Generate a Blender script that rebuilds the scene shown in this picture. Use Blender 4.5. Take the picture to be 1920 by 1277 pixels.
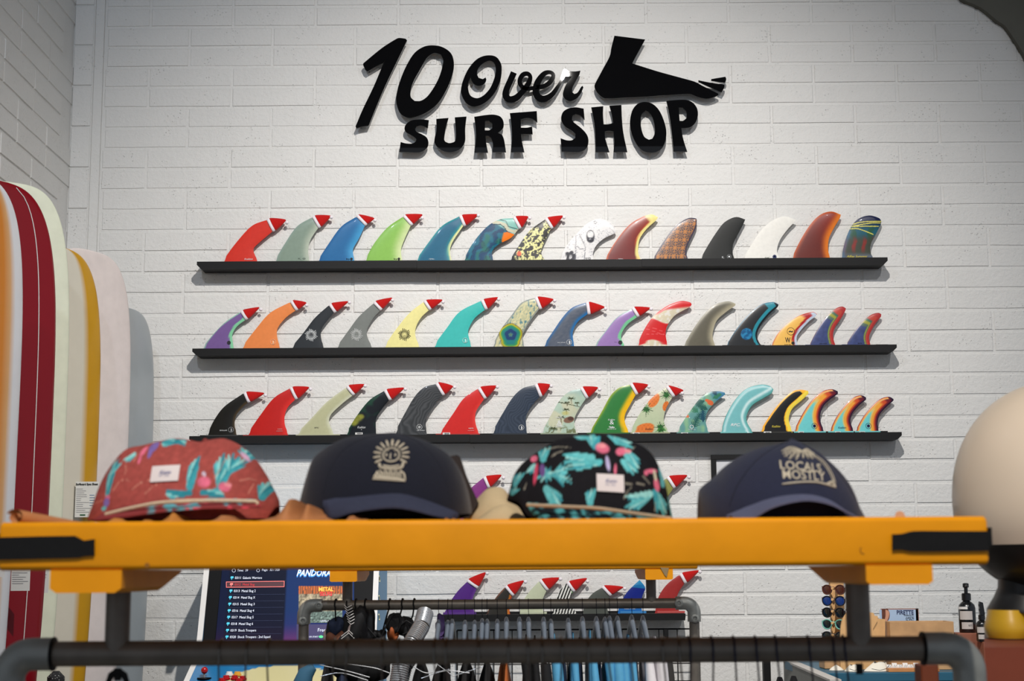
import bpy, math, random
import numpy as np
from mathutils import Vector, Matrix, noise
random.seed(7); np.random.seed(7)
SC = bpy.context.scene
for o in list(bpy.data.objects): bpy.data.objects.remove(o)
COL = SC.collection
PI = math.pi

# ------------------------------------------------------------------ camera
F = 2850.0; PITCH = math.atan(433.5/F); ROLL = math.radians(-0.36); EYE = 1.4
W = 7.2                                   # distance of the back wall
cam = bpy.data.cameras.new('camera'); camo = bpy.data.objects.new('camera', cam); COL.objects.link(camo)
CM = Matrix.Rotation(PI/2+PITCH, 3, 'X') @ Matrix.Rotation(ROLL, 3, 'Z')
camo.matrix_world = Matrix.Translation((0, 0, EYE)) @ CM.to_4x4()
cam.sensor_width = 36; cam.lens = 36*F/1920; cam.clip_start = .05; cam.clip_end = 60
cam.dof.use_dof = True; cam.dof.focus_distance = 7.0; cam.dof.aperture_fstop = 10
SC.camera = camo
def P(px, py, Y):
    d = CM @ Vector(((px-960)/F, -(py-638.5)/F, -1)); t = Y/d.y
    return Vector((d.x*t, Y, EYE+d.z*t))
def S(px, Y): return px*Y/F               # pixels to metres at a depth

# ------------------------------------------------------------------ world and lights
wd = bpy.data.worlds.new('world'); SC.world = wd; wd.use_nodes = True
bgn = wd.node_tree.nodes['Background']; bgn.inputs[0].default_value = (.80, .88, 1, 1); bgn.inputs[1].default_value = .35
def aim(o, tgt): o.rotation_euler = (Vector(tgt)-o.location).to_track_quat('-Z', 'Y').to_euler()
def spot(name, loc, tgt, power, size, blend, col, r):
    l = bpy.data.lights.new(name, 'SPOT'); l.energy = power; l.spot_size = math.radians(size); l.spot_blend = blend
    l.color = col; l.shadow_soft_size = r
    o = bpy.data.objects.new(name, l); COL.objects.link(o); o.location = loc; aim(o, tgt); return o
def area(name, loc, tgt, power, sx, sy, col):
    l = bpy.data.lights.new(name, 'AREA'); l.energy = power; l.shape = 'RECTANGLE'; l.size = sx; l.size_y = sy; l.color = col
    o = bpy.data.objects.new(name, l); COL.objects.link(o); o.location = loc; aim(o, tgt); return o
spot('key_fill_spot', (.42, 2.7, 5.3), (.05, 7.2, 1.12), 1080, 76, 1.0, (1, .955, .91), .04)
spot('key_fill_spot', (.35, -.5, 4.3), (.05, 1.9, 1.42), 470, 52, .8, (1, .93, .84), .06)  # added front fill, unseen source, brightens the yellow beam and caps
spot('key_fill_spot', (-1.75, 2.0, 5.2), (-1.9, 7.2, 2.9), 150, 100, 1.0, (.74, .84, 1), .08)  # added cool fill for the upper left wall, no such lamp known
spot('key_fill_spot', (2.3, 2.2, 5.2), (1.2, 6.4, 1.0), 190, 100, 1.0, (.97, .97, 1), .08)  # added fill for the right side, unseen source
SC.view_settings.view_transform = 'Standard'; SC.view_settings.look = 'None'
SC.view_settings.exposure = 0; SC.view_settings.gamma = 1; SC.view_settings.use_curve_mapping = False

# ------------------------------------------------------------------ materials
def lin(c):
    c = np.asarray(c, dtype=float)
    return np.where(c <= .04045, c/12.92, ((c+.055)/1.055)**2.4)
def C(r, g, b): return (r/255, g/255, b/255)
MATS = {}
def mat(name, col=None, rough=.5, metal=0, bump=0, bscale=60, var=.06, vscale=12, coat=0, attr=False, emit=0, trans=0, spec=.5, sheen=0, detail=4):
    if name in MATS: return MATS[name]
    m = bpy.data.materials.new(name); m.use_nodes = True; nt = m.node_tree; N = nt.nodes; L = nt.links
    b = N['Principled BSDF']; b.inputs['Roughness'].default_value = rough; b.inputs['Metallic'].default_value = metal
    b.inputs['Coat Weight'].default_value = coat; b.inputs['Specular IOR Level'].default_value = spec
    b.inputs['Sheen Weight'].default_value = sheen
    if trans: b.inputs['Transmission Weight'].default_value = trans
    tc = N.new('ShaderNodeTexCoord')
    if attr:
        a = N.new('ShaderNodeAttribute'); a.attribute_name = 'Col'; src = a.outputs['Color']
    else:
        a = N.new('ShaderNodeRGB'); a.outputs[0].default_value = (*lin(col), 1); src = a.outputs[0]
    if var:
        nz = N.new('ShaderNodeTexNoise'); nz.inputs['Scale'].default_value = vscale; nz.inputs['Detail'].default_value = detail
        L.new(tc.outputs['Object'], nz.inputs['Vector'])
        mr = N.new('ShaderNodeMapRange'); mr.inputs['From Min'].default_value = .25; mr.inputs['From Max'].default_value = .75
        mr.inputs['To Min'].default_value = 1-var; mr.inputs['To Max'].default_value = 1+var
        L.new(nz.outputs['Fac'], mr.inputs['Value'])
        mx = N.new('ShaderNodeVectorMath'); mx.operation = 'SCALE'
        L.new(src, mx.inputs[0]); L.new(mr.outputs[0], mx.inputs['Scale']); src = mx.outputs[0]
    L.new(src, b.inputs['Base Color'])
    if emit:
        L.new(src, b.inputs['Emission Color']); b.inputs['Emission Strength'].default_value = emit
    if bump:
        n2 = N.new('ShaderNodeTexNoise'); n2.inputs['Scale'].default_value = bscale; n2.inputs['Detail'].default_value = 5
        L.new(tc.outputs['Object'], n2.inputs['Vector'])
        bp = N.new('ShaderNodeBump'); bp.inputs['Strength'].default_value = bump; bp.inputs['Distance'].default_value = .002
        L.new(n2.outputs['Fac'], bp.inputs['Height']); L.new(bp.outputs[0], b.inputs['Normal'])
    MATS[name] = m; return m

def brick_mat():
    m = mat('painted_block', C(222, 221, 217), rough=.55, var=.03, vscale=3)
    nt = m.node_tree; N = nt.nodes; L = nt.links; b = N['Principled BSDF']
    g = N.new('ShaderNodeNewGeometry')
    n1 = N.new('ShaderNodeTexNoise'); n1.inputs['Scale'].default_value = 62; n1.inputs['Detail'].default_value = 6; n1.inputs['Roughness'].default_value = .6
    v = N.new('ShaderNodeTexVoronoi'); v.inputs['Scale'].default_value = 70
    n3 = N.new('ShaderNodeTexNoise'); n3.inputs['Scale'].default_value = 9; n3.inputs['Detail'].default_value = 3
    for k in (n1, v, n3): L.new(g.outputs['Position'], k.inputs['Vector'])
    cr = N.new('ShaderNodeMapRange'); cr.inputs['From Min'].default_value = 0; cr.inputs['From Max'].default_value = .22
    L.new(v.outputs['Distance'], cr.inputs['Value'])
    # pits only in patches
    pm = N.new('ShaderNodeMapRange'); pm.inputs['From Min'].default_value = .5; pm.inputs['From Max'].default_value = .62
    L.new(n3.outputs['Fac'], pm.inputs['Value'])
    mx = N.new('ShaderNodeMix'); mx.data_type = 'FLOAT'; mx.inputs[2].default_value = 1
    L.new(pm.outputs[0], mx.inputs[0]); L.new(cr.outputs[0], mx.inputs[3])
    ad = N.new('ShaderNodeMath'); ad.operation = 'MULTIPLY_ADD'; ad.inputs[1].default_value = .9
    L.new(n1.outputs['Fac'], ad.inputs[0]); L.new(mx.outputs[0], ad.inputs[2])
    bp = N.new('ShaderNodeBump'); bp.inputs['Strength'].default_value = .8; bp.inputs['Distance'].default_value = .0048
    L.new(ad.outputs[0], bp.inputs['Height']); L.new(bp.outputs[0], b.inputs['Normal'])
    return m
BRICK = brick_mat()
CONC = mat('concrete', C(96, 95, 86), rough=.85, bump=.6, bscale=25, var=.16, vscale=4)
BLACK = mat('black_acrylic', C(9, 9, 11), rough=.012, var=0)
SHELF = mat('black_shelf_paint', C(11, 11, 12), rough=.6, spec=.3, bump=.1, var=.05)
FINM = mat('painted_fin', attr=True, rough=.3, coat=.12, spec=.3, var=.05, vscale=60)
FINMATTE = mat('satin_fin', attr=True, rough=.5, spec=.2, var=.05, vscale=60)
PAINT = mat('printed_fabric', attr=True, rough=.85, var=.08, vscale=300, bump=.3, bscale=900, spec=.2)
RED = mat('red_felt', C(186, 18, 16), rough=.9, bump=.5, bscale=400, var=.12, vscale=150, sheen=.3, spec=.2)
FUR = mat('white_felt', C(240, 232, 236), rough=.95, bump=.5, bscale=400, var=.04, sheen=.3, spec=.2)
YEL = mat('yellow_paint', C(240, 156, 6), rough=.5, spec=.3, bump=.3, bscale=30, var=.06, vscale=18)
STRAP = mat('black_rubber', C(13, 13, 15), rough=.65, spec=.25, bump=.3, bscale=50)
PIPE = mat('galvanised_pipe', C(112, 106, 98), rough=.45, metal=.35, bump=.2, bscale=60, var=.18, vscale=30)
FIT = mat('cast_fitting', C(142, 144, 140), rough=.45, metal=.4, bump=.35, bscale=90, var=.15, vscale=30)
WIRE = mat('hanger_wire', C(60, 62, 72), rough=.3, metal=.8, var=.05)
CHROME = mat('chrome', C(225, 228, 232), rough=.22, metal=.75, var=.04)
WHITE = mat('white_plastic', C(232, 230, 226), rough=.35, var=.02)
PAPER = mat('paper', C(222, 222, 218), rough=.8, var=.03)
INK = mat('dark_ink', C(30, 30, 40), rough=.7, var=0)
WINK = mat('white_ink', C(225, 228, 228), rough=.7, var=0)
def ink(name, c, **k): return mat(name, c, rough=.7, var=0, **k)

# ------------------------------------------------------------------ objects
def tag(o, label=None, cat=None, group=None, kind=None):
    if label: o['label'] = label
    if cat: o['category'] = cat
    if group: o['group'] = group
    if kind: o['kind'] = kind
    return o
def empty(name, loc, label, cat, group=None, rz=0):
    o = bpy.data.objects.new(name, None); COL.objects.link(o); o.location = loc; o.rotation_euler = (0, 0, rz)
    o.empty_display_size = .05
    return tag(o, label, cat, group)
def setparent(o, par):
    o.parent = par
    o.matrix_parent_inverse = Matrix.Identity(4)
def pos_of(par):
    m = Matrix.Identity(4); p = par
    while p is not None:
        m = (Matrix.Translation(p.location) @ p.rotation_euler.to_matrix().to_4x4()) @ m; p = p.parent
    return m
class MB:
    def __init__(s): s.v = []; s.f = []; s.c = None
    def add(s, v, f):
        n = len(s.v); s.v += [tuple(p) for p in v]; s.f += [tuple(i+n for i in q) for q in f]; return s
    def box(s, x0, x1, y0, y1, z0, z1, b=0):
        if b <= 0:
            v = [(x, y, z) for x in (x0, x1) for y in (y0, y1) for z in (z0, z1)]
            return s.add(v, [(0,1,3,2),(4,6,7,5),(0,4,5,1),(2,3,7,6),(0,2,6,4),(1,5,7,3)])
        # chamfered box : three nested rings per axis
        v = []; idx = {}
        X = (x0, x1); Y = (y0, y1); Z = (z0, z1)
        for i in (0, 1):
            for j in (0, 1):
                for k in (0, 1):
                    for a in range(3):
                        p = [X[i], Y[j], Z[k]]
                        sg = [1-2*i, 1-2*j, 1-2*k]
                        for q in range(3):
                            if q != a: p[q] += sg[q]*b
                        idx[(i, j, k, a)] = len(v); v.append(tuple(p))
        f = []
        g = lambda i, j, k, a: idx[(i, j, k, a)]
        for i in (0, 1):
            f.append([g(i,0,0,0), g(i,1,0,0), g(i,1,1,0), g(i,0,1,0)][::(-1 if i == 0 else 1)])
            f.append([g(0,i,0,1), g(0,i,1,1), g(1,i,1,1), g(1,i,0,1)][::(-1 if i == 0 else 1)])
            f.append([g(0,0,i,2), g(1,0,i,2), g(1,1,i,2), g(0,1,i,2)][::(-1 if i == 0 else 1)])
        for i in (0, 1):
            for j in (0, 1):
                f.append([g(i,j,0,0), g(i,j,1,0), g(i,j,1,1), g(i,j,0,1)])
                f.append([g(i,0,j,0), g(i,1,j,0), g(i,1,j,2), g(i,0,j,2)])
                f.append([g(0,i,j,1), g(1,i,j,1), g(1,i,j,2), g(0,i,j,2)])
        for i in (0, 1):
            for j in (0, 1):
                for k in (0, 1): f.append([g(i,j,k,0), g(i,j,k,1), g(i,j,k,2)])
        return s.add(v, f)
    def tube(s, pts, r, n=10, cap=True, closed=False):
        pts = [Vector(p) for p in pts]; m = len(pts)
        rs = r if isinstance(r, (list, tuple)) else [r]*m
        v = []; prev = None
        for i, p in enumerate(pts):
            if closed: t = pts[(i+1) % m]-pts[i-1]
            else: t = (pts[min(i+1, m-1)]-pts[max(i-1, 0)])
            t.normalize()
            if prev is None:
                a = Vector((0, 0, 1)) if abs(t.z) < .9 else Vector((0, 1, 0))
                u = t.cross(a).normalized()
            else:
                u = (prev - t*prev.dot(t)).normalized()
            w = t.cross(u); prev = u
            for k in range(n):
                a = 2*PI*k/n; v.append(p+(u*math.cos(a)+w*math.sin(a))*rs[i])
        f = []
        for i in range(m if closed else m-1):
            for k in range(n):
                a = i*n+k; b = i*n+(k+1) % n; c = ((i+1) % m)*n+(k+1) % n; d = ((i+1) % m)*n+k
                f.append((a, b, c, d))
        if cap and not closed:
            f.append(tuple(range(n))[::-1]); f.append(tuple(range((m-1)*n, m*n)))
        return s.add(v, f)
    def lathe(s, prof, c=(0, 0, 0), n=32, axis='z', sx=1, sy=1):
        v = []
        for r, h in prof:
            for k in range(n):
                a = 2*PI*k/n; x, y = r*math.cos(a)*sx, r*math.sin(a)*sy
                if axis == 'z': v.append((c[0]+x, c[1]+y, c[2]+h))
                elif axis == 'y': v.append((c[0]+x, c[1]+h, c[2]+y))
                else: v.append((c[0]+h, c[1]+x, c[2]+y))
        m = len(prof); f = []
        for i in range(m-1):
            for k in range(n):
                f.append((i*n+k, i*n+(k+1) % n, (i+1)*n+(k+1) % n, (i+1)*n+k))
        f.append(tuple(range(n))[::-1]); f.append(tuple(range((m-1)*n, m*n)))
        return s.add(v, f)
    def ball(s, c, r, n=10, m=7, sx=1, sy=1, sz=1):
        prof = [(r*math.sin(PI*(i+.02)/(m+.04)), -r*math.cos(PI*(i+.02)/(m+.04))*sz) for i in range(m+1)]
        return s.lathe(prof, c, n, 'z', sx, sy)
    def poly(s, pts, y0, y1):
        """prism: outline (x,z) extruded in y"""
        n = len(pts); v = [(x, y0, z) for x, z in pts]+[(x, y1, z) for x, z in pts]
        return s.add(v, [tuple(range(n)), tuple(range(n, 2*n))[::-1]]+[(i, i+n, (i+1) % n+n, (i+1) % n) for i in range(n)])
    def grid(s, fn, nu, nv, closeu=False):
        v = [fn(i/nu, j/nv) for j in range(nv+1) for i in range(nu+1)]
        f = [(j*(nu+1)+i, j*(nu+1)+i+1, (j+1)*(nu+1)+i+1, (j+1)*(nu+1)+i) for j in range(nv) for i in range(nu)]
        return s.add(v, f)
    def build(s, name, m, parent=None, smooth=False, ang=40, local=False, cols=None):
        me = bpy.data.meshes.new(name)
        V = s.v
        if parent is not None and not local:
            inv = pos_of(parent).inverted(); V = [tuple(inv @ Vector(p)) for p in V]
        me.from_pydata(V, [], s.f); me.validate(); me.update()
        import bmesh
        bm = bmesh.new(); bm.from_mesh(me); bmesh.ops.recalc_face_normals(bm, faces=bm.faces); bm.to_mesh(me); bm.free()
        if smooth:
            me.polygons.foreach_set('use_smooth', [True]*len(me.polygons))
            me.set_sharp_from_angle(angle=math.radians(ang))
        if cols is not None:
            ca = me.color_attributes.new('Col', 'FLOAT_COLOR', 'POINT')
            cc = np.ones((len(me.vertices), 4)); cc[:, :3] = lin(np.clip(cols, 0, 1)); ca.data.foreach_set('color', cc.ravel())
        me.materials.append(m)
        o = bpy.data.objects.new(name, me); COL.objects.link(o)
        if parent is not None: setparent(o, parent)
        return o

QUEUE = []    # curve outlines and texts turned into meshes at the end in one go
def text(name, body, px, py, hpx, Y, m, parent, shear=0, bold=0, post=None, wpx=None, rot=0, depth=.0004, align='CENTER', label=None):
    cu = bpy.data.curves.new(name, 'FONT'); cu.body = body; cu.align_x = align; cu.align_y = 'CENTER'
    cu.size = S(hpx, Y)/.72; cu.shear = shear; cu.offset = bold*cu.size; cu.resolution_u = 2
    cu.extrude = 0 if post else depth
    QUEUE.append(dict(cu=cu, name=name, m=m, parent=parent, org=P(px, py, Y), post=post, wpx=None if wpx is None else S(wpx, Y), rot=rot, label=label))
def flush():
    tmp = []
    for q in QUEUE:
        o = bpy.data.objects.new('tmp', q['cu']); COL.objects.link(o); tmp.append(o)
    bpy.context.view_layer.update(); dg = bpy.context.evaluated_depsgraph_get()
    for q, o in zip(QUEUE, tmp):
        me = bpy.data.meshes.new_from_object(o.evaluated_get(dg)); q['me'] = me
    for q, o in zip(QUEUE, tmp):
        me = q['me']; me.name = q['name']; n = len(me.vertices)
        co = np.empty(n*3); me.vertices.foreach_get('co', co); co = co.reshape(-1, 3)
        if q.get('raw') is None:
            if q['wpx'] and n: co[:, 0] *= q['wpx']/max(1e-6, np.ptp(co[:, 0]))
            ca, sa = math.cos(q['rot']), math.sin(q['rot'])
            x, y = co[:, 0]*ca-co[:, 1]*sa, co[:, 0]*sa+co[:, 1]*ca
            g = q['org']; w3 = np.stack([g.x+x, g.y-co[:, 2], g.z+y], 1)
        else: w3 = np.stack([co[:, 0], q['raw']-co[:, 2], co[:, 1]], 1)
        if q['post']: w3 = q['post'](w3)
        if q['parent'] is not None:
            inv = np.array(pos_of(q['parent']).inverted()); w3 = w3 @ inv[:3, :3].T + inv[:3, 3]
        me.vertices.foreach_set('co', w3.ravel()); me.update()
        me.materials.clear(); me.materials.append(q['m'])
        if q.get('obj') is None:
            ob = bpy.data.objects.new(q['name'], me); COL.objects.link(ob)
            if q['parent'] is not None: setparent(ob, q['parent'])
        else:
            ob = q['obj']
        if q['label']: tag(ob, *q['label']) if isinstance(q['label'], tuple) else tag(ob, q['label'])
    for o in tmp: bpy.data.objects.remove(o)

# ------------------------------------------------------------------ curves from traced points
def smooth(pts, closed=True, corner=42, sub=5):
    pts = [np.array(p, float) for p in pts]; n = len(pts); out = []
    def ang(i):
        a = pts[i]-pts[i-1]; b = pts[(i+1) % n]-pts[i]
        c = np.dot(a, b)/(np.linalg.norm(a)*np.linalg.norm(b)+1e-9); return math.degrees(math.acos(max(-1, min(1, c))))
    cor = [(not closed and i in (0, n-1)) or ang(i) > corner for i in range(n)]
    for i in range(n if closed else n-1):
        p1, p2 = pts[i], pts[(i+1) % n]; p0 = pts[i-1]; p3 = pts[(i+2) % n]
        t1 = (p2-p1) if cor[i] else (p2-p0)/2
        t2 = (p2-p1) if cor[(i+1) % n] else (p3-p1)/2
        L = np.linalg.norm(p2-p1)
        for t in (t1, t2):
            l = np.linalg.norm(t)
            if l > 1.1*L: t *= 1.1*L/l
        for k in range(sub):
            s = k/sub; h = ((2*s**3-3*s*s+1)*p1+(s**3-2*s*s+s)*t1+(-2*s**3+3*s*s)*p2+(s**3-s*s)*t2); out.append(h)
    if not closed: out.append(pts[-1])
    return out
def win(pts, ox, oy, s): return [(ox+x/s, oy+y/s) for x, y in pts]
def resample(pts, n):
    p = np.array(pts); d = np.r_[0, np.cumsum(np.linalg.norm(np.diff(p, axis=0), axis=1))]
    t = np.linspace(0, d[-1], n+1); return np.stack([np.interp(t, d, p[:, 0]), np.interp(t, d, p[:, 1])], 1)
def ribbon(pts):
    """stroke with varying width -> closed outline"""
    P3 = np.array(smooth(pts, closed=False, corner=200, sub=4)); p = P3[:, :2]; w = P3[:, 2]/2
    t = np.gradient(p, axis=0); t /= np.linalg.norm(t, axis=1)[:, None]+1e-9; nrm = np.stack([-t[:, 1], t[:, 0]], 1)
    a = p+nrm*w[:, None]; b = p-nrm*w[:, None]
    return list(map(tuple, a))+list(map(tuple, b[::-1]))

# ================================================================== SETTING
def slab(name, x0, x1, y0, y1, z0, z1, m):
    b = MB().box(x0, x1, y0, y1, z0, z1).build(name, m); b['kind'] = 'structure'; return b
TOP = 5.9
slab('floor', -2.6, 6, -5, 7.8, -.12, 0, mat('polished_concrete', C(128, 124, 118), rough=.35, var=.12, vscale=2, bump=.1))
slab('ceiling', -2.6, 6, -1.5, 7.8, TOP, TOP+.15, CONC)
XL = -2.142; CH = .103; Z0 = 1.190; BL = .4088
wall_back = slab('wall_back', -2.5, 6, W+.0036, W+.3, 0, TOP, BRICK)
wall_left = slab('wall_left', XL-.3, XL-.005, 1.0, W+.005, 0, TOP, BRICK)
def brick_mesh(L, dy, seed):
    rnd = random.Random(seed); g = .0045; b = .0042; h = CH
    j = lambda a: rnd.uniform(-a, a)
    gx = .0022; bx = .0062
    out = [(gx, 0), (L*.33, 0), (L*.67, 0), (L-gx, 0), (L-gx, 0), (L*.67, 0), (L*.33, 0), (gx, 0)]
    zz = [g, g, g, g, h-g, h-g, h-g, h-g]
    o = [(x, .008, z) for (x, _), z in zip(out, zz)]
    r = []
    for i, ((x, _), z) in enumerate(zip(out, zz)):
        xx = x+(bx if i in (0, 7) else -bx if i in (3, 4) else 0)+j(.0008)
        z2 = z+(b*.7 if i < 4 else -b*1.5)+j(.0013)
        r.append((xx, dy+j(.0005), z2))
    v = o+r; f = [(i, (i+1) % 8, 8+(i+1) % 8, 8+i) for i in range(8)]
    f += [(8, 9, 14, 15), (9, 10, 13, 14), (10, 11, 12, 13)]
    me = bpy.data.meshes.new('brick'); me.from_pydata(v, [], f); me.update(); me.materials.append(BRICK)
    for p in me.polygons: p.use_smooth = False
    return me
VAR = {}
def brick(parent, x, z, L, rot=0, y=None):
    key = (round(L, 3), random.randrange(6))
    if key not in VAR: VAR[key] = brick_mesh(L, random.uniform(-.0012, .0012), key[1]*7+3)
    o = bpy.data.objects.new('brick', VAR[key]); COL.objects.link(o); o.parent = parent
    if rot: o.location = (XL, y, z); o.rotation_euler = (0, 0, rot)
    else: o.location = (x, W, z)
    return o
XR = 2.62
rest = MB(); cnt = 0
rows = [(k, Z0+CH*k) for k in range(-11, 33)]
spec = []
for k, z in rows:
    off = 1.4912 if (k//2) % 2 == 0 else 1.6877
    x = off-BL*12
    while x < XR+.6:
        a, b_ = max(x, -2.0), min(x+BL, XR+.6)
        if b_-a > .03: spec.append((k, z, a, b_-a))
        x += BL
vis = [q for q in spec if q[2] < XR-.08 and q[0] >= 0 and q[0] <= 29]
vis.sort(key=lambda q: (q[0] in (7, 8, 11, 12) and False, -q[3], abs(q[1]-2.9)))
pick = set(id(q) for q in vis[:300])
for q in spec:
    if id(q) in pick: brick(wall_back, q[2], q[1], round(q[3], 3) if q[3] < BL-.001 else BL)
    else:
        me = brick_mesh(q[3], 0, int(q[1]*977+q[2]*31)); rest.add([(v.co.x+q[2], v.co.y+W, v.co.z+q[1]) for v in me.vertices], [tuple(p.vertices) for p in me.polygons]); bpy.data.meshes.remove(me)
r_ = rest.build('brick_field', BRICK, wall_back); r_['kind'] = 'stuff'
# left wall, receding (nearest metre is out of frame and joined)
rest = MB()
for k, z in rows:
    y = 7.2-.10*((k//2) % 2)*2
    while y > 4.2:
        y0 = max(y-BL, 4.2); L_ = y-y0
        if L_ > .05:
            if y > 6.0 and k >= 10 and k < 30: brick(wall_left, 0, z, BL if abs(L_-BL) < .002 else round(L_, 3), rot=PI/2, y=y0)
            else:
                me = brick_mesh(L_, 0, int(z*977+y*31)); rest.add([(XL-v.co.y, y0+v.co.x, v.co.z+z) for v in me.vertices], [tuple(p.vertices) for p in me.polygons]); bpy.data.meshes.remove(me)
        y -= BL
r_ = rest.build('brick_field', BRICK, wall_left); r_['kind'] = 'stuff'
# pilaster in the corner, coursed two blocks high
pil = slab('trim_1', XL-.01, -2.045, W-.030, W+.02, 0, TOP, BRICK)
for k, z in rows[::2]:
    MB().box(XL, -2.05, W-.036, W-.028, z+.003, z+2*CH-.003, .0025).build('brick', BRICK, pil)
slab('trim_2', -2.05, -2.004, W-.014, W+.02, 0, TOP, BRICK)
# concrete arch cutting the top right corner
pts = win([(905, -60), (960, 10), (1070, 60), (1170, 140), (1215, 170), (1265, 240), (1310, 310), (1350, 385), (1400, 500)], 1500, 0, 3.193)
v = [(P(x, y, W).x, P(x, y, W).z) for x, y in smooth(pts, closed=False, sub=3)]
v += [(v[-1][0]+2.2, v[-1][1]-.4), (v[-1][0]+2.2, TOP), (v[0][0]-.25, TOP)]
a = MB().poly(v, W-.035, W+.04).build('trim_3', CONC); a['kind'] = 'structure'

# ================================================================== SIGN
YS = W-.043
def plate(name, loops, label, parent=None, cat='sign letter', group='black sign lettering on the wall'):
    cu = bpy.data.curves.new(name, 'CURVE'); cu.dimensions = '2D'; cu.fill_mode = 'BOTH'; cu.extrude = .006; cu.bevel_depth = .0008; cu.bevel_resolution = 0
    for lp in loops:
        sp = cu.splines.new('POLY'); sp.points.add(len(lp)-1); sp.use_cyclic_u = True
        for i, (x, y) in enumerate(lp):
            p = P(x, y, YS); sp.points[i].co = (p.x, p.z, 0, 1)
    xs = [P(x, y, YS) for x, y in loops[0]]; cx = sum(p.x for p in xs)/len(xs); cz = min(p.z for p in xs)
    if parent is None:
        e = empty(name, (cx, YS, cz), label, cat, group)
        QUEUE.append(dict(cu=cu, name='face', m=BLACK, parent=e, post=None, raw=YS, label=None, wpx=None, rot=0))
        # standoff pins to the wall
        for s_ in (.3, .7):
            i = int(len(loops[0])*s_); q = Vector((cx, 0, 0)); p = xs[i]
            c0 = centre_in(loops, i); pp = P(*c0, YS)
            MB().tube([(pp.x, YS+.005, pp.z), (pp.x, W+.003, pp.z)], .004, 8).build('standoff_pin', SHELF, e)
        return e
    QUEUE.append(dict(cu=cu, name=name, m=BLACK, parent=parent, post=None, raw=YS, label=None, wpx=None, rot=0))
def centre_in(loops, i):
    lp = loops[0]; n = len(lp); p = np.array(lp[i]); t = np.array(lp[(i+1) % n])-np.array(lp[i-1]); t = t/(np.linalg.norm(t)+1e-9)
    area_ = sum(lp[k-1][0]*lp[k][1]-lp[k][0]*lp[k-1][1] for k in range(n))
    nr = np.array([-t[1], t[0]])*(1 if area_ > 0 else -1)
    return tuple(p+nr*5)
s1 = lambda p: smooth(win(p, 660, 60, 5.32)); s2 = lambda p: smooth(win(p, 850, 80, 7.385)); s3 = lambda p: smooth(win(p, 1100, 60, 6.857))
s4 = lambda p: smooth(win(p, 740, 190, 6.857)); s5 = lambda p: smooth(win(p, 1040, 180, 6.857))
plate('sign_letter', [s1([(470,65),(535,72),(548,88),(330,540),(165,937),(110,945),(45,962),(38,945),(110,775),(220,545),(327,290),(290,315),(155,396),(135,380),(112,330),(118,315),(300,165),(430,82)])], 'black acrylic numeral 1, large and slanting, first mark of the wall sign')
plate('sign_letter', [s1([(800,138),(900,155),(985,215),(1015,310),(1000,430),(940,580),(850,720),(730,810),(620,850),(545,855),(480,810),(447,720),(445,640),(475,510),(540,350),(620,220),(710,155)]),
    s1([(830,213),(890,230),(912,290),(890,400),(840,520),(760,640),(690,690),(625,693),(587,655),(583,600),(610,500),(670,390),(740,270),(790,225)])], 'black acrylic numeral 0, tall slanted oval beside the numeral 1')
plate('sign_letter', [s2([(520,183),(600,210),(655,290),(668,370),(655,500),(610,630),(530,750),(430,840),(320,885),(250,885),(170,830),(115,720),(110,640),(140,520),(210,370),(310,250),(410,195)]),
    s2([(240,475),(205,560),(205,650),(230,730),(290,770),(360,770),(440,720),(520,620),(575,480),(590,380),(575,300),(530,262),(480,258),(400,300),(340,370),(328,440),(350,495),(410,512),(445,490),(455,510),(445,545),(410,585),(350,603),(300,585),(260,540)])], 'black acrylic script capital O with an inner curl, starting the word Over')
def rib2(p): return [(850+x/7.385, 80+y/7.385) for x, y in ribbon(p)]
def multi(name, shapes, label):
    """several overlapping strokes make one joined plate"""
    allp = [q for s_ in shapes for q in s_]
    pp = [P(x, y, YS) for x, y in allp]; cx = sum(p.x for p in pp)/len(pp); cz = min(p.z for p in pp)
    e = empty(name, (cx, YS, cz), label, 'sign letter', 'black sign lettering on the wall')
    mb = MB()
    for i, s_ in enumerate(shapes):
        n = len(s_)//2
        v = []
        for x, y in s_:
            p = P(x, y, YS); v.append((p.x, p.z))
        dy = .0002*i
        front = [(x, YS-.0065+dy, z) for x, z in v]; back = [(x, YS+.0065, z) for x, z in v]
        m = len(v); f = []
        for k in range(n-1):
            f.append((k, k+1, m-2-k, m-1-k)); f.append((m+k, 2*m-1-k, 2*m-2-k, m+k+1))
        for k in range(m): f.append((k, m+k, m+(k+1) % m, (k+1) % m))
        mb.add(front+back, f)
    mb.build('face', BLACK, e)
    MB().tube([(cx, YS+.005, cz+.06), (cx, W+.003, cz+.06)], .004, 8).build('standoff_pin', SHELF, e)
multi('sign_letter', [rib2([(838,418,85),(790,530,85),(735,660,88),(728,745,95),(780,792,90),(870,770,90),(960,680,75),(1040,570,72),(1066,480,55),(1030,432,50),(965,445,60),(922,515,60),(930,590,62),(1000,640,50),(1080,633,42),(1150,610,45)]),
    rib2([(1130,625,50),(1260,605,62),(1345,545,65),(1385,460,55),(1345,412,42),(1260,430,62),(1175,540,85),(1140,660,88),(1170,755,95),(1255,785,92),(1360,730,70),(1435,630,50),(1480,560,42),(1530,440,50),(1548,385,50)])], 'black acrylic joined script letters v and e, in the middle of the word Over')
plate('sign_letter', [s2([(1545,362),(1610,400),(1690,405),(1757,395),(1740,450),(1650,620),(1642,690),(1675,718),(1720,698),(1770,620),(1788,605),(1797,625),(1760,710),(1700,780),(1620,812),(1555,790),(1522,740),(1525,680),(1560,590),(1640,475),(1550,472),(1500,490)])], 'black acrylic script letter r ending the word Over')
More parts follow.
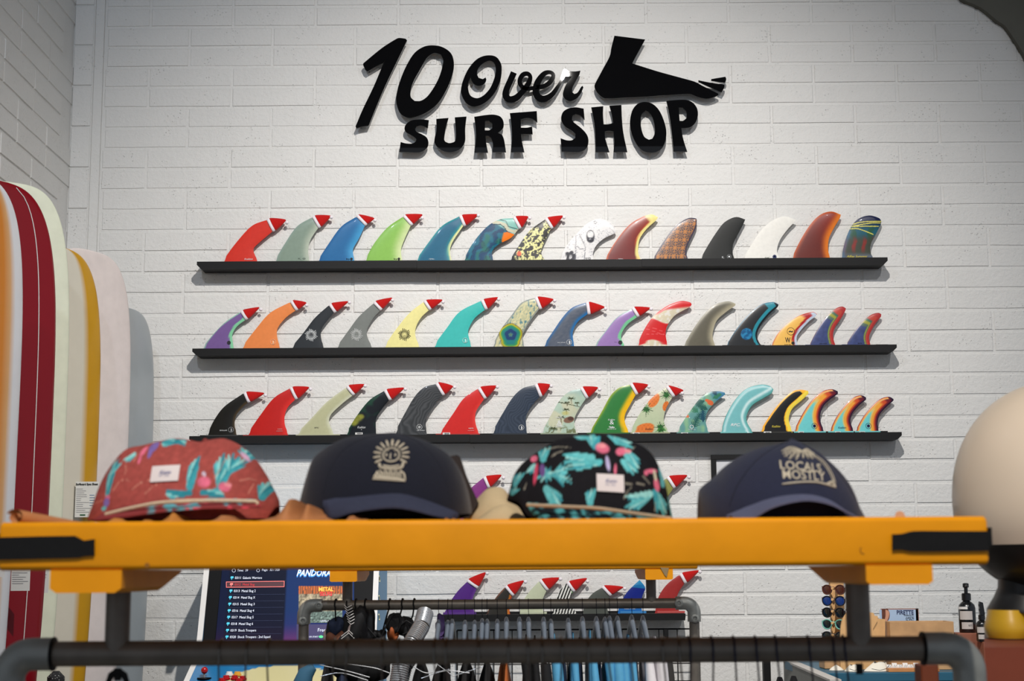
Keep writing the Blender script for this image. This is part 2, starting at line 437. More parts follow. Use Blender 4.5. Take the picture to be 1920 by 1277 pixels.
plate('sign_letter', [s4([(438,248),(425,345),(350,315),(290,325),(262,355),(280,395),(350,430),(410,470),(432,530),(420,590),(370,640),(300,660),(62,652),(80,530),(150,548),(230,548),(275,520),(280,490),(250,460),(180,420),(140,390),(130,345),(150,300),(210,255),(300,240),(370,240)])], 'black acrylic letter S at the start of the word SURF')
plate('sign_letter', [s4([(538,232),(690,220),(655,350),(635,490),(650,525),(700,543),(760,530),(785,500),(790,400),(775,212),(922,202),(905,350),(905,500),(880,570),(820,630),(720,658),(620,640),(550,590),(515,530),(520,460),(540,380)])], 'black acrylic letter U in the word SURF')
plate('sign_letter', [s4([(1025,205),(1180,182),(1280,178),(1360,205),(1398,270),(1390,350),(1325,412),(1380,435),(1405,500),(1430,655),(1258,657),(1265,560),(1245,480),(1210,450),(1165,450),(1175,540),(1198,660),(1028,662),(1045,500),(1043,350)]), s4([(1160,255),(1215,252),(1258,290),(1255,350),(1215,378),(1158,378)])], 'black acrylic letter R in the word SURF')
plate('sign_letter', [s4([(1483,158),(1825,132),(1832,270),(1770,230),(1700,218),(1620,235),(1622,345),(1700,345),(1765,330),(1772,425),(1622,425),(1635,520),(1665,655),(1495,657),(1510,500),(1505,330)])], 'black acrylic letter F ending the word SURF')
plate('sign_letter', [s5([(370,168),(382,305),(330,255),(270,235),(225,260),(220,310),(250,350),(340,420),(410,500),(432,580),(415,660),(360,710),(280,725),(90,718),(78,550),(150,575),(220,575),(265,545),(265,490),(220,450),(140,400),(95,340),(85,280),(110,210),(180,165),(270,152)])], 'black acrylic letter S at the start of the word SHOP')
plate('sign_letter', [s5([(472,152),(622,138),(618,240),(628,370),(690,370),(750,352),(735,240),(705,130),(855,122),(862,300),(880,480),(930,722),(757,725),(765,600),(757,460),(700,452),(640,460),(650,560),(700,722),(525,725),(525,550),(510,350)])], 'black acrylic letter H in the word SHOP')
plate('sign_letter', [s5([(1165,83),(1260,110),(1340,190),(1400,320),(1432,460),(1415,600),(1350,700),(1235,732),(1120,700),(1040,600),(985,470),(970,330),(1000,190),(1070,105)]), s5([(1165,190),(1215,215),(1260,290),(1285,390),(1285,490),(1255,555),(1210,568),(1150,530),(1115,440),(1103,340),(1115,240)])], 'black acrylic letter O in the word SHOP')
plate('sign_letter', [s5([(1438,70),(1560,58),(1690,57),(1770,90),(1825,160),(1838,250),(1810,340),(1750,400),(1680,415),(1625,415),(1650,560),(1700,718),(1527,718),(1515,560),(1490,350),(1465,200)]), s5([(1592,152),(1650,155),(1695,210),(1695,290),(1650,325),(1603,325)])], 'black acrylic letter P ending the word SHOP')
ft = plate('foot_sign', [s3([(357,55),(748,103),(640,300),(583,410),(900,510),(1190,590),(1385,645),(1480,695),(1690,800),(1690,815),(1620,845),(1530,862),(1420,835),(1310,798),(800,830),(250,857),(190,835),(130,775),(103,710),(110,670),(200,500),(295,320),(320,200)])], 'black acrylic cutout of a human foot and ankle right of the sign lettering', cat='sign', group=None)
plate('toe', [s3([(1437,628),(1600,660),(1770,685),(1765,720),(1730,780),(1600,715),(1440,642)])], None, parent=ft)
plate('toe', [s3([(1602,612),(1780,582),(1790,610),(1780,652),(1700,640),(1602,626)])], None, parent=ft)

# ================================================================== FIN SHELVES
YF = W-.034            # plane the fins stand in
def zrow(px, py): return P(px, py, YF).z
ROWZ = {1: 2.868, 2: 2.450, 3: 2.036, 4: 1.615, 5: 1.205}
def shelf(row, x0, x1, split, h, label, holders=(), rail=None, cut=.02):
    z = ROWZ[row]; g = 'black fin shelves on the block wall'
    e = empty('wall_shelf', ((x0+x1)/2, W-.04, z-h), label, 'shelf', g)
    xs = [x0]+split+[x1]
    for i in range(len(xs)-1):
        a, b = xs[i], xs[i+1]; dz = -.0015*(i % 2)
        ca = cut if i == 0 else .0005; cb = cut if i == len(xs)-2 else .0005
        MB().poly([(a, z+dz), (b-.0006, z+dz), (b-.0006, z-h*.45+dz), (b-cb, z-h+dz), (a+ca, z-h+dz), (a, z-h*.45+dz)], W-.108, W-.002).build('shelf_board', SHELF, e)
    if rail: MB().box(rail[0], rail[1], W-.024, W-.008, z, z+.0115).build('back_rail', SHELF, e)
    for a, b in holders:
        MB().box(P(a, 600, YF).x, P(b, 600, YF).x, YF-.002, YF+.012, z, z+.010, .001).build('fin_holder', SHELF, e)
    return e
shelf(1, -1.497, 1.79, [-.45, .62], .036, 'long black wall shelf, topmost of the fin shelves', [(944,988),(1305,1312),(1378,1391),(1466,1478),(1562,1570),(1590,1654)])
shelf(2, -1.508, 1.815, [.62], .033, 'long black wall shelf, second from the top', [(373,379),(534,552),(617,629),(707,720),(799,811),(894,920),(1008,1017),(1183,1194),(1264,1278),(1353,1361),(1515,1530),(1576,1584),(1640,1663)])
shelf(3, -1.512, 1.82, [-.2], .034, 'long black wall shelf just above the four caps', rail=(-1.48, 1.775))
shelf(4, -.55, .95, [], .034, 'black wall shelf mostly hidden behind the caps')
shelf(5, -.345, .79, [], .030, 'short black wall shelf behind the rear clothes rail', rail=(-.30, .76), cut=.003)

# ================================================================== FINS
def mixc(a, b, t): t = np.clip(t, 0, 1)[:, None]; return np.asarray(a)*(1-t)+np.asarray(b)*t
def sm(x, a, b): t = np.clip((x-a)/(b-a+1e-9), 0, 1); return t*t*(3-2*t)
def base(c): return lambda q: np.tile(np.array(C(*c)), (len(q.x), 1))
class Q: pass
def edge(inner, lead, trail, wl=8, wt=10, soft=1.0):
    """plain centre with a tinted leading and trailing rim"""
    def f(q):
        c = np.tile(np.array(C(*inner)), (len(q.x), 1))
        c = mixc(c, C(*lead), 1-sm(q.dl, wl*(1-soft), wl)) if lead else c
        c = mixc(c, C(*trail), 1-sm(q.dt, wt*(1-soft), wt)) if trail else c
        return c
    return f
def bands(inner, bl, bt, tipk=0):
    """sharp rims: lists of (outer distance px, colour) from edge inwards"""
    def f(q):
        c = np.tile(np.array(C(*inner)), (len(q.x), 1))
        dtip = (1-q.v)*q.H*tipk if tipk else q.dt*0+1e3
        dt = np.minimum(q.dt, dtip); dl = q.dl
        for d, col in sorted(bt, key=lambda a: -a[0]): c = mixc(c, C(*col), 1-sm(dt, d-.5, d+.5))
        for d, col in sorted(bl, key=lambda a: -a[0]): c = mixc(c, C(*col), (1-sm(dl, d-.3, d+.3)))
        return c
    return f
def nz(x, y, s, seed=0, oct_=2):
    return np.array([noise.fractal(Vector((a*s, b*s, seed)), 1.0, 2.0, oct_) for a, b in zip(x, y)])
def wood(c1, c2):
    def f(q):
        n = nz(q.x, q.y, .035, 5)
        g = np.sin((q.u*22+n*9+(q.x*.25-q.y*.12)*.35+6*np.sin(q.y*.05))*1.5)
        return mixc(C(*c1), C(*c2), .5+.5*g)
    return f
def seg(q, pts, w, w2=None):
    """distance mask of a polyline stroke"""
    w2 = w if w2 is None else w2
    m = np.zeros(len(q.x)); n = len(pts)-1
    for i in range(n):
        a = np.array(pts[i], float); b = np.array(pts[i+1], float); d = b-a; L = d@d+1e-9
        t = np.clip(((q.x-a[0])*d[0]+(q.y-a[1])*d[1])/L, 0, 1)
        r = np.hypot(q.x-a[0]-t*d[0], q.y-a[1]-t*d[1]); ww = w+(w2-w)*((i+t)/n)
        m = np.maximum(m, 1-sm(r, ww*.5-.3, ww*.5+.4))
    return m
def ell(q, cx, cy, rx, ry, a=0, soft=.12):
    ca, sa = math.cos(a), math.sin(a); x = q.x-cx; y = q.y-cy
    r = np.hypot((x*ca+y*sa)/rx, (-x*sa+y*ca)/ry); return 1-sm(r, 1-soft, 1+soft)
def lay(c, col, m): return mixc(c, np.array(C(*col)), m)
def leaf(q, c, x, y, L, ang, col, n=7, w=1.6):
    dx, dy = math.cos(ang), math.sin(ang)
    c = lay(c, col, seg(q, [(x, y), (x+dx*L, y+dy*L)], w*.8))
    for i in range(n):
        t = (i+.5)/n; bx, by = x+dx*L*t, y+dy*L*t; l = L*.45*(1-.6*t)
        for s in (-1, 1):
            a2 = ang+s*.8; c = lay(c, col, seg(q, [(bx, by), (bx+math.cos(a2)*l, by+math.sin(a2)*l)], w*1.1, w*.3))
    return c

def fin(lead, trail, row, paint, label, hat=None, name='surf_fin', matte=False, fine=False, hatlab=None, thick=.009, yoff=0, abs_=False):
    Yp = YF+yoff; z0 = ROWZ[row]
    L = smooth(lead, closed=False, corner=75, sub=8); 
    if hat:
        t1, t2 = np.array(lead[-1]), np.array(trail[0]); tipp = (t1+t2)/2+(np.array(hat[0])-(t1+t2)/2)*.42
        k = len(L); L = L+[t1+(tipp-t1)*.5+np.array((0, -.3)), tipp]; T = [tipp]+smooth(trail, closed=False, corner=75, sub=8)
    else:
        T = smooth([lead[-1]]+list(trail), closed=False, corner=75, sub=8)
    nv, nu = (88, 36) if fine else (30, 14)
    a = resample(L, nv); b = resample(T[::-1], nv)
    # bend parameter lines so rulings stay roughly horizontal
    V, U, X, Y_, DL, DT, WD, pts3 = [], [], [], [], [], [], [], []
    wmax = max(np.linalg.norm(a-b, axis=1))
    for j in range(nv+1):
        for side in (0, 1):
            for i in range(nu+1):
                u = i/nu if side == 0 else 1-i/nu
                p = a[j]*(1-u)+b[j]*u; w = np.linalg.norm(b[j]-a[j])
                th = thick*.5*min(1, w/(wmax*.45)+.15)*math.sqrt(max(0, 1-(2*u-1)**2)); th = max(th, .0011)
                g = P(p[0], p[1], Yp); z = g.z
                pts3.append((g.x, Yp+(-th if side == 0 else th), z))
                V.append(j/nv); U.append(u); X.append(p[0]); Y_.append(p[1]); DL.append(u*w); DT.append((1-u)*w); WD.append(w)
    pts3 = np.array(pts3); base_z = np.mean(pts3[np.array(V) == 0][:, 2]); 
    k = (1-np.array(V)); pts3[:, 2] += (z0-pts3[:, 2])*(k**14)*1.0*(np.array(V) < .08)
    n = 2*(nu+1); f = []
    for j in range(nv):
        for i in range(n):
            i2 = (i+1) % n; f.append((j*n+i, j*n+i2, (j+1)*n+i2, (j+1)*n+i))
    f.append(tuple(range(n))[::-1])
    q = Q(); q.u, q.v, q.x, q.y, q.dl, q.dt, q.w = map(np.array, (U, V, X, Y_, DL, DT, WD)); q.H = a[0][1]-min(a[:, 1].min(), b[:, 1].min())
    cols = paint(q)
    g0 = P(*((np.array(lead[0])+np.array(trail[-1]))/2), Yp)
    e = empty(name, (g0.x, Yp, z0), label, 'surf fin', 'surf fins on the wall shelves')
    m = MB(); m.v = [tuple(p) for p in pts3]; m.f = f
    m.build('blade', FINMATTE if matte else FINM, e, smooth=True, ang=55, cols=cols)
    if hat: santa(lead[-1], trail[0], hat[0], hat[1], Yp, hatlab or label)
    return e
def hatname(lab):
    w = lab.split()
    for pre in ('miniature red Santa hat on the ', 'red Santa hat on the ', 'Santa hat on '):
        if len(pre.split())+len(w) <= 16: return pre+lab
    return 'Santa hat on '+' '.join(w[:13])
def santa(t1, t2, tip, bob, Yp, lab):
    t1, t2, tip = map(lambda p: np.array(p, float), (t1, t2, tip)); ax = t2-t1; L = np.linalg.norm(ax); ax /= L
    nrm = np.array([ax[1], -ax[0]]);
    if nrm@(tip-t1) < 0: nrm = -nrm
    t1 = t1-ax*1.2; t2 = t2+ax*1.2; L += 2.4; c0 = (t1+t2)/2+nrm*3.2
    g = P(*c0, Yp)
    e = empty('santa_hat', (g.x, Yp, g.z), hatname(lab), 'hat', 'miniature Santa hats on the fin tips')
    # furry band: a rounded sleeve that follows the blade edge
    def band(u, v):
        a = 2*PI*u; s = v
        k = math.sin(PI*min(max(s, 0), 1))**.35 if 0 < s < 1 else 0
        p = c0+nrm*(s-.5)*6.4*1.0; half = L/2*(.9+.1*k); d = .0085+.0045*k
        q2 = p+ax*math.cos(a)*half; gg = P(*q2, Yp); return (gg.x, Yp+math.sin(a)*d, gg.z)
    MB().grid(band, 20, 6).build('fur_trim', FUR, e, smooth=True)
    b0 = c0+nrm*2.6; mid = (b0+tip)/2; bend = mid+nrm*L*.07
    def cone(u, v):
        a = 2*PI*u; p = b0*(1-v)**2+2*bend*v*(1-v)+tip*v*v
        half = (L/2-.6)*(1-v)**.92+1.1*(v > 0); d = .011*(1-v)**.8+.0025
        wob = 1+.07*math.sin(a*3+v*9)
        q2 = p+ax*math.cos(a)*half; gg = P(*q2, Yp); return (gg.x, Yp+math.sin(a)*d*wob, gg.z)
    MB().grid(cone, 18, 10).build('felt_cone', RED, e, smooth=True, ang=60)
    g = P(*bob, Yp-.004); MB().ball(g, .0085, 10, 8).build('pompom', FUR, e, smooth=True)

wA = lambda p: win(p, 400, 390, 6); wB = lambda p: win(p, 720, 390, 6); wC = lambda p: win(p, 1030, 390, 6); wD = lambda p: win(p, 1350, 390, 6)
wE = lambda p: win(p, 360, 550, 6); wF = lambda p: win(p, 680, 550, 6); wG = lambda p: win(p, 1000, 550, 6); wH = lambda p: win(p, 1320, 550, 5.3333)
wI = lambda p: win(p, 380, 710, 6); wJ = lambda p: win(p, 700, 710, 6); wK = lambda p: win(p, 1000, 710, 6); wL = lambda p: win(p, 1320, 710, 5.189)
wM = lambda p: win(p, 820, 1060, 7.385); wN = lambda p: win(p, 1060, 1060, 7.111); ident = lambda p: p
FINS = {}
def FN(key, w, row, lead, trail, paint, lab, hat=None, **k):
    FINS[key] = fin(w(lead), w(trail), row, paint, lab, hat=w(hat) if hat else None, **k)
# ---- special paints
def p_wave(q):
    g = np.sin((q.x*.9+q.y*.55)*.33+nz(q.x, q.y, .06, 2)*3.2)
    c = mixc(C(16, 62, 100), C(26, 106, 128), .5+.5*g); c = mixc(c, C(40, 110, 84), sm(nz(q.x, q.y, .05, 9), .12, .4)*.6)
    c = lay(c, (10, 30, 58), 1-sm(np.abs(g), .0, .22))
    x, y = (q.x-720)*6, (q.y-390)*6
    top = sm(x*.55-y*.9, 520, 540); c = mixc(c, C(132, 190, 178), top)
    s = Q(); s.x, s.y = x, y
    for pts, col, w in [([(1225,160),(1300,165),(1360,190),(1400,250),(1470,270),(1500,250)], (198,196,170), 34), ([(1235,190),(1310,185),(1350,215),(1390,275),(1460,300)], (20,40,60), 10), ([(1300,130),(1370,150),(1400,210),(1500,240)], (22,40,52), 8)]:
        c = lay(c, col, seg(s, pts, w))
    tri = ((x > 1325) & (y > 275) & (y < 385) & (x-1325 < (y-250)*3)).astype(float)*sm(x+y*.3, 1420, 1440); return lay(c, (238,122,22), tri)
def p_camo(q):
    n = nz(q.x, q.y, .11, 3, 3); m = nz(q.x*1.0, q.y*.8, .25, 8, 2)
    c = mixc(C(232, 228, 160), C(66, 64, 62), sm(n, .04, .07)); c = mixc(c, C(66, 64, 62), sm(m, .22, .27))
    x, y = (q.x-720)*6, (q.y-390)*6; s = Q(); s.x, s.y = x, y
    c = lay(c, (226, 96, 70), ell(s, 1520, 515, 24, 30)*.9); return lay(c, (40, 40, 40), ell(s, 1435, 590, 60, 50, 0))
def p_doodle(q):
    c = np.tile(np.array(C(232, 230, 228)), (len(q.x), 1)); x, y = (q.x-1030)*6, (q.y-390)*6; s = Q(); s.x, s.y = x, y
    k = (50, 50, 58)
    for i in range(5):
        a = i*1.257; c = lay(c, k, ell(s, 238+math.cos(a)*38, 540+math.sin(a)*34, 26, 22, a)); c = lay(c, k, ell(s, 518+math.cos(a)*14, 163+math.sin(a)*13, 9, 8, a))
    c = lay(c, (70, 70, 76), ell(s, 462, 322, 46, 72)); c = lay(c, (232, 230, 228), ell(s, 462, 300, 36, 40)); c = lay(c, k, ell(s, 462, 362, 40, 26)); c = lay(c, (200,200,205), ell(s, 456, 352, 12, 6))
    n = np.abs(nz(x, y, .022, 4, 2)); c = mixc(c, C(140, 140, 146), (1-sm(n, .0, .05))*.75*sm(q.dl, 1, 3))
    for p_ in [[(300,310),(295,560),(330,585),(395,560),(405,440),(340,300)], [(310,430),(345,465),(385,460)]]: c = lay(c, (120,120,128), seg(s, p_, 7))
    return c
def p_quilt(q):
    X, Y = q.x*1.0+.15*q.y, q.y; cx, cy = (X % 15)-7.5, (Y % 15)-7.5; r = np.hypot(cx, cy); a = np.arctan2(cy, cx)
    g = np.maximum(sm(np.abs(np.cos(4*a)), .8, .97)*(r > 1.2), sm(np.maximum(np.abs(cx), np.abs(cy)), 6.4, 7.1))
    c = mixc(C(92, 78, 78), C(206, 136, 74), g*.9); return mixc(c, C(66, 60, 78), 1-sm(np.minimum(q.dl, q.dt), 1.5, 4))
def p_summer(q):
    x, y = (q.x-1350)*6, (q.y-390)*6; s = Q(); s.x, s.y = x, y
    c = mixc(C(24, 30, 66), C(34, 92, 108), sm(y, 120, 260)); c = mixc(c, C(40, 86, 56), sm(np.sin(x*.03+1)+nz(x, y, .012, 2), .3, .9)*sm(y, 170, 260)*.8)
    c = mixc(c, C(70, 74, 62), sm(y, 280, 380)); c = mixc(c, C(150, 50, 44), sm(np.sin((x-1375)*.058+.5*np.sin(y*.03))+.5*nz(x, y, .02, 6), .0, .8)*sm(y, 290, 400)*(1-sm(y, 440, 540))*.85)
    c = mixc(c, C(112, 122, 142), sm(y, 490, 560)*.9); c = lay(c, (70, 110, 150), (1-sm(q.dl, 2, 8))*sm(y, 230, 280)*.6)
    for pts in [[(1480,190),(1560,165),(1640,155),(1812,152)], [(1475,210),(1600,185),(1700,170),(1800,170)], [(1480,208),(1780,208)], [(1465,235),(1540,232),(1620,258),(1720,298)]]:
        c = lay(c, (222, 212, 96), seg(s, pts, 10))
    return c
def p_agate(q):
    n = nz(q.x, q.y, .09, 6, 2); g = np.sin(q.u*26+n*7+q.v*6)
    c = mixc(C(182, 184, 148), C(214, 206, 160), .5+.5*g); c = mixc(c, C(64, 118, 136), sm(nz(q.x*1.4, q.y*.5, .2, 3, 2), .25, .4)*.8)
    c = mixc(c, C(128, 136, 136), (1-sm(np.minimum(q.dl, q.dt), 1.5, 3.5))*.8)
    x, y = (q.x-680)*6, (q.y-550)*6; r = np.hypot((x-1665)/132, (y-468)/126)+.03*np.sin(np.arctan2(y-468, x-1665)*5)
    for R_, col in [(1.0,(96,62,18)),(.96,(176,172,30)),(.82,(44,140,88)),(.68,(20,120,120)),(.5,(16,56,104)),(.18,(60,120,120)),(.09,(90,120,90))]: c = lay(c, col, 1-sm(r, R_-.03, R_+.03))
    return c
def p_redwhite(q):
    x, y = (q.x-1000)*6, (q.y-550)*6; s = Q(); s.x, s.y = x, y
    red = C(206, 30, 32); cr = C(214, 204, 176); c = np.tile(np.array(cr), (len(x), 1))
    yy = y+18*np.sin(x*.02)
    c = mixc(c, C(226, 222, 212), sm(nz(x, y, .02, 1), 0, .3)); c = mixc(c, red, sm(yy-(x-1300)*.12, 290, 312)*(1-sm(yy, 532, 548)))
    c = mixc(c, red, (1-sm(y+(x-1600)*.12, 150, 190))*sm(x, 1380, 1450)); c = mixc(c, red, (1-sm(q.dl, 3, 6))*(1-sm(y, 200, 260)))
    for p_ in [[(1290,370),(1400,410),(1480,440)], [(1250,462),(1490,460)], [(1270,400),(1470,470)]]: c = lay(c, (232, 110, 110), seg(s, p_, 5)*.7)
    return c
def p_teal(q):
    c = bands((38,40,42), [(1.2,(54,120,150))], [(3.4,(26,28,32)),(9.5,(44,140,156))], tipk=.55)(q)
    x, y = (q.x-1320)*5.333, (q.y-550)*5.333; s = Q(); s.x, s.y = x, y
    m = ell(s, 425, 408, 58, 58, 0, .06); return mixc(c, mixc(C(16,84,130), C(40,130,176), sm(nz(x, y, .03, 2), -.2, .3)), m)
def p_darkfloral(q):
    c = np.tile(np.array(C(22, 26, 32)), (len(q.x), 1)); x, y = (q.x-380)*6, (q.y-710)*6; s = Q(); s.x, s.y = x, y
    c = mixc(c, C(26, 62, 46), sm(nz(x, y, .006, 3)+.25-q.u*.6, .0, .3)); 
    for cx, cy, r in [(1755,440,44),(1720,480,40),(1790,425,30),(1700,505,34)]: c = lay(c, (150, 152, 56), ell(s, cx, cy, r, r*.8, .5, .5)*.8)
    return c
def p_scene(q):
    x, y = (q.x-1000)*6, (q.y-710)*6; s = Q(); s.x, s.y = x, y
    c = mixc(C(176, 198, 180), C(198, 200, 172), sm(nz(x, y, .006, 3), -.2, .2)); c = mixc(c, C(150, 178, 170), 1-sm(y, 130, 220)); k = (62, 72, 44)
    c = lay(c, k, seg(s, [(285,265),(380,285),(520,318)], 12, 6))
    for px, py, L in [(425,225,60),(310,440,60),(370,350,50),(490,275,36),(225,560,60),(380,270,36)]:
        c = lay(c, (92, 76, 52), seg(s, [(px, py), (px+4, py+L)], 8))
        for a in (-2.9, -2.3, -.8, -.2, .3, 2.8): c = lay(c, k, seg(s, [(px, py), (px+math.cos(a)*L*.75, py+math.sin(a)*L*.45)], 11, 4))
    c = lay(c, (128, 96, 78), ell(s, 400, 465, 60, 34, -.2)); c = lay(c, (86, 60, 50), ell(s, 420, 450, 34, 24)); c = lay(c, (196, 186, 104), ell(s, 360, 390, 40, 24, 0, .5)*.7)
    n = nz(x, y, .03, 7, 3); c = mixc(c, C(92, 96, 56), sm(n, .05, .3)*sm(y, 480, 600)*.8); return c
def p_rasta(q):
    c = np.tile(np.array(C(48, 122, 58)), (len(q.x), 1)); c = mixc(c, C(150, 168, 40), (1-sm(q.dl, .5, 5)))
    return mixc(c, C(238, 186, 24), 1-sm(q.dt, 6, 15))
def p_pine(q):
    x, y = (q.x-1000)*6, (q.y-710)*6; s = Q(); s.x, s.y = x, y
    c = mixc(C(180, 196, 160), C(206, 206, 176), q.v)
    for cx, cy, rx, ry, a in [(1355,245,88,52,-1.0),(1490,310,56,34,-1.3),(1250,560,110,54,-.25)]:
        c = lay(c, (222, 122, 52), ell(s, cx, cy, rx, ry, a)); c = lay(c, (196, 92, 44), ell(s, cx, cy, rx, ry, a)*sm(np.sin(x*.14)*np.sin(y*.14), .3, .6)*.6)
    for cx, cy in [(1495,185),(1270,345),(1430,550)]:
        for i in range(16): a = i*.41+cx; l = 50+34*((i*7) % 3)/2; c = lay(c, [(38,92,42),(64,128,56),(28,70,34)][i % 3], seg(s, [(cx, cy), (cx+math.cos(a)*l, cy+math.sin(a)*l)], 15, 3))
    return c
def p_tropic(q):
    x, y = (q.x-1320)*5.189, (q.y-710)*5.189; s = Q(); s.x, s.y = x, y
    c = mixc(C(96, 150, 146), C(132, 178, 140), sm(nz(x, y, .01, 3), -.2, .25)); c = mixc(c, C(70, 130, 162), sm(x+(400-y)*.3, 60, 260))
    for i, (lx, ly, L, a) in enumerate([(-110,480,150,-1.1),(-60,330,110,-2.4),(-10,420,130,-1.6),(30,300,110,-2.7),(90,190,80,-.5),(120,160,70,-2.2),(0,220,90,2.9)]):
        c = leaf(s, c, lx, ly, L, a, [(40,92,84),(58,124,96),(34,78,96)][i % 3], 7, 14)
    for cx, cy, r in [(60,235,34),(30,215,22),(-165,365,20)]: c = lay(c, (218, 106, 62), ell(s, cx, cy, r, r*.7, .5))
    return c
def p_aqua(q):
    c = np.tile(np.array(C(118, 186, 188)), (len(q.x), 1)); d = np.minimum(q.dl*1.2, q.dt)
    c = lay(c, (216, 238, 236), (1-sm(np.abs(q.dt-9), 0, 5))*(q.v > .02)*.9); c = lay(c, (200, 230, 230), (1-sm(np.abs(q.dl-5), 0, 4))*.8*(q.v > .02))
    c = lay(c, (104, 176, 172), 1-sm(q.dt, 3.5, 5)); return lay(c, (46, 130, 122), 1-sm(d, .4, 1.1))
def p_yellow(q):
    cr = np.minimum(q.dl-3.6, np.minimum((q.dt-9.5+q.v*1.5), (.86-q.v)*60)); c = mixc(C(250, 186, 40), C(250, 222, 80), sm(q.dt, 1, 9)*.0+sm(1-q.v, .0, .3)*.0+(q.dt < 7))
    c = mixc(c, C(252, 170, 52), (1-sm(q.dl, .5, 5))*.7); return mixc(c, C(32, 31, 30), sm(cr, -.4, .4))
def p_sunset(q):
    dt = np.minimum(q.dt, (1-q.v)*q.H*.42); c = np.tile(np.array(C(112, 204, 204)), (len(q.x), 1))
    for d, col, s in [(17,(216,196,120),3),(14.5,(240,164,60),3),(9.5,(206,80,40),2.5),(6.5,(112,30,44),2),(3.6,(44,26,50),2)]: c = mixc(c, C(*col), 1-sm(dt, d-s, d))
    for d, col, s in [(6,(226,190,110),2),(4.2,(236,140,56),2),(1.8,(140,44,34),1)]: c = mixc(c, C(*col), (1-sm(q.dl, d-s, d))*(dt > 3.2))
    return c
def p_zebra(q):
    x, y = (q.x-1060)*7.11, (q.y-1060)*7.11
    s1_ = np.sin((x-y*.0)*.155+y*.06); t = mixc(C(18, 18, 18), C(232, 232, 224), sm(s1_, -.1, .1)); return lay(t, (122, 204, 110), sm(x-y*.4, -62, -50)*(1-sm(y, 378, 390)))
def p_blue(q):
    y = (q.y-1060)*7.11; x = (q.x-1060)*7.11; c = mixc(C(26, 110, 168), C(28, 140, 184), 1-sm(y, 200, 290)); c = mixc(c, C(24, 40, 128), sm(y-(x-950)*.1, 296, 304)); return mixc(c, C(34, 104, 176), sm(y, 500, 580))
def p_rain(q):
    c = mixc(C(58, 68, 112), C(66, 78, 128), nz(q.x, q.y, .12, 2)+.5)
    dt = np.minimum(q.dt, (1-q.v)*q.H*.36)
    for d, col in [(11.5,(84,108,96)),(10,(160,158,60)),(8.4,(70,110,92)),(7.2,(190,70,56)),(4,(176,54,54))]: c = mixc(c, C(*col), 1-sm(dt, d-.6, d+.3))
    return mixc(c, C(150, 90, 84), (1-sm(q.dl, .4, 1.2))*.8)
def p_greyblue(q):
    c = mixc(C(74, 84, 100), C(92, 98, 110), nz(q.x, q.y, .2, 2)+.5); c = mixc(c, C(34, 92, 146), 1-sm(q.dl, 1, 7)); return mixc(c, C(40, 110, 170), 1-sm(q.dt, 1, 8))
def vg(c0, c1, l=None, t=None, a=0, b=1):
    def f(q):
        c = mixc(C(*c0), C(*c1), sm(q.v, a, b)*np.ones(len(q.x)))
        if l: c = mixc(c, C(*l[0]), 1-sm(q.dl, 0, l[1]))
        if t: c = mixc(c, C(*t[0]), 1-sm(q.dt, 0, t[1]))
        return c
    return f
# ---- top shelf
FN('A1', wA, 1, [(100,605),(250,400),(430,205),(600,135)], [(665,265),(540,370),(455,455),(470,535),(515,605)], base((212,52,38)), 'plain tomato-red surf fin, leftmost on the top shelf', [(815,135),(828,165)], matte=True)
FN('A2', wA, 1, [(685,605),(800,410),(940,210),(1112,105)], [(1180,225),(1100,345),(1070,450),(1072,540),(1090,605)], edge((132,150,134), (140,160,150), (178,188,170), 6, 16), 'translucent grey-green surf fin, second on the top shelf', [(1320,90),(1328,105)])
FN('A3', wA, 1, [(1165,605),(1300,400),(1440,210),(1608,100)], [(1705,200),(1640,340),(1575,455),(1575,530),(1598,605)], edge((34,104,158), (28,94,150), (62,152,202), 6, 20), 'bright blue surf fin, third on the top shelf', [(1810,115),(1818,140)])
FN('B4', wB, 1, [(-220,600),(-110,400),(40,220),(212,100)], [(300,200),(240,330),(195,450),(195,540),(215,600)], edge((138,190,84), (126,178,70), (206,222,160), 5, 22), 'lime green surf fin with a paler trailing edge on the top shelf', [(430,75),(430,112)])
FN('B5', wB, 1, [(350,600),(500,390),(650,205),(845,95)], [(890,205),(790,350),(748,440),(745,530),(775,600)], lambda q: mixc(edge((26,98,128), (44,150,150), (40,150,150), 5, 12)(q), C(232,232,164), 1-sm(q.dt, 2.2, 4.5)), 'teal surf fin with a thin pale yellow rim on the top shelf', [(1060,75),(1062,85)])
FN('B6', wB, 1, [(885,605),(1000,395),(1160,210),(1300,130),(1450,115)], [(1515,235),(1430,335),(1290,410),(1215,495),(1240,600)], p_wave, 'surf fin painted with a deep blue wave, clouds and an orange patch', [(1620,98),(1640,114)], fine=True)
FN('B7', wB, 1, [(1405,605),(1520,420),(1640,255),(1810,130)], [(1875,235),(1800,390),(1770,470),(1780,540),(1830,605)], p_camo, 'cream surf fin with a charcoal leaf pattern on the top shelf', [(2010,90),(2025,108)], fine=True)
FN('C8', wC, 1, [(110,600),(190,430),(330,270),(430,175),(560,125),(690,165),(752,250)], [(735,285),(620,340),(530,420),(492,505),(497,600)], p_doodle, 'white surf fin covered with fine black doodles, a bearded face and dark hibiscus flowers', fine=True)
FN('C9', wC, 1, [(610,600),(750,370),(900,190),(1050,100),(1150,72),(1222,105)], [(1205,135),(1100,230),(1020,340),(1000,440),(1005,530),(1050,600)], lambda q: mixc(mixc(mixc(C(112,36,34), C(146,48,32), sm(q.v,.1,.9)), C(206,92,44), 1-sm(np.minimum(q.dt-4, q.dl), .5, 3)), C(236,222,140), 1-sm(np.minimum(q.dt, (1-q.v)*q.H*.3), 4, 5.5)), 'maroon surf fin with an orange and cream trailing edge')
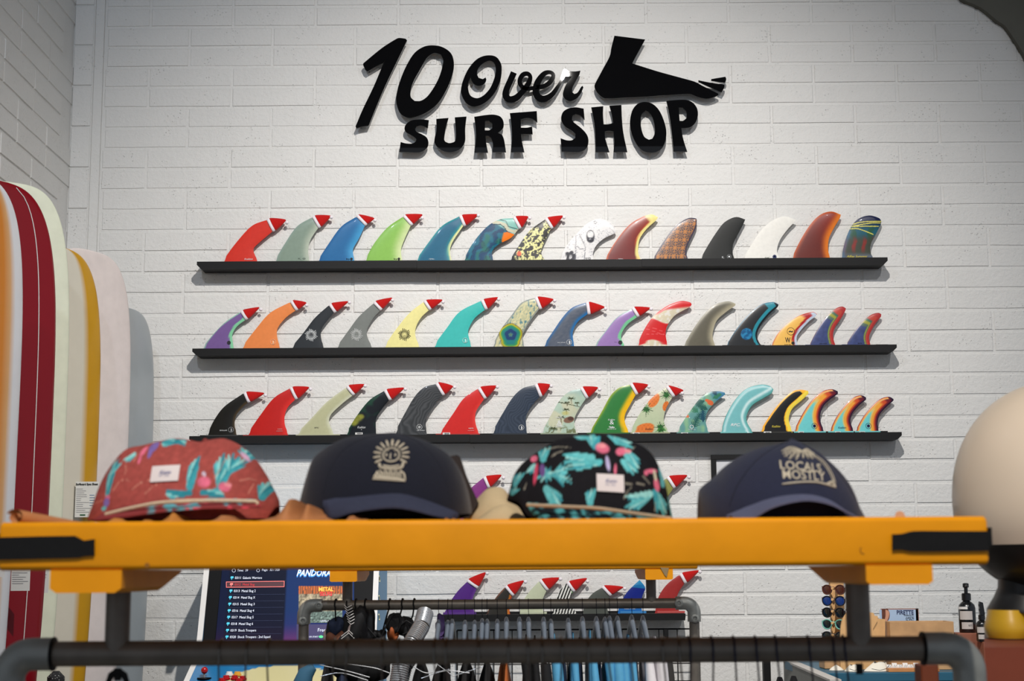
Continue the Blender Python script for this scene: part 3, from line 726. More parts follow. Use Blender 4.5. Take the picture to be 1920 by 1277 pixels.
FN('C10', wC, 1, [(1150,598),(1290,370),(1420,200),(1560,115),(1650,118),(1660,140)], [(1650,220),(1600,330),(1550,440),(1545,530),(1575,598)], p_quilt, 'brown surf fin with an orange starburst weave print', fine=True)
FN('D11', wD, 1, [(-230,590),(-110,380),(30,180),(130,115),(200,103),(283,130)], [(265,175),(200,300),(150,400),(140,470),(150,540),(178,590)], base((42,43,42)), 'plain charcoal black surf fin with a white badge on the top shelf', matte=True)
FN('D12', wD, 1, [(245,595),(360,400),(480,230),(620,125),(740,95),(850,135)], [(830,165),(760,240),(680,350),(645,440),(645,510),(690,595)], base((236,234,226)), 'off-white surf fin nearly the colour of the wall', matte=True)
FN('D13', wD, 1, [(798,585),(900,370),(1020,180),(1130,75),(1250,40),(1358,75)], [(1350,110),(1290,210),(1230,330),(1215,430),(1225,520),(1255,585)], lambda q: mixc(mixc(mixc(C(104,36,26), C(140,42,22), sm(q.v,.2,.9)), C(196,84,24), 1-sm(q.dl, 0, 7)), C(228,124,38), 1-sm(q.dt, 2, 17)), 'tall burnt-orange surf fin with a dark red heart')
FN('D14', wD, 1, [(1362,580),(1400,400),(1470,220),(1560,120),(1680,85),(1790,115),(1815,150)], [(1805,190),(1760,280),(1710,370),(1690,450),(1700,520),(1740,580)], p_summer, 'short blue and red artwork surf fin with yellow lines, rightmost on the top shelf', fine=True)
# ---- second shelf
pg = bands((120,92,150), [(1.8,(150,196,176))], [(5.5,(132,206,160))])
FN('E1', wE, 2, [(110,620),(240,460),(380,320),(545,210)], [(600,300),(510,370),(455,460),(460,560),(478,620)], pg, 'purple surf fin with mint edges, leftmost on the second shelf', [(755,160),(775,182)])
FN('E2', wE, 2, [(550,620),(720,400),(880,220),(1105,100)], [(1165,195),(1060,270),(965,390),(960,500),(998,620)], base((232,136,74)), 'plain orange surf fin on the second shelf', [(1285,105),(1290,135)], matte=True)
FN('E3', wE, 2, [(1110,615),(1250,450),(1380,280),(1540,135)], [(1595,220),(1520,310),(1455,410),(1455,520),(1492,615)], base((46,50,54)), 'black surf fin with a white smiling sun print', [(1755,93),(1772,104)], matte=True)
FN('F4', wF, 2, [(-300,612),(-160,420),(-40,260),(120,115)], [(195,195),(120,280),(50,410),(60,510),(118,610)], base((120,124,120)), 'mid grey surf fin with a white smiling sun print', [(330,52),(336,78)], matte=True)
FN('F5', wF, 2, [(235,610),(380,400),(530,220),(685,98)], [(745,190),(660,270),(600,380),(595,490),(650,610)], base((234,226,152)), 'pale yellow surf fin with a black smiling sun print', [(895,75),(905,98)], matte=True)
FN('F6', wF, 2, [(790,600),(940,400),(1090,210),(1330,85)], [(1375,185),(1260,280),(1190,410),(1195,500),(1230,600)], base((60,184,176)), 'plain turquoise surf fin with a small anchor badge', [(1520,48),(1530,68)], matte=True)
FN('F7', wF, 2, [(1455,600),(1560,400),(1680,240),(1770,120),(1850,75),(1935,55)], [(1985,180),(1900,290),(1830,400),(1800,480),(1820,595)], p_agate, 'clear cream-swirled surf fin with a green and blue agate disc', [(2145,68),(2160,84)], fine=True)
FN('G8', wG, 2, [(105,600),(220,430),(330,270),(440,160),(590,105)], [(610,235),(500,320),(445,430),(448,520),(465,600)], p_greyblue, 'slate grey surf fin with blue edges on the second shelf', [(800,155),(812,174)])
FN('G9', wG, 2, [(675,602),(800,440),(940,270),(1105,175)], [(1165,270),(1060,350),(990,460),(1000,540),(1045,602)], bands((150,118,176), [(1.6,(150,196,176))], [(5.5,(120,198,148))]), 'lilac surf fin with green edges, right of the slate grey one', [(1315,165),(1325,178)])
FN('G10', wG, 2, [(1165,602),(1230,440),(1340,270),(1490,150),(1650,88),(1760,100),(1782,125)], [(1760,155),(1690,190),(1580,260),(1500,380),(1490,480),(1515,602)], p_redwhite, 'glossy red and cream streaked surf fin without a hat', fine=True)
FN('H11', wH, 2, [(-218,548),(-107,356),(0,210),(90,125),(170,92),(250,80),(315,105)], [(310,125),(230,180),(130,270),(90,380),(90,460),(125,548)], edge((96,92,78), (150,146,128), (176,168,142), 8, 14), 'smoky translucent grey-brown surf fin on the second shelf')
FN('H12', wH, 2, [(205,548),(330,350),(460,200),(580,110),(690,88),(745,110)], [(738,135),(650,215),(560,330),(530,420),(550,490),(600,548)], p_teal, 'black surf fin with a teal stripe and a round blue patch', fine=True)
FN('H13', wH, 2, [(660,548),(740,400),(850,290),(960,220),(1090,185),(1130,210)], [(1110,235),(1050,280),(960,380),(925,450),(945,548)], bands((240,188,92), [(1.1,(206,90,60))], [(4.4,(198,210,226)),(9,(176,34,36))], tipk=.5), 'small amber surf fin with red and pale blue edge stripes')
FN('H14', wH, 2, [(1040,548),(1130,370),(1230,230),(1320,150),(1380,132),(1418,150)], [(1412,175),(1370,250),(1310,340),(1290,430),(1322,548)], p_rain, 'navy surf fin with rainbow trailing edge, taller of the last two on the second shelf', fine=True)
FN('H15', wH, 2, [(1410,530),(1500,390),(1590,280),(1670,215),(1740,195),(1772,208)], [(1768,235),(1715,300),(1670,380),(1650,450),(1670,530)], p_rain, 'small navy surf fin with rainbow trailing edge, rightmost on the second shelf', fine=True)
# ---- third shelf
FN('I1', wI, 3, [(50,625),(140,450),(250,310),(460,165)], [(505,270),(440,330),(375,420),(360,530),(390,625)], edge((30,29,26), None, (78,62,40), 5, 6), 'black surf fin with a bronze tint, leftmost on the third shelf', [(690,165),(706,188)])
FN('I2', wI, 3, [(500,625),(650,410),(800,220),(980,110)], [(1040,235),(960,320),(925,410),(925,520),(968,625)], edge((194,36,32), None, (226,50,44), 5, 12), 'glossy scarlet surf fin, second on the third shelf', [(1195,98),(1212,118)])
FN('I3', wI, 3, [(1050,625),(1220,450),(1400,260),(1615,100)], [(1685,190),(1560,290),(1440,410),(1425,510),(1490,625)], edge((186,186,148), (200,200,170), (208,210,182), 5, 8), 'slender cream-green translucent surf fin on the third shelf', [(1820,65),(1828,82)])
FN('J4', wJ, 3, [(-310,620),(-180,410),(-40,240),(120,140)], [(175,245),(90,350),(35,440),(28,540),(35,620)], p_darkfloral, 'dark navy and green floral surf fin with a yellow bloom', [(345,105),(360,118)], fine=True)
FN('J5', wJ, 3, [(240,605),(350,400),(460,210),(570,100),(700,62)], [(775,190),(690,290),(610,420),(590,510),(605,605)], wood((52,54,56), (76,78,80)), 'charcoal wood-grain surf fin with a round white badge', [(895,85),(915,97)], fine=True)
FN('J6', wJ, 3, [(735,635),(900,390),(1020,220),(1175,115)], [(1245,230),(1160,360),(1145,450),(1160,540),(1198,635)], edge((206,40,36), None, (224,60,52), 5, 8), 'glossy red surf fin with a barcode sticker at its base', [(1385,82),(1396,94)])
FN('J7', wJ, 3, [(1335,605),(1450,400),(1570,210),(1680,110),(1815,72)], [(1870,205),(1780,310),(1720,420),(1718,510),(1730,605)], wood((44,54,68), (60,70,86)), 'slate blue wood-grain surf fin with a white anchor badge', [(1990,70),(2002,84)], fine=True)
FN('K8', wK, 3, [(85,625),(200,410),(300,240),(400,150),(525,112)], [(590,225),(520,330),(465,440),(465,530),(490,625)], p_scene, 'pale green surf fin printed with palm islands and a hut', [(725,100),(745,122)], fine=True)
FN('K9', wK, 3, [(620,625),(770,370),(870,190),(970,100),(1085,68)], [(1150,185),(1090,290),(1030,410),(1035,510),(1085,610)], p_rasta, 'green surf fin with a yellow trailing edge on the third shelf', [(1290,70),(1300,92)])
FN('K10', wK, 3, [(1085,600),(1200,390),(1330,220),(1490,100)], [(1565,210),(1500,320),(1470,420),(1475,510),(1530,600)], p_pine, 'surf fin printed with orange pineapples and green leaves', [(1685,130),(1675,165)], fine=True)
FN('L11', wL, 3, [(-268,519),(-156,346),(-36,190),(60,132),(140,123),(200,135)], [(205,155),(120,220),(40,310),(15,390),(25,460),(50,519)], p_tropic, 'blue-green surf fin printed with palm leaves and orange blooms', fine=True)
FN('L12', wL, 3, [(160,540),(210,370),(300,210),(410,100),(550,58),(640,72),(675,105)], [(655,145),(580,190),(470,260),(415,360),(425,440),(490,540)], p_aqua, 'large pale aqua surf fin with soft white edges', fine=True)
FN('L13', wL, 3, [(540,515),(640,360),(740,230),(850,130),(930,108),(1010,118)], [(1015,145),(950,210),(860,290),(825,380),(835,450),(865,515)], p_yellow, 'yellow surf fin with a black centre', fine=True)
FN('L14', wL, 3, [(870,515),(960,340),(1050,210),(1150,125),(1240,103),(1300,122)], [(1300,150),(1230,200),(1160,270),(1130,360),(1140,440),(1175,515)], p_sunset, 'aqua surf fin with sunset edges, largest of the three at the right end', fine=True)
FN('L15', wL, 3, [(1220,515),(1290,370),(1380,250),(1460,180),(1530,162),(1575,182)], [(1575,205),(1510,260),(1445,340),(1425,420),(1460,515)], p_sunset, 'aqua surf fin with sunset edges, second from the right end of the third shelf', fine=True)
FN('L16', wL, 3, [(1468,515),(1550,370),(1640,260),(1720,195),(1800,177),(1843,198)], [(1842,215),(1780,270),(1710,350),(1690,430),(1700,515)], p_sunset, 'aqua surf fin with sunset edges, rightmost on the third shelf', fine=True)
# ---- fourth shelf: only two fins rise between the caps
FN('O1', ident, 4, [(832,985),(855,945),(880,918),(906,896)], [(914,915),(900,935),(893,955),(900,985)], base((134,56,128)), 'magenta-purple surf fin peeking out right of the navy cap with the sun emblem', [(940,891),(944,896)])
FN('Q1', ident, 4, [(1180,985),(1205,945),(1228,915),(1249.7,896.5)], [(1262,916),(1250,935),(1243,955),(1250,985)], base((140,142,78)), 'olive surf fin peeking out behind the black floral cap', [(1288,891.5),(1292,895)])
# ---- bottom shelf
FN('M1', wM, 5, [(75,705),(190,490),(290,350),(410,230)], [(545,325),(500,430),(480,520),(530,700)], edge((84,44,126), None, (104,62,140), 5, 6), 'deep purple surf fin, leftmost on the shelf behind the rear rail', [(668,100),(690,112)])
FN('M2', wM, 5, [(665,700),(740,560),(830,420),(935,305)], [(1035,430),(1010,500),(1000,600),(1010,700)], bands((52,50,46), [(2,(120,80,62))], [(2.4,(176,64,44)),(5,(206,124,44))]), 'dark surf fin with a thin orange and red edge on the bottom shelf', [(1195,215),(1220,230)])
FN('M3', wM, 5, [(1130,700),(1180,520),(1270,370),(1410,220)], [(1510,355),(1460,470),(1450,580),(1490,690)], base((196,202,172)), 'pale green-white surf fin on the bottom shelf', [(1690,175),(1705,192)])
FN('N4', wN, 5, [(-176,645),(-108,404),(-50,310),(17,241)], [(100,360),(60,450),(80,540),(165,655)], p_zebra, 'black and white striped surf fin with a green flash', [(285,175),(296,215)], fine=True)
FN('N5', wN, 5, [(225,650),(270,500),(360,380),(485,300)], [(590,415),(560,500),(560,580),(580,650)], base((80,84,78)), 'grey-green surf fin on the bottom shelf', [(770,290),(792,312)], matte=True)
FN('N6', wN, 5, [(690,655),(740,500),(830,350),(990,195)], [(1065,300),(1030,400),(1010,520),(1030,655)], p_blue, 'royal blue and cyan surf fin without a hat on the bottom shelf', fine=True)
FN('N7', wN, 5, [(1190,650),(1240,430),(1350,260),(1520,125)], [(1585,245),(1510,360),(1480,480),(1530,650)], base((160,48,46)), 'brick red surf fin, rightmost on the bottom shelf', [(1780,72),(1796,88)])

# ---- printed marks, stickers and fin bases
YM = YF-.0052
def T(key, body, w, x, y, h, m, **k):
    (px, py), = w([(x, y)]); text('printed_text', body, px, py, h, YM, m, FINS[key], **k)
def dot(key, w, x, y, r, m, name='printed_badge', ring=False):
    (px, py), = w([(x, y)]); g = P(px, py, YM); R_ = S(r, YM)
    mb = MB()
    if ring: mb.tube([(g.x+math.cos(a)*R_, YM, g.z+math.sin(a)*R_) for a in np.linspace(0, 2*PI, 21)[:-1]], S(.35, YM), 4, closed=True)
    else: mb.lathe([(R_, -.0003), (R_, .0003)], (g.x, YM, g.z), 18, 'y')
    mb.build(name, m, FINS[key])
GRY = ink('grey_ink', C(170, 172, 172)); YINK = ink('yellow_ink', C(226, 206, 70)); NINK = ink('navy_ink', C(30, 44, 90)); BINK = ink('black_ink', C(20, 20, 22)); DINK = ink('dim_ink', C(90, 104, 92))
T('A1', 'Koalition', wA, 395, 575, 3.6, WINK, shear=.3, wpx=16); T('A2', 'K. O', wA, 995, 570, 3, DINK, wpx=14)
T('A3', 'by', wA, 1515, 573, 3, BINK, wpx=7); dot('A3', wA, 1554, 573, 2.4, BINK); T('B4', 'by', wB, 130, 572, 3, BINK, wpx=7); dot('B4', wB, 168, 572, 2.4, BINK)
T('B5', '~TFW~', wB, 535, 576, 2.6, WINK, wpx=13); T('C8', 'RYO', wC, 437, 570, 4, INK, wpx=10); T('C9', '~TFW~', wC, 800, 577, 2.6, WINK, wpx=14)
T('D11', 'K.', wD, 35, 556, 4, WINK); dot('D11', wD, 103, 547, 3.8, GRY, ring=True); dot('D11', wD, 103, 547, 1.7, WINK)
T('D12', 'Joel', wD, 525, 558, 2.6, DINK, shear=.4, wpx=11); dot('D12', wD, 614, 548, 3.8, NINK); dot('D12', wD, 614, 545, 1.3, WINK)
T('D14', 'Alfias Summer', wD, 1540, 545, 4.4, YINK, shear=.3, wpx=40)
dot('E1', wE, 415, 555, 3.6, INK); dot('G9', wG, 978, 552, 3.8, INK); T('G9', '—', wG, 925, 548, 2, INK, wpx=5)
for key, w, cx, cy, m in [('E2', wE, 910, 548, ink('pale_orange_ink', C(246,206,166))), ('F6', wF, 1153, 530, ink('pale_teal_ink', C(206,236,230))), ('J7', wJ, 1665, 550, WINK), ('G8', wG, 404, 550, WINK), ('I1', wI, 318, 575, GRY)]:
    dot(key, w, cx, cy, 4.8, m, ring=True)
    (px, py), = w([(cx, cy)]); text('printed_text', 'J', px+1.3, py+.3, 4.5, YM, m, FINS[key], wpx=3); text('printed_text', 'I', px, py, 6, YM, m, FINS[key]); 
T('G8', 'THE CAPTAIN', wG, 315, 555, 1.6, WINK, wpx=15); T('I1', 'SKULLER', wI, 233, 583, 2.2, WINK, wpx=14)
for key, w, cx, cy, m in [('E3', wE, 1340, 470, WINK), ('F4', wF, -70, 465, ink('pale_grey_ink', C(212,214,212))), ('F5', wF, 470, 465, BINK)]:
    (px, py), = w([(cx, cy)]); mb = MB(); g = P(px, py, YM)
    for i in range(24):
        a = i*PI/12; r0, r1 = S(5.6, YM), S(9.5+3*((i*5) % 4)/3, YM)
        mb.tube([(g.x+math.cos(a)*r0, YM, g.z+math.sin(a)*r0), (g.x+math.cos(a+.06)*(r0+r1)/2, YM, g.z+math.sin(a+.06)*(r0+r1)/2), (g.x+math.cos(a)*r1, YM, g.z+math.sin(a)*r1)], S(.6, YM), 4)
    mb.build('sun_rays', m, FINS[key]); dot(key, w, cx, cy, 4.4, m, 'sun_face', ring=True)
    mb = MB().tube([(g.x+math.cos(a)*S(2.2, YM), YM, g.z+math.sin(a)*S(2.2, YM)) for a in np.linspace(-2.7, -.4, 7)], S(.35, YM), 4)
    for s in (-1, 1): mb.ball((g.x+s*S(1.3, YM), YM, g.z+S(1.3, YM)), S(.5, YM), 6, 4)
    mb.build('smile', m, FINS[key])
for x0 in (1190, 1560): T('H14' if x0 == 1190 else 'H15', 'AREA MPRO', wH, x0, 503 if x0 == 1190 else 500, 2, BINK, wpx=14 if x0 == 1190 else 8)
(px, py), = wH([(868, 375)]); dot('H13', wH, 868, 380, 7, INK, ring=True); T('H13', '~', wH, 868, 380, 9, BINK, bold=.04)
T('H13', 'W', wH, 838, 470, 10, BINK, bold=.02, wpx=10); dot('H13', wH, 890, 497, 3, BINK); T('H13', 'SURF FIN', wH, 838, 512, 1.6, BINK, wpx=12)
T('I2', '—', wI, 868, 566, 4, WINK, wpx=9); T('I2', '—', wI, 865, 588, 3, WINK, wpx=12); T('J6', 'WATTS', wJ, 1098, 560, 2.4, WINK, wpx=9); T('J6', '—', wJ, 1098, 584, 3, WINK, wpx=12)
T('I3', 'RFC', wI, 1280, 553, 2.6, INK, wpx=9, shear=.3); T('J4', 'Koalition', wJ, -135, 548, 4.4, WINK, shear=.3, wpx=15); dot('J4', wJ, -134, 574, .7, WINK)
dot('J5', wJ, 518, 545, 5, WINK, ring=True); dot('J5', wJ, 518, 545, 2.6, GRY); T('J5', 'SURF COMPANY', wJ, 535, 584, 1.8, WINK, wpx=15)
for key, cx in (('K8', 292), ('K9', 882)):
    T(key, 'Koalition', wK, cx-5, 436 if key == 'K8' else 462, 3.2, WINK, shear=.4, wpx=13); T(key, '&', wK, cx, 495, 8, WINK, wpx=8)
    T(key, 'TikiBo', wK, cx, 528 if key == 'K8' else 548, 3.4, WINK, bold=.03, wpx=11); T(key, 'HAWAII CLUB', wK, cx, 545 if key == 'K8' else 568, 2, WINK, wpx=16)
T('K10', 'Koalition', wK, 1300, 567, 3.6, BINK, shear=.4, wpx=14); dot('L11', wL, -142, 435-55+0, 1, WINK)
T('L12', 'RFC.', wL, 305, 450, 5, WINK, shear=.3, wpx=18, bold=.02); T('L12', '—', wL, 325, 470, 3, WINK, wpx=9); T('L13', 'Koalition', wL, 700, 465, 4.4, YINK, shear=.4, wpx=16)
T('L15', 'Koalition', wL, 1342, 477, 4, NINK, shear=.4, wpx=15)
for key, cx in (('L14', 1075), ('L16', 1600)): dot(key, wL, cx, 460, 5.2, NINK, ring=True); dot(key, wL, cx, 460, 3, NINK); dot(key, wL, cx, 460, 1.2, WINK)
(px, py) = (1000+1782/6, 710+543/6); 
g = P(px, py, YM); MB().tube([(g.x+math.cos(a)*S(3.2, YM), YM, g.z+math.sin(a)*S(3.2, YM)) for a in np.linspace(0, 2*PI, 17)[:-1]], S(.7, YM), 4, closed=True).build('printed_badge', WINK, FINS['L11'])
text('printed_text', 'TROPICAL', px, py+5, 1.6, YM, WINK, FINS['L11'], wpx=15)
T('N6', 'KEEL FINE', wN, 860, 578, 2.4, WINK, wpx=20)
def sticker(key, x0, x1, y0, y1):
    a = P(x0, y1, YF-.0068); b = P(x1, y0, YF-.0068); b_ = MB().box(a.x, b.x, YF-.0075, YF-.006, a.z, b.z).build('price_sticker', PAPER, FINS[key])
    mb = MB(); n = 9
    for i in range(n):
        xx = a.x+(b.x-a.x)*(.2+.65*i/n); mb.box(xx, xx+(b.x-a.x)*(.02+.025*(i % 3)), YF-.0079, YF-.0075, a.z+(b.z-a.z)*.15, b.z-(b.z-a.z)*.15)
    mb.build('bar_code', INK, FINS[key])
for key, x0, x1, y0, y1 in [('J4',666,680,811,815),('J6',830,844,811,816),('K10',1186,1199,811,815),('L11',1277,1290,811,815),('L13',1432,1446,809,814),('L14',1497,1507,809,814),('L15',1566,1576,809,814),('L16',1611,1622,809,814),('H14',1544,1552,649,652),('H15',1632,1639,648,651),('G10',1241,1263,649,652.5)]: sticker(key, x0, x1, y0, y1)
tabm = {}
for key, x0, x1, c in [('I1',388,446,(66,66,66)),('I2',456,541,(150,44,40)),('I3',555,638,(176,176,146)),('J6',817,900,(170,52,48)),('J7',922,989,(40,46,54)),('K8',1013,1083,(140,150,128)),('K9',1100,1182,(52,96,48)),('K10',1180,1256,(150,150,124)),('L11',1268,1330,(90,130,126)),('L12',1350,1400,(118,186,184)),('L13',1424,1484,(52,50,46)),('L14',1488,1548,(112,196,196)),('L15',1552,1600,(112,196,196)),('L16',1602,1650,(112,196,196)),('H12',1358,1438,(40,42,44)),('H14',1515,1568,(60,70,116)),('H15',1584,1632,(60,70,116)),('M1',831,892,(90,54,130)),('M3',972,1022,(190,196,168)),('N7',1225,1276,(190,84,80)),('N6',1157,1205,(60,130,190))]:
    row = {'I':3,'J':3,'K':3,'L':3,'H':2,'M':5,'N':5}[key[0]]; z = ROWZ[row]
    MB().box(P(x0, 800, YF).x, P(x1, 800, YF).x, YF-.0062, YF+.0062, z, z+.0105, .001).build('fin_base', mat('fin_base_%s' % key.lower(), C(*c), rough=.3, var=.08, coat=.3), FINS[key])

# ================================================================== SURFBOARDS ON THE LEFT
def board(px, py, Y, hw_px, label, paint, m='gloss', half=.285, rocker=.05, pin=None, thick=.030, tm=.6, p=4.5, qq=.284, name='surfboard'):
    top = P(px, py, Y); L = top.z; hwp = S(hw_px, Y); 
    th = min(np.linspace(.05, 1.45, 400), key=lambda t: abs(960+(top.x+half*math.cos(t))*F/(Y+half*math.sin(t))*1.0-(px+hw_px-(14 if px < -40 else 8))))
    e = empty(name, (top.x, Y, 0), label, 'surfboard', 'surfboards standing along the left wall', rz=th)
    def halfw(t):
        if t > tm: return half*max(0, 1-((t-tm)/(1-tm))**p)**qq
        return half*max(0, 1-.52*((tm-t)/tm)**2.0-(.46*max(0, (.04-t)/.04)**2))
    NT, NR = 90, 36; v = []; col = Q(); s_, t_, fr = [], [], []
    for j in range(NT+1):
        tt = j/NT; t = 1-(1-tt)**1.6 if tt > .5 or True else tt; t = min(t, .99995)
        w = max(halfw(t), .004); d = thick*min(1, (w/half)**.5)*(.55+.45*math.sin(PI*min(1, t*1.02)))
        yc = -rocker*(2*abs(t-.45))**2.2*.6*-1
        for k in range(NR):
            a = 2*PI*k/NR; c_, sn = math.cos(a), math.sin(a)
            x = w*math.copysign(abs(c_)**.75, c_); y = d*math.copysign(abs(sn)**.8, sn)
            v.append((x, y-yc*.6, t*L)); s_.append(x/w if w > 0 else 0); t_.append(t); fr.append(-sn)
    f = [(j*NR+k, j*NR+(k+1) % NR, (j+1)*NR+(k+1) % NR, (j+1)*NR+k) for j in range(NT) for k in range(NR)]
    f.append(tuple(range(NR))[::-1]); f.append(tuple(range(NT*NR, NT*NR+NR)))
    col.s, col.t, col.fr = map(np.array, (s_, t_, fr)); col.x = col.s*half*100; col.y = col.t*L*100
    mb = MB(); mb.v = v; mb.f = f
    mb.build('hull', mat('gloss_board' if m == 'gloss' else 'matt_board', attr=True, rough=.3 if m == 'gloss' else .5, spec=.35, coat=.15 if m == 'gloss' else 0, var=.02 if m == 'gloss' else .05, vscale=20, bump=0 if m == 'gloss' else .4, bscale=40), e, smooth=True, ang=70, local=True, cols=paint(col))
    if pin:
        pts = []
        for sgn in (1,):
            for t in np.linspace(.05, .994, 90):
                w = halfw(t)*pin; yy = -thick*(.55+.45*math.sin(PI*min(1, t*1.02)))*min(1, (halfw(t)/half)**.5)*(1-pin**2.7)**.30
                yc = -rocker*(2*abs(t-.45))**2.2*.6*-1
                pts.append((w, yy-yc*.6-.001, t*L))
        MB().tube(pts, .0016, 5).build('pinline', mat('pinline_white', C(224, 220, 216), rough=.4), e, local=True)
    # tail block and a fin so the board reads as one from the side
    MB().poly([(-.01, .10), (.01, .10), (.008, .22), (-.008, .20)], thick*.5, thick+.12).build('tail_fin', STRAP, e, local=True)
    return e
def rails(deck, rail, s0):
    return lambda q: mixc(C(*deck), C(*rail), np.maximum(sm(np.abs(q.s), s0-.015, s0+.015), sm(-q.fr, .2, .4)))
bw = board(-62, 322, 4.8, 103, 'white surfboard with an orange deck panel, cut off by the left edge', rails((206,126,36), (214,216,220), .72))
bred = board(-25, 338, 5.25, 127, 'crimson surfboard with a thin white pinline', lambda q: np.tile(np.array(C(122,8,22)), (len(q.s), 1)), pin=.73)
bgr = board(16, 344, 5.72, 112, 'pale sage-green surfboard behind the crimson one', lambda q: np.tile(np.array(C(212,216,194)), (len(q.s), 1)), m='matt', half=.258)
bam = board(96, 462, 6.18, 92, 'cream textured surfboard with amber resin rails', rails((206,200,184), (192,142,20), .68))
bpk = board(163, 471, 6.55, 81, 'pale pink surfboard standing near the corner', lambda q: np.tile(np.array(C(224,213,208)), (len(q.s), 1)), m='matt')
bgy = board(232, 578, 6.86, 57, 'light grey surfboard with a glossy rail, shortest and rightmost of the row', lambda q: np.tile(np.array(C(162,168,170)), (len(q.s), 1)), half=.24)

def card(name, x0, y0, x1, y1, Y, m, label=None, cat=None, group=None, parent=None, th=.0008):
    a = P(x0, y1, Y); b = P(x1, y0, Y)
    if parent is None:
        e = empty(name, ((a.x+b.x)/2, Y, a.z), label, cat, group); MB().box(a.x, b.x, Y-th, Y+th, a.z, b.z).build('sheet', m, e); return e
    return MB().box(a.x, b.x, Y-th, Y+th, a.z, b.z).build(name, m, parent)
def lines(par, x0, y0, x1, y1, Y, n, m, seed=1, name='printed_lines', h=.8):
    mb = MB(); r = random.Random(seed)
    for i in range(n):
        y = y0+(y1-y0)*(i+.5)/n; xx = x0+(x1-x0)*r.uniform(.3, 1); a = P(x0, y+h/2, Y); b = P(xx, y-h/2, Y); mb.box(a.x, b.x, Y-.0004, Y, a.z, b.z)
    return mb.build(name, m, par)
YT = 6.27
c1 = card('spec_sheet', 140, 903, 186, 970, YT, PAPER, 'white spec sheet tag hanging on the cream and amber surfboard', 'tag', 'white spec sheets on the surfboards')
text('printed_text', 'Surfboard Spec Sheet', 163, 908, 4.2, YT-.002, BINK, c1, wpx=41, bold=.02)
lines(c1, 143, 915, 170, 962, YT-.0014, 13, ink('faint_ink', C(150,150,156)), 3); lines(c1, 168, 926, 180, 950, YT-.0014, 5, ink('blue_pen', C(110,140,170)), 5, 'pen_writing', 1.2)
MB().box(P(150, 965, YT).x, P(160, 965, YT).x, YT-.0018, YT-.0009, P(150, 967, YT).z, P(150, 964.5, YT).z).build('green_mark', ink('green_ink', C(40,90,60)), c1)
for x0, y0, x1, y1, Y, lab in [(20, 1068, 57, 1108, 5.24, 'white paper tag on the crimson surfboard just under the yellow beam'), (66, 1066, 92, 1112, 5.74, 'white paper tag on the sage-green surfboard just under the yellow beam'), (-14, 1060, 9, 1082, 4.84, 'white paper tag on the white surfboard at the left edge')]:
    c_ = card('spec_sheet', x0, y0, x1, y1, Y, PAPER, lab, 'tag', 'white spec sheets on the surfboards'); lines(c_, x0+3, y0+4, x1-4, y1-12, Y-.0014, 6, MATS['faint_ink'], x0+99)
# speckled black pad and a black fin seen low between the boards
bp_ = P(105, 1277, 5.9); e = empty('traction_pad', (bp_.x, 5.85, bp_.z-.3), 'black speckled tail pad low between the surfboards', 'pad')
SPK = mat('speckled_black', C(30,30,32), rough=.9)
MB().box(P(92, 1260, 5.4).x, P(122, 1260, 5.4).x, 5.36, 5.42, P(105, 1258, 5.4).z-.32, P(105, 1258, 5.4).z, .02).build('pad', SPK, e)
_n = SPK.node_tree; _v = _n.nodes.new('ShaderNodeTexVoronoi'); _v.inputs['Scale'].default_value = 120; _r = _n.nodes.new('ShaderNodeValToRGB'); _r.color_ramp.elements[0].color = (.5,.5,.48,1); _r.color_ramp.elements[1].color = (.012,.012,.013,1); _r.color_ramp.elements[0].position = .14; _r.color_ramp.elements[1].position = .22
_g = _n.nodes.new('ShaderNodeNewGeometry'); _n.links.new(_g.outputs['Position'], _v.inputs['Vector']); _n.links.new(_v.outputs['Distance'], _r.inputs[0]); _n.links.new(_r.outputs[0], _n.nodes['Principled BSDF'].inputs['Base Color'])

# ================================================================== DISPLAY TABLE WITH CLOTHES RAILS
YB = 1.71; YR = 1.85; YB2 = 4.42; YR2 = 4.52; RP = .0150
zt = 1.4582; zb = 1.4045; xl = P(-3, 1030, YB).x; xr = P(1853, 1015, YB).x
tb = empty('display_table', (0, YR, 0), 'front yellow plank table with black end straps, carried on a grey pipe rail', 'table', 'yellow plank tables on pipe rails')
tb2 = empty('display_table', (0, YR2, 0), 'rear yellow plank table mostly hidden behind the front one, on a thin pipe rail', 'table', 'yellow plank tables on pipe rails')
def beam(y0, y1, x0=xl, x1=xr, name='beam', tb=tb):
    # rounded-corner board
    r = .006; mb = MB(); n = 5
    prof = []
    for cx, cz, a0 in [(y0+r, zb+r, PI), (y1-r, zb+r, 1.5*PI), (y1-r, zt-r, 0), (y0+r, zt-r, .5*PI)]:
        for i in range(n+1): a = a0+PI/2*i/n; prof.append((cx+r*math.cos(a), cz+r*math.sin(a)))
    N_ = len(prof); v = [(x, y, z) for x in (x0, x0+.003, x1-.003, x1) for y, z in prof]
    def sh(k, s): 
        cy = (y0+y1)/2; cz = (zb+zt)/2
        for i in range(N_): x, y, z = v[k*N_+i]; v[k*N_+i] = (x, cy+(y-cy)*s, cz+(z-cz)*s)
    sh(0, .93); sh(3, .93)
    f = [(k*N_+i, k*N_+(i+1) % N_, (k+1)*N_+(i+1) % N_, (k+1)*N_+i) for k in range(3) for i in range(N_)]+[tuple(range(N_)), tuple(range(3*N_, 4*N_))]
    mb.add(v, f); return mb.build(name, YEL, tb, smooth=True, ang=50)
beam(YB, YB+.06); beam(YB2, YB2+.06, tb=tb2)
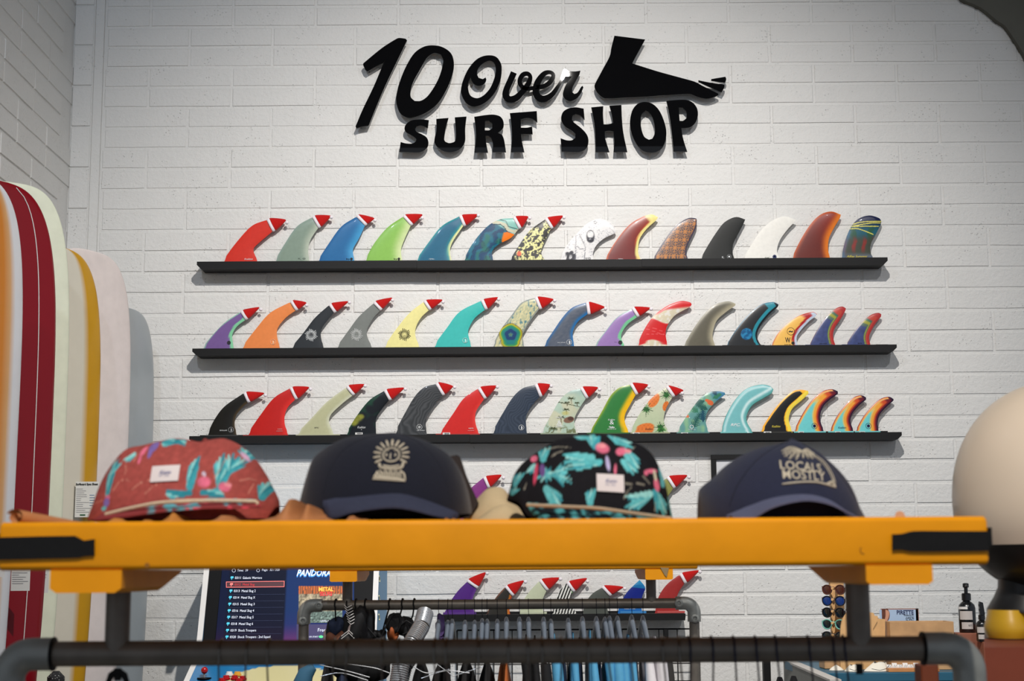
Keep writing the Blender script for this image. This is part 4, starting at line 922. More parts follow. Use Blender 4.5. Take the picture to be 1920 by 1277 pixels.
for t_b, y0, y1 in ((tb, YB+.062, 2.20), (tb2, YB2+.062, 4.84)):
    n_ = 3
    for i in range(n_):
        a = y0+(y1-y0)*i/n_; b = y0+(y1-y0)*(i+1)/n_-.003
        MB().box(xl+.004, xr-.004, a, b, zb+.002, zt-.0005, .004).build('plank', YEL, t_b)
# black inlaid straps at both ends of the front beam
def strap(pts, name='strap'):
    v = [(P(x, y, YB).x, P(x, y, YB).z) for x, y in pts]
    MB().poly(v, YB-.0035, YB+.004).build(name, STRAP, tb)
strap(smooth([(-6,1008),(70,1006),(141,1005),(158,1014),(178,1011),(178,1042),(160,1043),(146,1046),(70,1048),(-6,1050)], corner=20, sub=4))
strap(smooth([(1853,996),(1780,996),(1712,996),(1690,1001),(1672,1002),(1672,1032),(1690,1031),(1708,1034),(1780,1034),(1853,1033)], corner=20, sub=4))
for x in (xl-.0035, xr+.0005): MB().box(x, x+.003, YB-.0034, YB+.05, 1.4245, 1.4455).build('strap', STRAP, tb)
MB().lathe([(.0028, 0), (.0028, .0006)], (P(276, 1060, YB).x, YB-.0004, P(276, 1060, YB).z), 12, 'y').build('screw_mark', mat('dark_yellow', C(150,96,20), rough=.7), tb)
MB().tube([(P(1618, 1032, YB).x+.003*math.cos(a), YB-.0002, P(1618, 1032, YB).z+.004*math.sin(a)) for a in np.linspace(2.2, 5.2, 9)], .0006, 4).build('screw_mark', MATS['dark_yellow'], tb)
# feet under the beams: chamfered blocks
def foot(x0, x1, y0, y1, zbot, ch=.012, name='foot', tb=tb):
    v = [(x0, zb), (x1, zb), (x1, zbot+ch*.35), (x1-ch*.5, zbot), (x0+ch*.5, zbot), (x0, zbot+ch*.35)]
    n = 6; V = []
    for y, lift in ((y0, 0), (y1-.10, 0), (y1, .018)):
        for i, (x, z) in enumerate(v): V.append((x, y, min(zb, z+(lift if i > 1 else 0))))
    f = [tuple(range(n)), tuple(range(2*n, 3*n))]+[(k*n+i, k*n+(i+1) % n, (k+1)*n+(i+1) % n, (k+1)*n+i) for k in range(2) for i in range(n)]
    MB().add(V, f).build(name, YEL, tb)
foot(P(93, 1090, YB).x, P(227, 1090, YB).x, YB+.001, 2.02, P(160, 1112, YB).z, .014)
foot(P(1625, 1090, YB).x, P(1750, 1090, YB).x, YB+.001, 2.05, P(1690, 1096, YB).z, .010)
foot(P(618, 1085, YB2).x, P(669, 1085, YB2).x, YB2+.001, 4.8, P(640, 1091, YB2).z, .008, tb=tb2)
foot(P(1210, 1080, YB2).x, P(1262, 1080, YB2).x, YB2+.001, 4.8, P(1235, 1087, YB2).z, .008, tb=tb2)
tri = [(1238,1064),(1254,1065),(1250,1082),(1246,1078)]
MB().poly([(P(x, y, YB2).x, P(x, y, YB2).z) for x, y in tri], YB2-.001, YB2+.002).build('torn_patch', mat('bare_wood', C(150,128,92), rough=.8), tb2)
def rail(Yr, xL, xR, py, posts, front):
    tb = globals()['tb'] if front else tb2
    zr = P(960, py, Yr).z; rf = RP*1.3; n = 18 if front else 14
    a, b = P(xL, py, Yr).x, P(xR, py, Yr).x; R_ = rf*1.45
    MB().tube([(a+R_, Yr, zr), (b-R_, Yr, zr)], RP, n).build('rail', PIPE, tb, smooth=True)
    for s, x in ((1, a), (-1, b)):
        pts = [(x+s*(R_+rf*1.3), Yr, zr), (x+s*R_, Yr, zr)]+[(x+s*R_*(1-math.sin(t)), Yr, zr-R_*(1-math.cos(t))) for t in np.linspace(.2, PI/2, 8)]+[(x, Yr, zr-R_-rf*1.3)]
        m_ = MB().tube(pts, rf, n); m_.build('elbow_fitting', FIT, tb, smooth=True)
        for c in ((x+s*(R_+rf*.9), zr), (x, zr-R_-rf*.8)) if not front else ():
            MB().lathe([(rf*.62, 0), (rf*.62, -.004), (rf*.42, -.0055), (rf*.3, -.0055), (rf*.3, -.001)], (c[0], Yr-rf*.9, c[1]), 14, 'y').build('set_screw', FIT, tb)
        if front: MB().lathe([(RP*1.01, 0), (rf*1.04, .001), (rf*1.04, .003), (RP*1.01, .004)], (x+s*(R_+rf*1.3)-.003, Yr, zr), n, 'x').build('collar_ring', STRAP, tb, smooth=True, ang=30)
        MB().tube([(x, Yr, zr-R_-rf*1.2), (x, Yr, .015)], RP, n).build('leg', PIPE, tb, smooth=True)
        MB().lathe([(.045, 0), (.045, .006), (.024, .010), (.022, .04), (RP, .042)], (x, Yr, .0145), 18).build('floor_flange', FIT, tb)
    for pxp in posts:
        x = P(pxp, py-60, Yr).x; MB().tube([(x, Yr, zr+.004), (x, Yr, zb-.006)], RP*.98, n).build('post', PIPE, tb, smooth=True)
    return zr
ZR = rail(YR, 18, 1816, 1221, (221, 1609), True); ZR2 = rail(YR2, 570, 1301, 1133, (652, 1220), False)
for t_b, Yr, xs_ in ((tb, YR, (18, 1816)), (tb2, YR2, (570, 1301))):    # floor skids keep each rack upright
    for sx in xs_:
        x = P(sx, 1221 if t_b is tb else 1133, Yr).x; MB().box(x-.03, x+.03, Yr-.28, Yr+.28, 0, .014, .003).build('floor_skid', FIT, t_b)
# ---- wing bolt hanging under the post
for x, y in ((221, 1257), (1611, 1245)):
    g = P(x, y, YR); mb = MB().tube([(g.x, YR, ZR-RP-.002), (g.x, YR, g.z-.012)], .0045, 8)
    for s in (-1, 1) if x < 900 else (): mb.tube([(g.x, YR, g.z-.001), (g.x+s*.008, YR, g.z-.006), (g.x+s*.012, YR, g.z-.016)], [.0045, .0042, .003], 8)
    mb.build('wing_bolt', STRAP, tb, smooth=True)

# ================================================================== HANGERS
def hook_pts(r, zc, drop, n=12):
    """hook over a rail seen edge on: lies in the y-z plane"""
    pts = [(0, r*math.cos(a), zc+r*math.sin(a)) for a in np.linspace(-.5, PI*.97, n)]   # from front side over to the back? front is -y
    return [(x, -y, z) for x, y, z in pts]
HG = 'thin wire hangers on the front rail'
ORD = 'first second third fourth fifth sixth seventh eighth ninth tenth eleventh twelfth thirteenth fourteenth fifteenth sixteenth seventeenth eighteenth nineteenth twentieth twenty-first twenty-second twenty-third twenty-fourth twenty-fifth twenty-sixth twenty-seventh twenty-eighth'.split()
NH = [0, 0]
def wire_hanger(px, lean, navy):
    x = P(px, 1221, YR).x; r = RP+.0014
    e = empty('wire_hanger', (x, YR, 0), 'thin wire hanger on the front grey rail, %s from the left' % ORD[NH[0]], 'hanger', HG); NH[0] += 1
    zc = ZR
    pts = [(0, r*math.cos(a), r*math.sin(a)) for a in np.linspace(-.2, PI, 12)]            # back side up over to the front
    pts = [(lean*.25*(1-i/11), y, zc+z) for i, (_, y, z) in enumerate(pts)]
    pts += [(lean*.1, -r, zc-.012), (lean*.4, -r*.6, zc-.034), (lean*.6, 0, zc-.055), (lean*.8, 0, zc-.078)]
    MB().tube([(p[0], p[1], p[2]) for p in pts], .00115, 6).build('hook', navy, e, local=True)
    tri = [(lean*.8, 0, zc-.078), (lean, -.205, zc-.155), (lean, .205, zc-.155)]
    MB().tube(tri, .00115, 6, closed=True).build('shoulder_wire', navy, e, local=True)
NAVYW = mat('navy_coated_wire', C(24, 28, 52), rough=.35, metal=.4, var=0); STEEL = mat('steel_wire', C(120, 116, 110), rough=.28, metal=.9, var=0)
rr = random.Random(4)
for i, px in enumerate([415.5,466,505,628,652.5,717.6,746,814,836,898,953,990,1016.5,1053,1102,1137.5,1179.6,1240,1271,1292,1334,1374,1414.6,1451.8,1513,1558,1579]):
    wire_hanger(px, rr.uniform(-.006, .012) if px < 1500 else .010, STEEL if px < 1290 else NAVYW)
GREYP = mat('grey_hanger_plastic', C(104, 114, 126), rough=.4, var=.05)
def plastic_hanger(px, hpx=1181, cloth=None):
    x = P(px, 1133, YR2).x; r = RP+.0012; top = P(px, hpx, YR2).z+.010
    e = empty('plastic_hanger', (x, YR2, 0), 'grey plastic hanger seen edge-on on the rear rail, %s from the left' % ORD[NH[1]], 'hanger', 'grey plastic hangers on the rear rail'); NH[1] += 1
    pts = [(0, r*math.cos(a), ZR2+r*math.sin(a)) for a in np.linspace(-.2, PI, 10)]+[(0, -r*.9, ZR2-.015), (.001, -.004, ZR2-.03), (0, 0, top-.004)]
    MB().tube(pts, .0010, 5).build('hook', WIRE, e, local=True)
    def body(u, v):
        a = 2*PI*u; s = (v-.5)*2; y = s*.20; zc = top-.006-abs(s)**1.25*.075-.014
        return (math.cos(a)*.0078*(1-.25*abs(s)), y, zc+math.sin(a)*(.020 if abs(s) < .12 else .014))
    MB().grid(body, 12, 24).build('shoulders', GREYP, e, smooth=True, local=True)
cl = {}
for px, hp in [(822.7,1166),(840,1168),(848,1166),(872,1168),(890,1168),(904,1165),(913.4,1166),(932.4,1166),(949.3,1162),(973.7,1162),(990.6,1162),(1019,1162),(1032.6,1166),(1065,1164),(1091.6,1161),(1117.7,1161),(1133.8,1162),(1142.3,1160),(1157,1160),(1183.8,1158),(1204.8,1159)]: plastic_hanger(px, hp)
CB = mat('aqua_jersey', C(92, 172, 214), rough=.75, bump=.4, bscale=40, var=.12, vscale=18); CN = mat('navy_jersey', C(18, 32, 58), rough=.8, bump=.4, bscale=40); CK = mat('black_cotton', C(16, 16, 18), rough=.85, bump=.5, bscale=60)
CW = mat('white_cotton', C(238, 234, 236), rough=.8, bump=.4, bscale=40); CO = mat('orange_cloth', C(176, 94, 40), rough=.8, bump=.4, bscale=40); CP = mat('purple_cloth', C(66, 48, 96), rough=.8); CBR = mat('brown_cloth', C(112, 66, 44), rough=.8); CPK = mat('blush_cloth', C(176, 158, 154), rough=.7)
def garment(px, ytop, m, label, hw=.013, length=.75, sway=.0, group='garments on the rear rail', Yc=YR2, dep=.20, sleeve=None, name='shirt'):
    x = P(px, 1200, Yc).x; zt_ = P(px, ytop, Yc).z; sd = int(px*13) % 97
    e = empty(name, (x, Yc, zt_-length), label, 'clothing', group)
    def sh(u, v):
        a = 2*PI*u; d = (1-(1-v)**2)**.5 if v < 1 else 1     # opens quickly below the neck
        w = hw*(.25+.75*min(1, v*9)**.7)*(1+.25*math.sin(a*3+sd+v*5)); y = dep*(.22+.78*min(1, v*5)**.8)
        z = length*(1-v)+(-abs(math.cos(a))*.05*min(1, v*8))*0
        return (math.sin(a)*w+sway*v*.05+.004*math.sin(v*14+sd), -math.cos(a)*y, z-.06*abs(math.cos(a))*min(1, v*10)*(1-v))
    MB().grid(sh, 24, 26).build('body', m, e, smooth=True, ang=80, local=True)
    if sleeve:
        def sl(u, v):
            a = 2*PI*u; k = .8+.2*math.cos(v*7+sd)
            return (.010*math.sin(v*3)+math.cos(a)*.016*k, -dep*.95-.015*math.sin(v*2.6)+math.sin(a)*.022*k, length-.065-v*.42)
        MB().grid(sl, 14, 16).build('sleeve', m, e, smooth=True, ang=80, local=True)
for i, (px, yt, m, lab, sl) in enumerate([
    (835,1180,CK,'black garment at the left end of the plastic hangers',None),(985,1190,CK,'black shirt left of the blue shirts on the rear rail',True),(1002,1192,CK,'second black shirt left of the blue shirts',True),(1020,1195,CK,'black shirt next to the first blue shirt',True),
    (1040,1187,CB,'aqua blue shirt, first from the left on the rear rail',True),(1054,1198,CN,'navy shirt between the first two aqua shirts',None),(1072,1186,CB,'aqua blue shirt, second from the left on the rear rail',True),(1087,1196,CN,'navy shirt right of the second aqua shirt',None),
    (1106,1181,CB,'aqua blue shirt, third from the left, its shoulder high behind the front rail',True),(1119,1196,CN,'navy shirt right of the third aqua shirt',None),(1134,1181,CB,'aqua blue shirt, fourth from the left on the rear rail',True),(1150,1192,CB,'aqua blue shirt with a pocket seam, fifth from the left',True),(1162,1192,CB,'aqua blue shirt, sixth from the left',True),
    (1176,1190,CB,'aqua blue shirt, rightmost of the blue ones',True),(1190,1196,CN,'navy shirt between the blue and the white shirts',None),(1206,1190,CW,'white shirt, left one of the pair at the right end of the rear rail',True),(1228,1192,CW,'white shirt, right one of the pair at the end of the rear rail',True)]):
    garment(px, yt, m, lab, sleeve=sl, hw=.0085, group='shirts on the rear rail')
garment(945, 1232, CO, 'orange-brown shirt between the black clothes low on the rear rail', hw=.022, group='shirts on the rear rail', sleeve=True)
# bikinis and dark swimwear on black hooks at the left of the rear rail
def black_hook(px, bottom, x2=None, m=STRAP, r=.0028):
    x = P(px, 1133, YR2).x; q = P(x2 or px, bottom, YR2); rr_ = RP+.003
    return [(x+.003, YR2+rr_, ZR2-.002)]+[(x+.002*math.cos(a), YR2+rr_*math.cos(a), ZR2+rr_*math.sin(a)) for a in np.linspace(.3, PI, 8)]+[(x, YR2-rr_, ZR2-.006), ((x*2+q.x)/3, YR2-rr_*.7, ZR2-.03), (q.x, YR2-.006, q.z)]
def swim(label, hooks, lumps, group='dark swimwear on the left of the rear rail'):
    g = P(hooks[0][0], 1260, YR2); e = empty('swimwear', (g.x, YR2, g.z-.1), label, 'clothing', group)
    for h in hooks: MB().tube(black_hook(*h), .0024, 7).build('hook', STRAP, e, smooth=True)
    for nm, x, y, w, h, dep, m, tw in lumps:
        c = P(x, y, YR2); W_, H_ = S(w, YR2)/2, S(h, YR2)/2; sd = x*.7+y
        def sh(u, v):
            a = 2*PI*u; s = v*2-1; k = math.sqrt(max(0, 1-abs(s)**3.2))*(1+.22*math.sin(a*4+sd+3*v)); z = -s*H_
            return (c.x+math.cos(a)*W_*k+tw*(v-.5), c.y+math.sin(a)*dep*k, c.z+z+.006*math.sin(a*3+sd))
        MB().grid(sh, 20, 12).build(nm, m, e, smooth=True, ang=70)
    return e
swim('navy bikini top with a blush frill on the leftmost hook of the rear rail', [(630, 1170)], [('cup', 634, 1176, 34, 32, .03, CN, 0), ('strap_tie', 618, 1185, 12, 38, .02, CK, 0), ('frill', 612, 1196, 11, 26, .015, CPK, 0)])
swim('brown swimsuit hanging below the navy bikini top', [(652, 1186)], [('body', 631, 1196, 36, 26, .03, CBR, 0)])
e = swim('black and blush striped swimsuit bunched on the rear rail', [(668, 1150, 662)], [('body', 668, 1178, 50, 84, .045, CK, -.02), ('blush_panel', 655, 1180, 24, 30, .03, CPK, 0), ('lower_panel', 660, 1230, 90, 90, .05, CK, 0)])
mb = MB()
for i in range(7):
    g = P(651+i*1.2, 1137+i*5.2, YR2-.05); mb.tube([(g.x-.010, g.y+.01, g.z+.004), (g.x, g.y-.004, g.z-.004), (g.x+.012, g.y+.01, g.z+.003)], .0011, 5)
for y, w in ((1186, 28), (1191, 30)):
    mb.tube([tuple(P(640+0, y+7, YR2-.052)), tuple(P(654, y-4, YR2-.055)), tuple(P(664, y+6, YR2-.05))], .0011, 5)
mb.build('white_piping', WHITE, e)
swim('shiny black swimsuit right of the striped one', [(686, 1190, 700), (686, 1165, 672)], [('body', 684, 1175, 34, 76, .035, mat('black_lycra', C(20,20,22), rough=.3), 0), ('lower_body', 700, 1235, 60, 80, .05, CK, 0)])
swim('tangled black bikini with long straps', [(731, 1190, 716), (755, 1180, 742)], [('cup', 738, 1170, 30, 34, .03, CK, 0), ('cup', 757, 1174, 30, 30, .03, CK, 0), ('knot', 700, 1193, 26, 18, .02, CK, 0), ('amber_print', 737, 1188, 20, 26, .03, mat('amber_print_cloth', C(150,74,28), rough=.7), 0), ('strap_tie', 715, 1192, 18, 16, .02, CK, 0)])
swim('black swimsuit on the thick hook beside the shiny coil', [(777, 1165, 770)], [('body', 766, 1182, 20, 40, .03, CK, 0)])
mb = MB()
for pts in [[(716,1192),(726,1170),(737,1152),(748,1150),(752,1168),(745,1185)], [(752,1172),(762,1164),(772,1170),(768,1184),(755,1190)], [(690,1178),(697,1186),(704,1194)]]:
    mb.tube([tuple(P(x, y, YR2-.035)) for x, y in smooth(pts, closed=False, sub=3)], .0026, 6)
s_ = mb.build('strap_tangle', STRAP, None, smooth=True); tag(s_, 'loose loops of black strap in front of the tangled bikini', 'strap')
garment(826, 1150, CP, 'purple cloth top hanging at the left of the plastic hangers', hw=.010, length=.08, dep=.03, group=None, name='shirt')
# shiny corrugated coil
def coil(pts, r, label, group='shiny corrugated coils below the rear rail'):
    pp = [np.array(P(x, y, Y)) for x, y, Y in pts]; n = 330; q = []
    d = np.r_[0, np.cumsum([np.linalg.norm(pp[i+1]-pp[i]) for i in range(len(pp)-1)])]; t = np.linspace(0, d[-1], n); pp = np.array(pp)
    for k in range(3): q.append(np.interp(t, d, pp[:, k]))
    q = np.stack(q, 1); rs = [r*(1+.11*math.sin(i*2*PI/9)) for i in range(n)]
    e = empty('corrugated_coil', tuple(q[-1]), label, 'tube', group)
    MB().tube([tuple(v) for v in q[::10]], r*.84, 18).build('inner_tube', PIPE, e, smooth=True); mb = MB(); k = 0; step = .0062
    while k*step < d[-1]:
        c = np.array([np.interp(k*step, t, q[:, a]) for a in range(3)]); c1 = np.array([np.interp(min(k*step+.002, d[-1]), t, q[:, a]) for a in range(3)]); dr = Vector(c1-c) if np.linalg.norm(c1-c) > 1e-6 else Vector((0, 0, -1)); dr.normalize()
        u = dr.cross(Vector((0, 1, 0))).normalized(); w = dr.cross(u); mb.tube([Vector(c)+(u*math.cos(a)+w*math.sin(a))*r for a in np.linspace(0, 2*PI, 25)[:-1]], .0023, 6, closed=True); k += 1
    mb.build('ridges', CHROME, e, smooth=True)
    MB().tube([tuple(q[0]-(q[1]-q[0])*3), tuple(q[0])], r*.92, 16).build('collar', FIT, e, smooth=True)
coil([(797,1150,4.44),(790,1175,4.40),(772,1205,4.36),(752,1245,4.32),(745,1290,4.30)], .0225, 'shiny corrugated silver coil slanting down from the rear rail')
coil([(775,1230,4.62),(762,1250,4.58),(752,1290,4.56)], .016, 'second thinner silver coil half behind the first')
# dark clothes and hangers in the lower left between the rails
for px, yt, m, lab, hw_ in [(612,1240,CK,'black garment low beside the left rear leg',.020),(646,1243,CN,'dark navy garment low on the left of the rear rail',.026),(680,1240,CK,'black garment low under the striped swimsuit',.032),(790,1238,CK,'black garment right of the silver coils',.03),(830,1242,CK,'black garment below the plastic hangers at the left',.034),(872,1240,CK,'black garment under the fourth plastic hanger',.034),(912,1243,CK,'black garment left of the orange-brown shirt',.03)]:
    garment(px, yt, m, lab, hw=hw_, group='dark clothes low on the rear rail', Yc=YR2+.03)
for i, (a, b, c) in enumerate([((600,1247),(650,1258),(693,1270)),((640,1244),(700,1252),(730,1262)),((775,1250),(800,1262),(845,1255)),((790,1272),(835,1258),(880,1262)),((820,1246),(850,1268),(905,1250)),((600,1268),(640,1262),(690,1276))]):
    pts = [P(*p_, 4.28) for p_ in (a, b, c)]; e = MB().tube(smooth([tuple(p_) for p_ in pts], closed=False, sub=4), .0013, 6).build('wire_hanger', CHROME, None, smooth=True)
    tag(e, ['thin steel hanger arm over the dark clothes left of the silver coil, upper left', 'thin steel hanger arm over the dark clothes ending just left of the silver coil', 'thin steel hanger arm right of the silver coil, sagging in a V', 'steel hanger arm right of the silver coil peaking in the middle', 'steel hanger arm dipping among the black clothes, furthest right', 'steel hanger arm lowest of those left of the silver coil'][i], 'hanger', 'steel hanger arms among the dark clothes')
g = P(568, 1262, 4.3); e = empty('denim_sleeve', (g.x, 4.3, g.z-.3), 'blue sleeve hanging by the left rear leg', 'clothing')
MB().tube([tuple(P(588,1250,4.3)), tuple(P(574,1262,4.3)), tuple(P(564,1290,4.3)), tuple(P(560,1330,4.3))], [.012,.022,.028,.030], 12).build('sleeve', mat('denim', C(52,100,128), rough=.8, bump=.4), e, smooth=True)

# ================================================================== GRID PANEL AND PICTURE FRAME ON THE WALL
YG = W-.05
a = P(857, 1182, YG); b = P(1304, 1178, YG); e = empty('wire_grid_panel', ((a.x+b.x)/2, YG, .35), 'black wire grid display panel under the bottom fin shelf', 'display')
for i in range(14):
    x = a.x+(b.x-a.x)*i/13; MB().tube([(x, YG, a.z), (x, YG, .35)], .0024 if 0 < i < 13 else .004, 6).build('wire', SHELF, e)
for i in range(11):
    z = a.z-(a.z-.35)*i/10; MB().tube([(a.x, YG+.005, z), (b.x, YG+.005, z)], .0024 if i else .004, 6).build('wire', SHELF, e)
g = P(1248, 1188, YG); MB().box(g.x-.011, g.x+.011, YG-.02, YG+.006, g.z-.03, g.z+.02, .002).build('hook_clip', SHELF, e)
g = P(1246, 1195, YG-.05); s_ = empty('pouch', (g.x, YG-.05, g.z-.3), 'dark grey pouch on the grid panel under the clip', 'bag')
MB().grid(lambda u, v: (g.x+.045*math.cos(2*PI*u)*math.sin(PI*min(1, v*.55+.02))**.6, YG-.05+.02*math.sin(2*PI*u), g.z-.3*v), 16, 12).build('cloth', mat('dark_grey_cloth', C(60,58,56), rough=.9), s_, smooth=True)
YPF = W-.03; a = P(1337, 1010, YPF); b = P(1500, 852, YPF); e = empty('picture_frame', ((a.x+b.x)/2, YPF, a.z), 'thin black picture frame mostly hidden behind the right navy cap', 'frame'); t_ = .023
for nm, x0, x1, z0, z1 in [('frame_rail', a.x, b.x, b.z-t_, b.z), ('frame_rail', a.x, b.x, a.z, a.z+t_), ('frame_stile', a.x, a.x+t_, a.z+t_, b.z-t_), ('frame_stile', b.x-t_, b.x, a.z+t_, b.z-t_)]:
    MB().box(x0, x1, YPF-.012, YPF+.012, z0, z1, .001).build(nm, SHELF, e)
MB().box(a.x+t_, b.x-t_, YPF+.002, YPF+.01, a.z+t_, b.z-t_).build('print', mat('frame_mount', C(214,214,216), rough=.3, coat=.5), e)

# ================================================================== CAPS ON THE TABLE
class Crown:
    """dome whose front outline follows given points; (x,z) -> depth is known so prints can lie on it"""
    def __init__(s, top, bot, Yc, ry, ex=.62, fr=1.0):
        s.Yc, s.ry, s.ex = Yc, ry, ex
        f = lambda pts: np.array([(P(x, y, Yc).x, P(x, y, Yc).z) for x, y in smooth(pts, closed=False, corner=60, sub=8)])
        s.top, s.bot = f(top), f(bot)
        s.x0, s.x1 = s.top[0, 0], s.top[-1, 0]
        o = np.argsort(s.top[:, 0]); s.top = s.top[o]; o = np.argsort(s.bot[:, 0]); s.bot = s.bot[o]
        s.x0, s.x1 = s.top[0, 0], s.top[-1, 0]; s.xc = (s.x0+s.x1)/2; s.hw = (s.x1-s.x0)/2
    def zt(s, x): return np.interp(x, s.top[:, 0], s.top[:, 1])
    def zb(s, x): return np.minimum(np.interp(x, s.bot[:, 0], s.bot[:, 1]), s.zt(x)-.0005)
    def ryx(s, x): return s.ry*np.sqrt(np.clip(1-((x-s.xc)/s.hw)**2, 0, 1))**.8
    def front(s, x, z):
        t, b = s.zt(x), s.zb(x); q = np.clip((z-b)/(t-b), 0, 1); return s.Yc-s.ryx(x)*np.sqrt(np.clip(1-q**(1/s.ex), 0, 1))
    def mesh(s, e, paint, m, nu=150, nv=60, name='crown'):
        U = .5-.5*np.cos(np.linspace(0, PI, nu+1)); X = s.x0+(s.x1-s.x0)*(.5*U+.5*np.linspace(0, 1, nu+1)); mb = MB(); xs, zs, ph = [], [], []
        for j in range(nv+1):
            a = PI*j/nv
            for x in X:
                t, b = s.zt(x), s.zb(x); z = b+(t-b)*math.sin(a)**(2*s.ex) if 0 < j < nv else b
                y = s.Yc-s.ryx(x)*math.cos(a); mb.v.append((x, y, z)); xs.append(x); zs.append(z); ph.append(a)
        mb.f = [(j*(nu+1)+i, j*(nu+1)+i+1, (j+1)*(nu+1)+i+1, (j+1)*(nu+1)+i) for j in range(nv) for i in range(nu)]
        q = Q(); xs, zs = np.array(xs), np.array(zs)
        # printed cloth coordinates: pixels of the front view at the crown's own depth
        q.x = 960+(xs)*F/s.Yc; q.z = zs; q.y = 0*xs; q.a = np.array(ph)
        A = P(960, 980, s.Yc).z; B = P(960, 820, s.Yc).z; q.y = 980-(zs-A)/(B-A)*160-(q.x-960)*.0063
        if callable(paint): return mb.build(name, m, e, smooth=True, ang=75, cols=paint(q))
        return mb.build(name, m, e, smooth=True, ang=75)
    def wrap(s, off=.0012):
        def f(w): 
            y = s.front(w[:, 0], w[:, 2]); w = w.copy(); w[:, 1] = y-off; return w
        return f
    def patch(s, e, pts, name, m, off=.0012, n=8, th=.001):
        """four-cornered label following the crown"""
        (ax, ay), (bx, by), (cx, cy), (dx, dy) = [(P(x, y, s.Yc).x, P(x, y, s.Yc).z) for x, y in pts]; mb = MB()
        for k in (0, 1):
            n0 = len(mb.v)
            for j in range(n+1):
                for i in range(n+1):
                    u, v = i/n, j/n; x = (ax*(1-u)+bx*u)*(1-v)+(dx*(1-u)+cx*u)*v; z = (ay*(1-u)+by*u)*(1-v)+(dy*(1-u)+cy*u)*v
                    mb.v.append((x, float(s.front(x, z))-off-(th if k == 0 else 0), z))
            mb.f += [(n0+j*(n+1)+i, n0+j*(n+1)+i+1, n0+(j+1)*(n+1)+i+1, n0+(j+1)*(n+1)+i) for j in range(n) for i in range(n)]
        m_ = n+1; ring = [(i) for i in range(n)]+[n+j*m_ for j in range(n)]+[n*m_+n-i for i in range(n)]+[(n-j)*m_ for j in range(n)]
        o = m_*m_; mb.f += [(ring[i], ring[(i+1) % len(ring)], ring[(i+1) % len(ring)]+o, ring[i]+o) for i in range(len(ring))]
        return mb.build(name, m, e)
    def strokes(s, e, strokes, name, m, off=.0014):
        mb = MB()
        for pts, w in strokes:
            if len(pts) > 2: pts = smooth(pts, closed=False, corner=80, sub=3)
            q = [P(x, y, s.Yc) for x, y in pts]; n = len(q)
            mb.tube([(p.x, float(s.front(p.x, p.z))-off, p.z) for p in q], [S(w, s.Yc)/2*(1 if 0 < i < n-1 else .7) for i in range(n)], 5)
        return mb.build(name, m, e, smooth=True)
def brim(e, inner, outer, Yi, Yo, m, name='brim', th=.0022, paint=None, nu=48, nv=10, arch=0):
    I = resample(smooth(inner, closed=False, corner=80, sub=6), nu); O = resample(smooth(outer, closed=False, corner=80, sub=6), nu); mb = MB(); px, py = [], []
    for k in (0, 1):
        for j in range(nv+1):
            v = j/nv
            for i in range(nu+1):
                u = i/nu; edge_ = math.sin(PI*u)**.5; Y = Yi+(Yo-Yi)*v*edge_+(1-edge_)*.03*0
                yi, yo = I[i], O[i]; p = yi*(1-v)+yo*v; g = P(p[0], p[1]-arch*math.sin(PI*v)*edge_, Y); mb.v.append((g.x, g.y, g.z-(th if k else 0))); px.append(p[0]); py.append(p[1])
    a = (nu+1)*(nv+1)
    for k in (0, 1): mb.f += [(k*a+j*(nu+1)+i, k*a+j*(nu+1)+i+1, k*a+(j+1)*(nu+1)+i+1, k*a+(j+1)*(nu+1)+i) for j in range(nv) for i in range(nu)]
    ring = list(range(nu+1))+[nu+j*(nu+1) for j in range(1, nv+1)]+[nv*(nu+1)+i for i in range(nu-1, -1, -1)]+[j*(nu+1) for j in range(nv-1, 0, -1)]
    mb.f += [(ring[i], ring[(i+1) % len(ring)], ring[(i+1) % len(ring)]+a, ring[i]+a) for i in range(len(ring))]
    q = Q(); q.x, q.y = np.array(px), np.array(py)
    return mb.build(name, m, e, smooth=True, ang=60, cols=paint(q) if paint else None)
NAVY = mat('navy_twill', C(21, 24, 38), rough=.85, bump=.35, bscale=900, var=.10, vscale=200, spec=.2, sheen=.15)
NAVY2 = mat('navy_twill_worn', C(38, 42, 64), rough=.85, bump=.35, bscale=900, var=.10, vscale=200, spec=.2, sheen=.15)
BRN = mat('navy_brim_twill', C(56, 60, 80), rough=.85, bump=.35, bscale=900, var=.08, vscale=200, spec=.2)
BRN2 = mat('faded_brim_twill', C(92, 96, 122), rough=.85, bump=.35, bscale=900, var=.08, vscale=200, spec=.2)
ROPE = mat('cream_rope', C(222, 204, 176), rough=.9, bump=.8, bscale=500, var=.1, vscale=300)
LABEL = mat('woven_label', C(226, 216, 216), rough=.85, var=.03); LINK = ink('label_ink', C(90, 96, 150)); EMB = mat('cream_embroidery', C(196, 186, 166), rough=.9, bump=.5, bscale=800, var=.1, vscale=300)
INSHADE = mat('cap_shade_black', C(14, 14, 17), rough=.95)  # near-black that stands in for shade inside the cap
def s_(pts, ox, oy, k): return win(pts, ox, oy, k)
CG = 'caps on the yellow table'
def fl_base(q, k, groups, ox, oy):
    s = Q(); s.x, s.y = (q.x-ox)*k, (q.y-oy)*k; return s
def petals(s, c, x, y, L, a0, a1, n, cols, w=34, back=.0):
    for i in range(n):
        a = a0+(a1-a0)*i/max(1, n-1); l = L*(.75+.35*((i*5) % 4)/3); c = lay(c, cols[i % len(cols)], seg(s, [(x, y), (x+math.cos(a)*l*.6, y+math.sin(a)*l*.6), (x+math.cos(a)*l, y+math.sin(a)*l)], w*.78, w*.25))
    return c
TQ, TQ2, TQ3 = (108, 196, 200), (64, 160, 174), (150, 214, 212); PK, PK2, VI = (226, 112, 140), (240, 150, 160), (130, 108, 178)
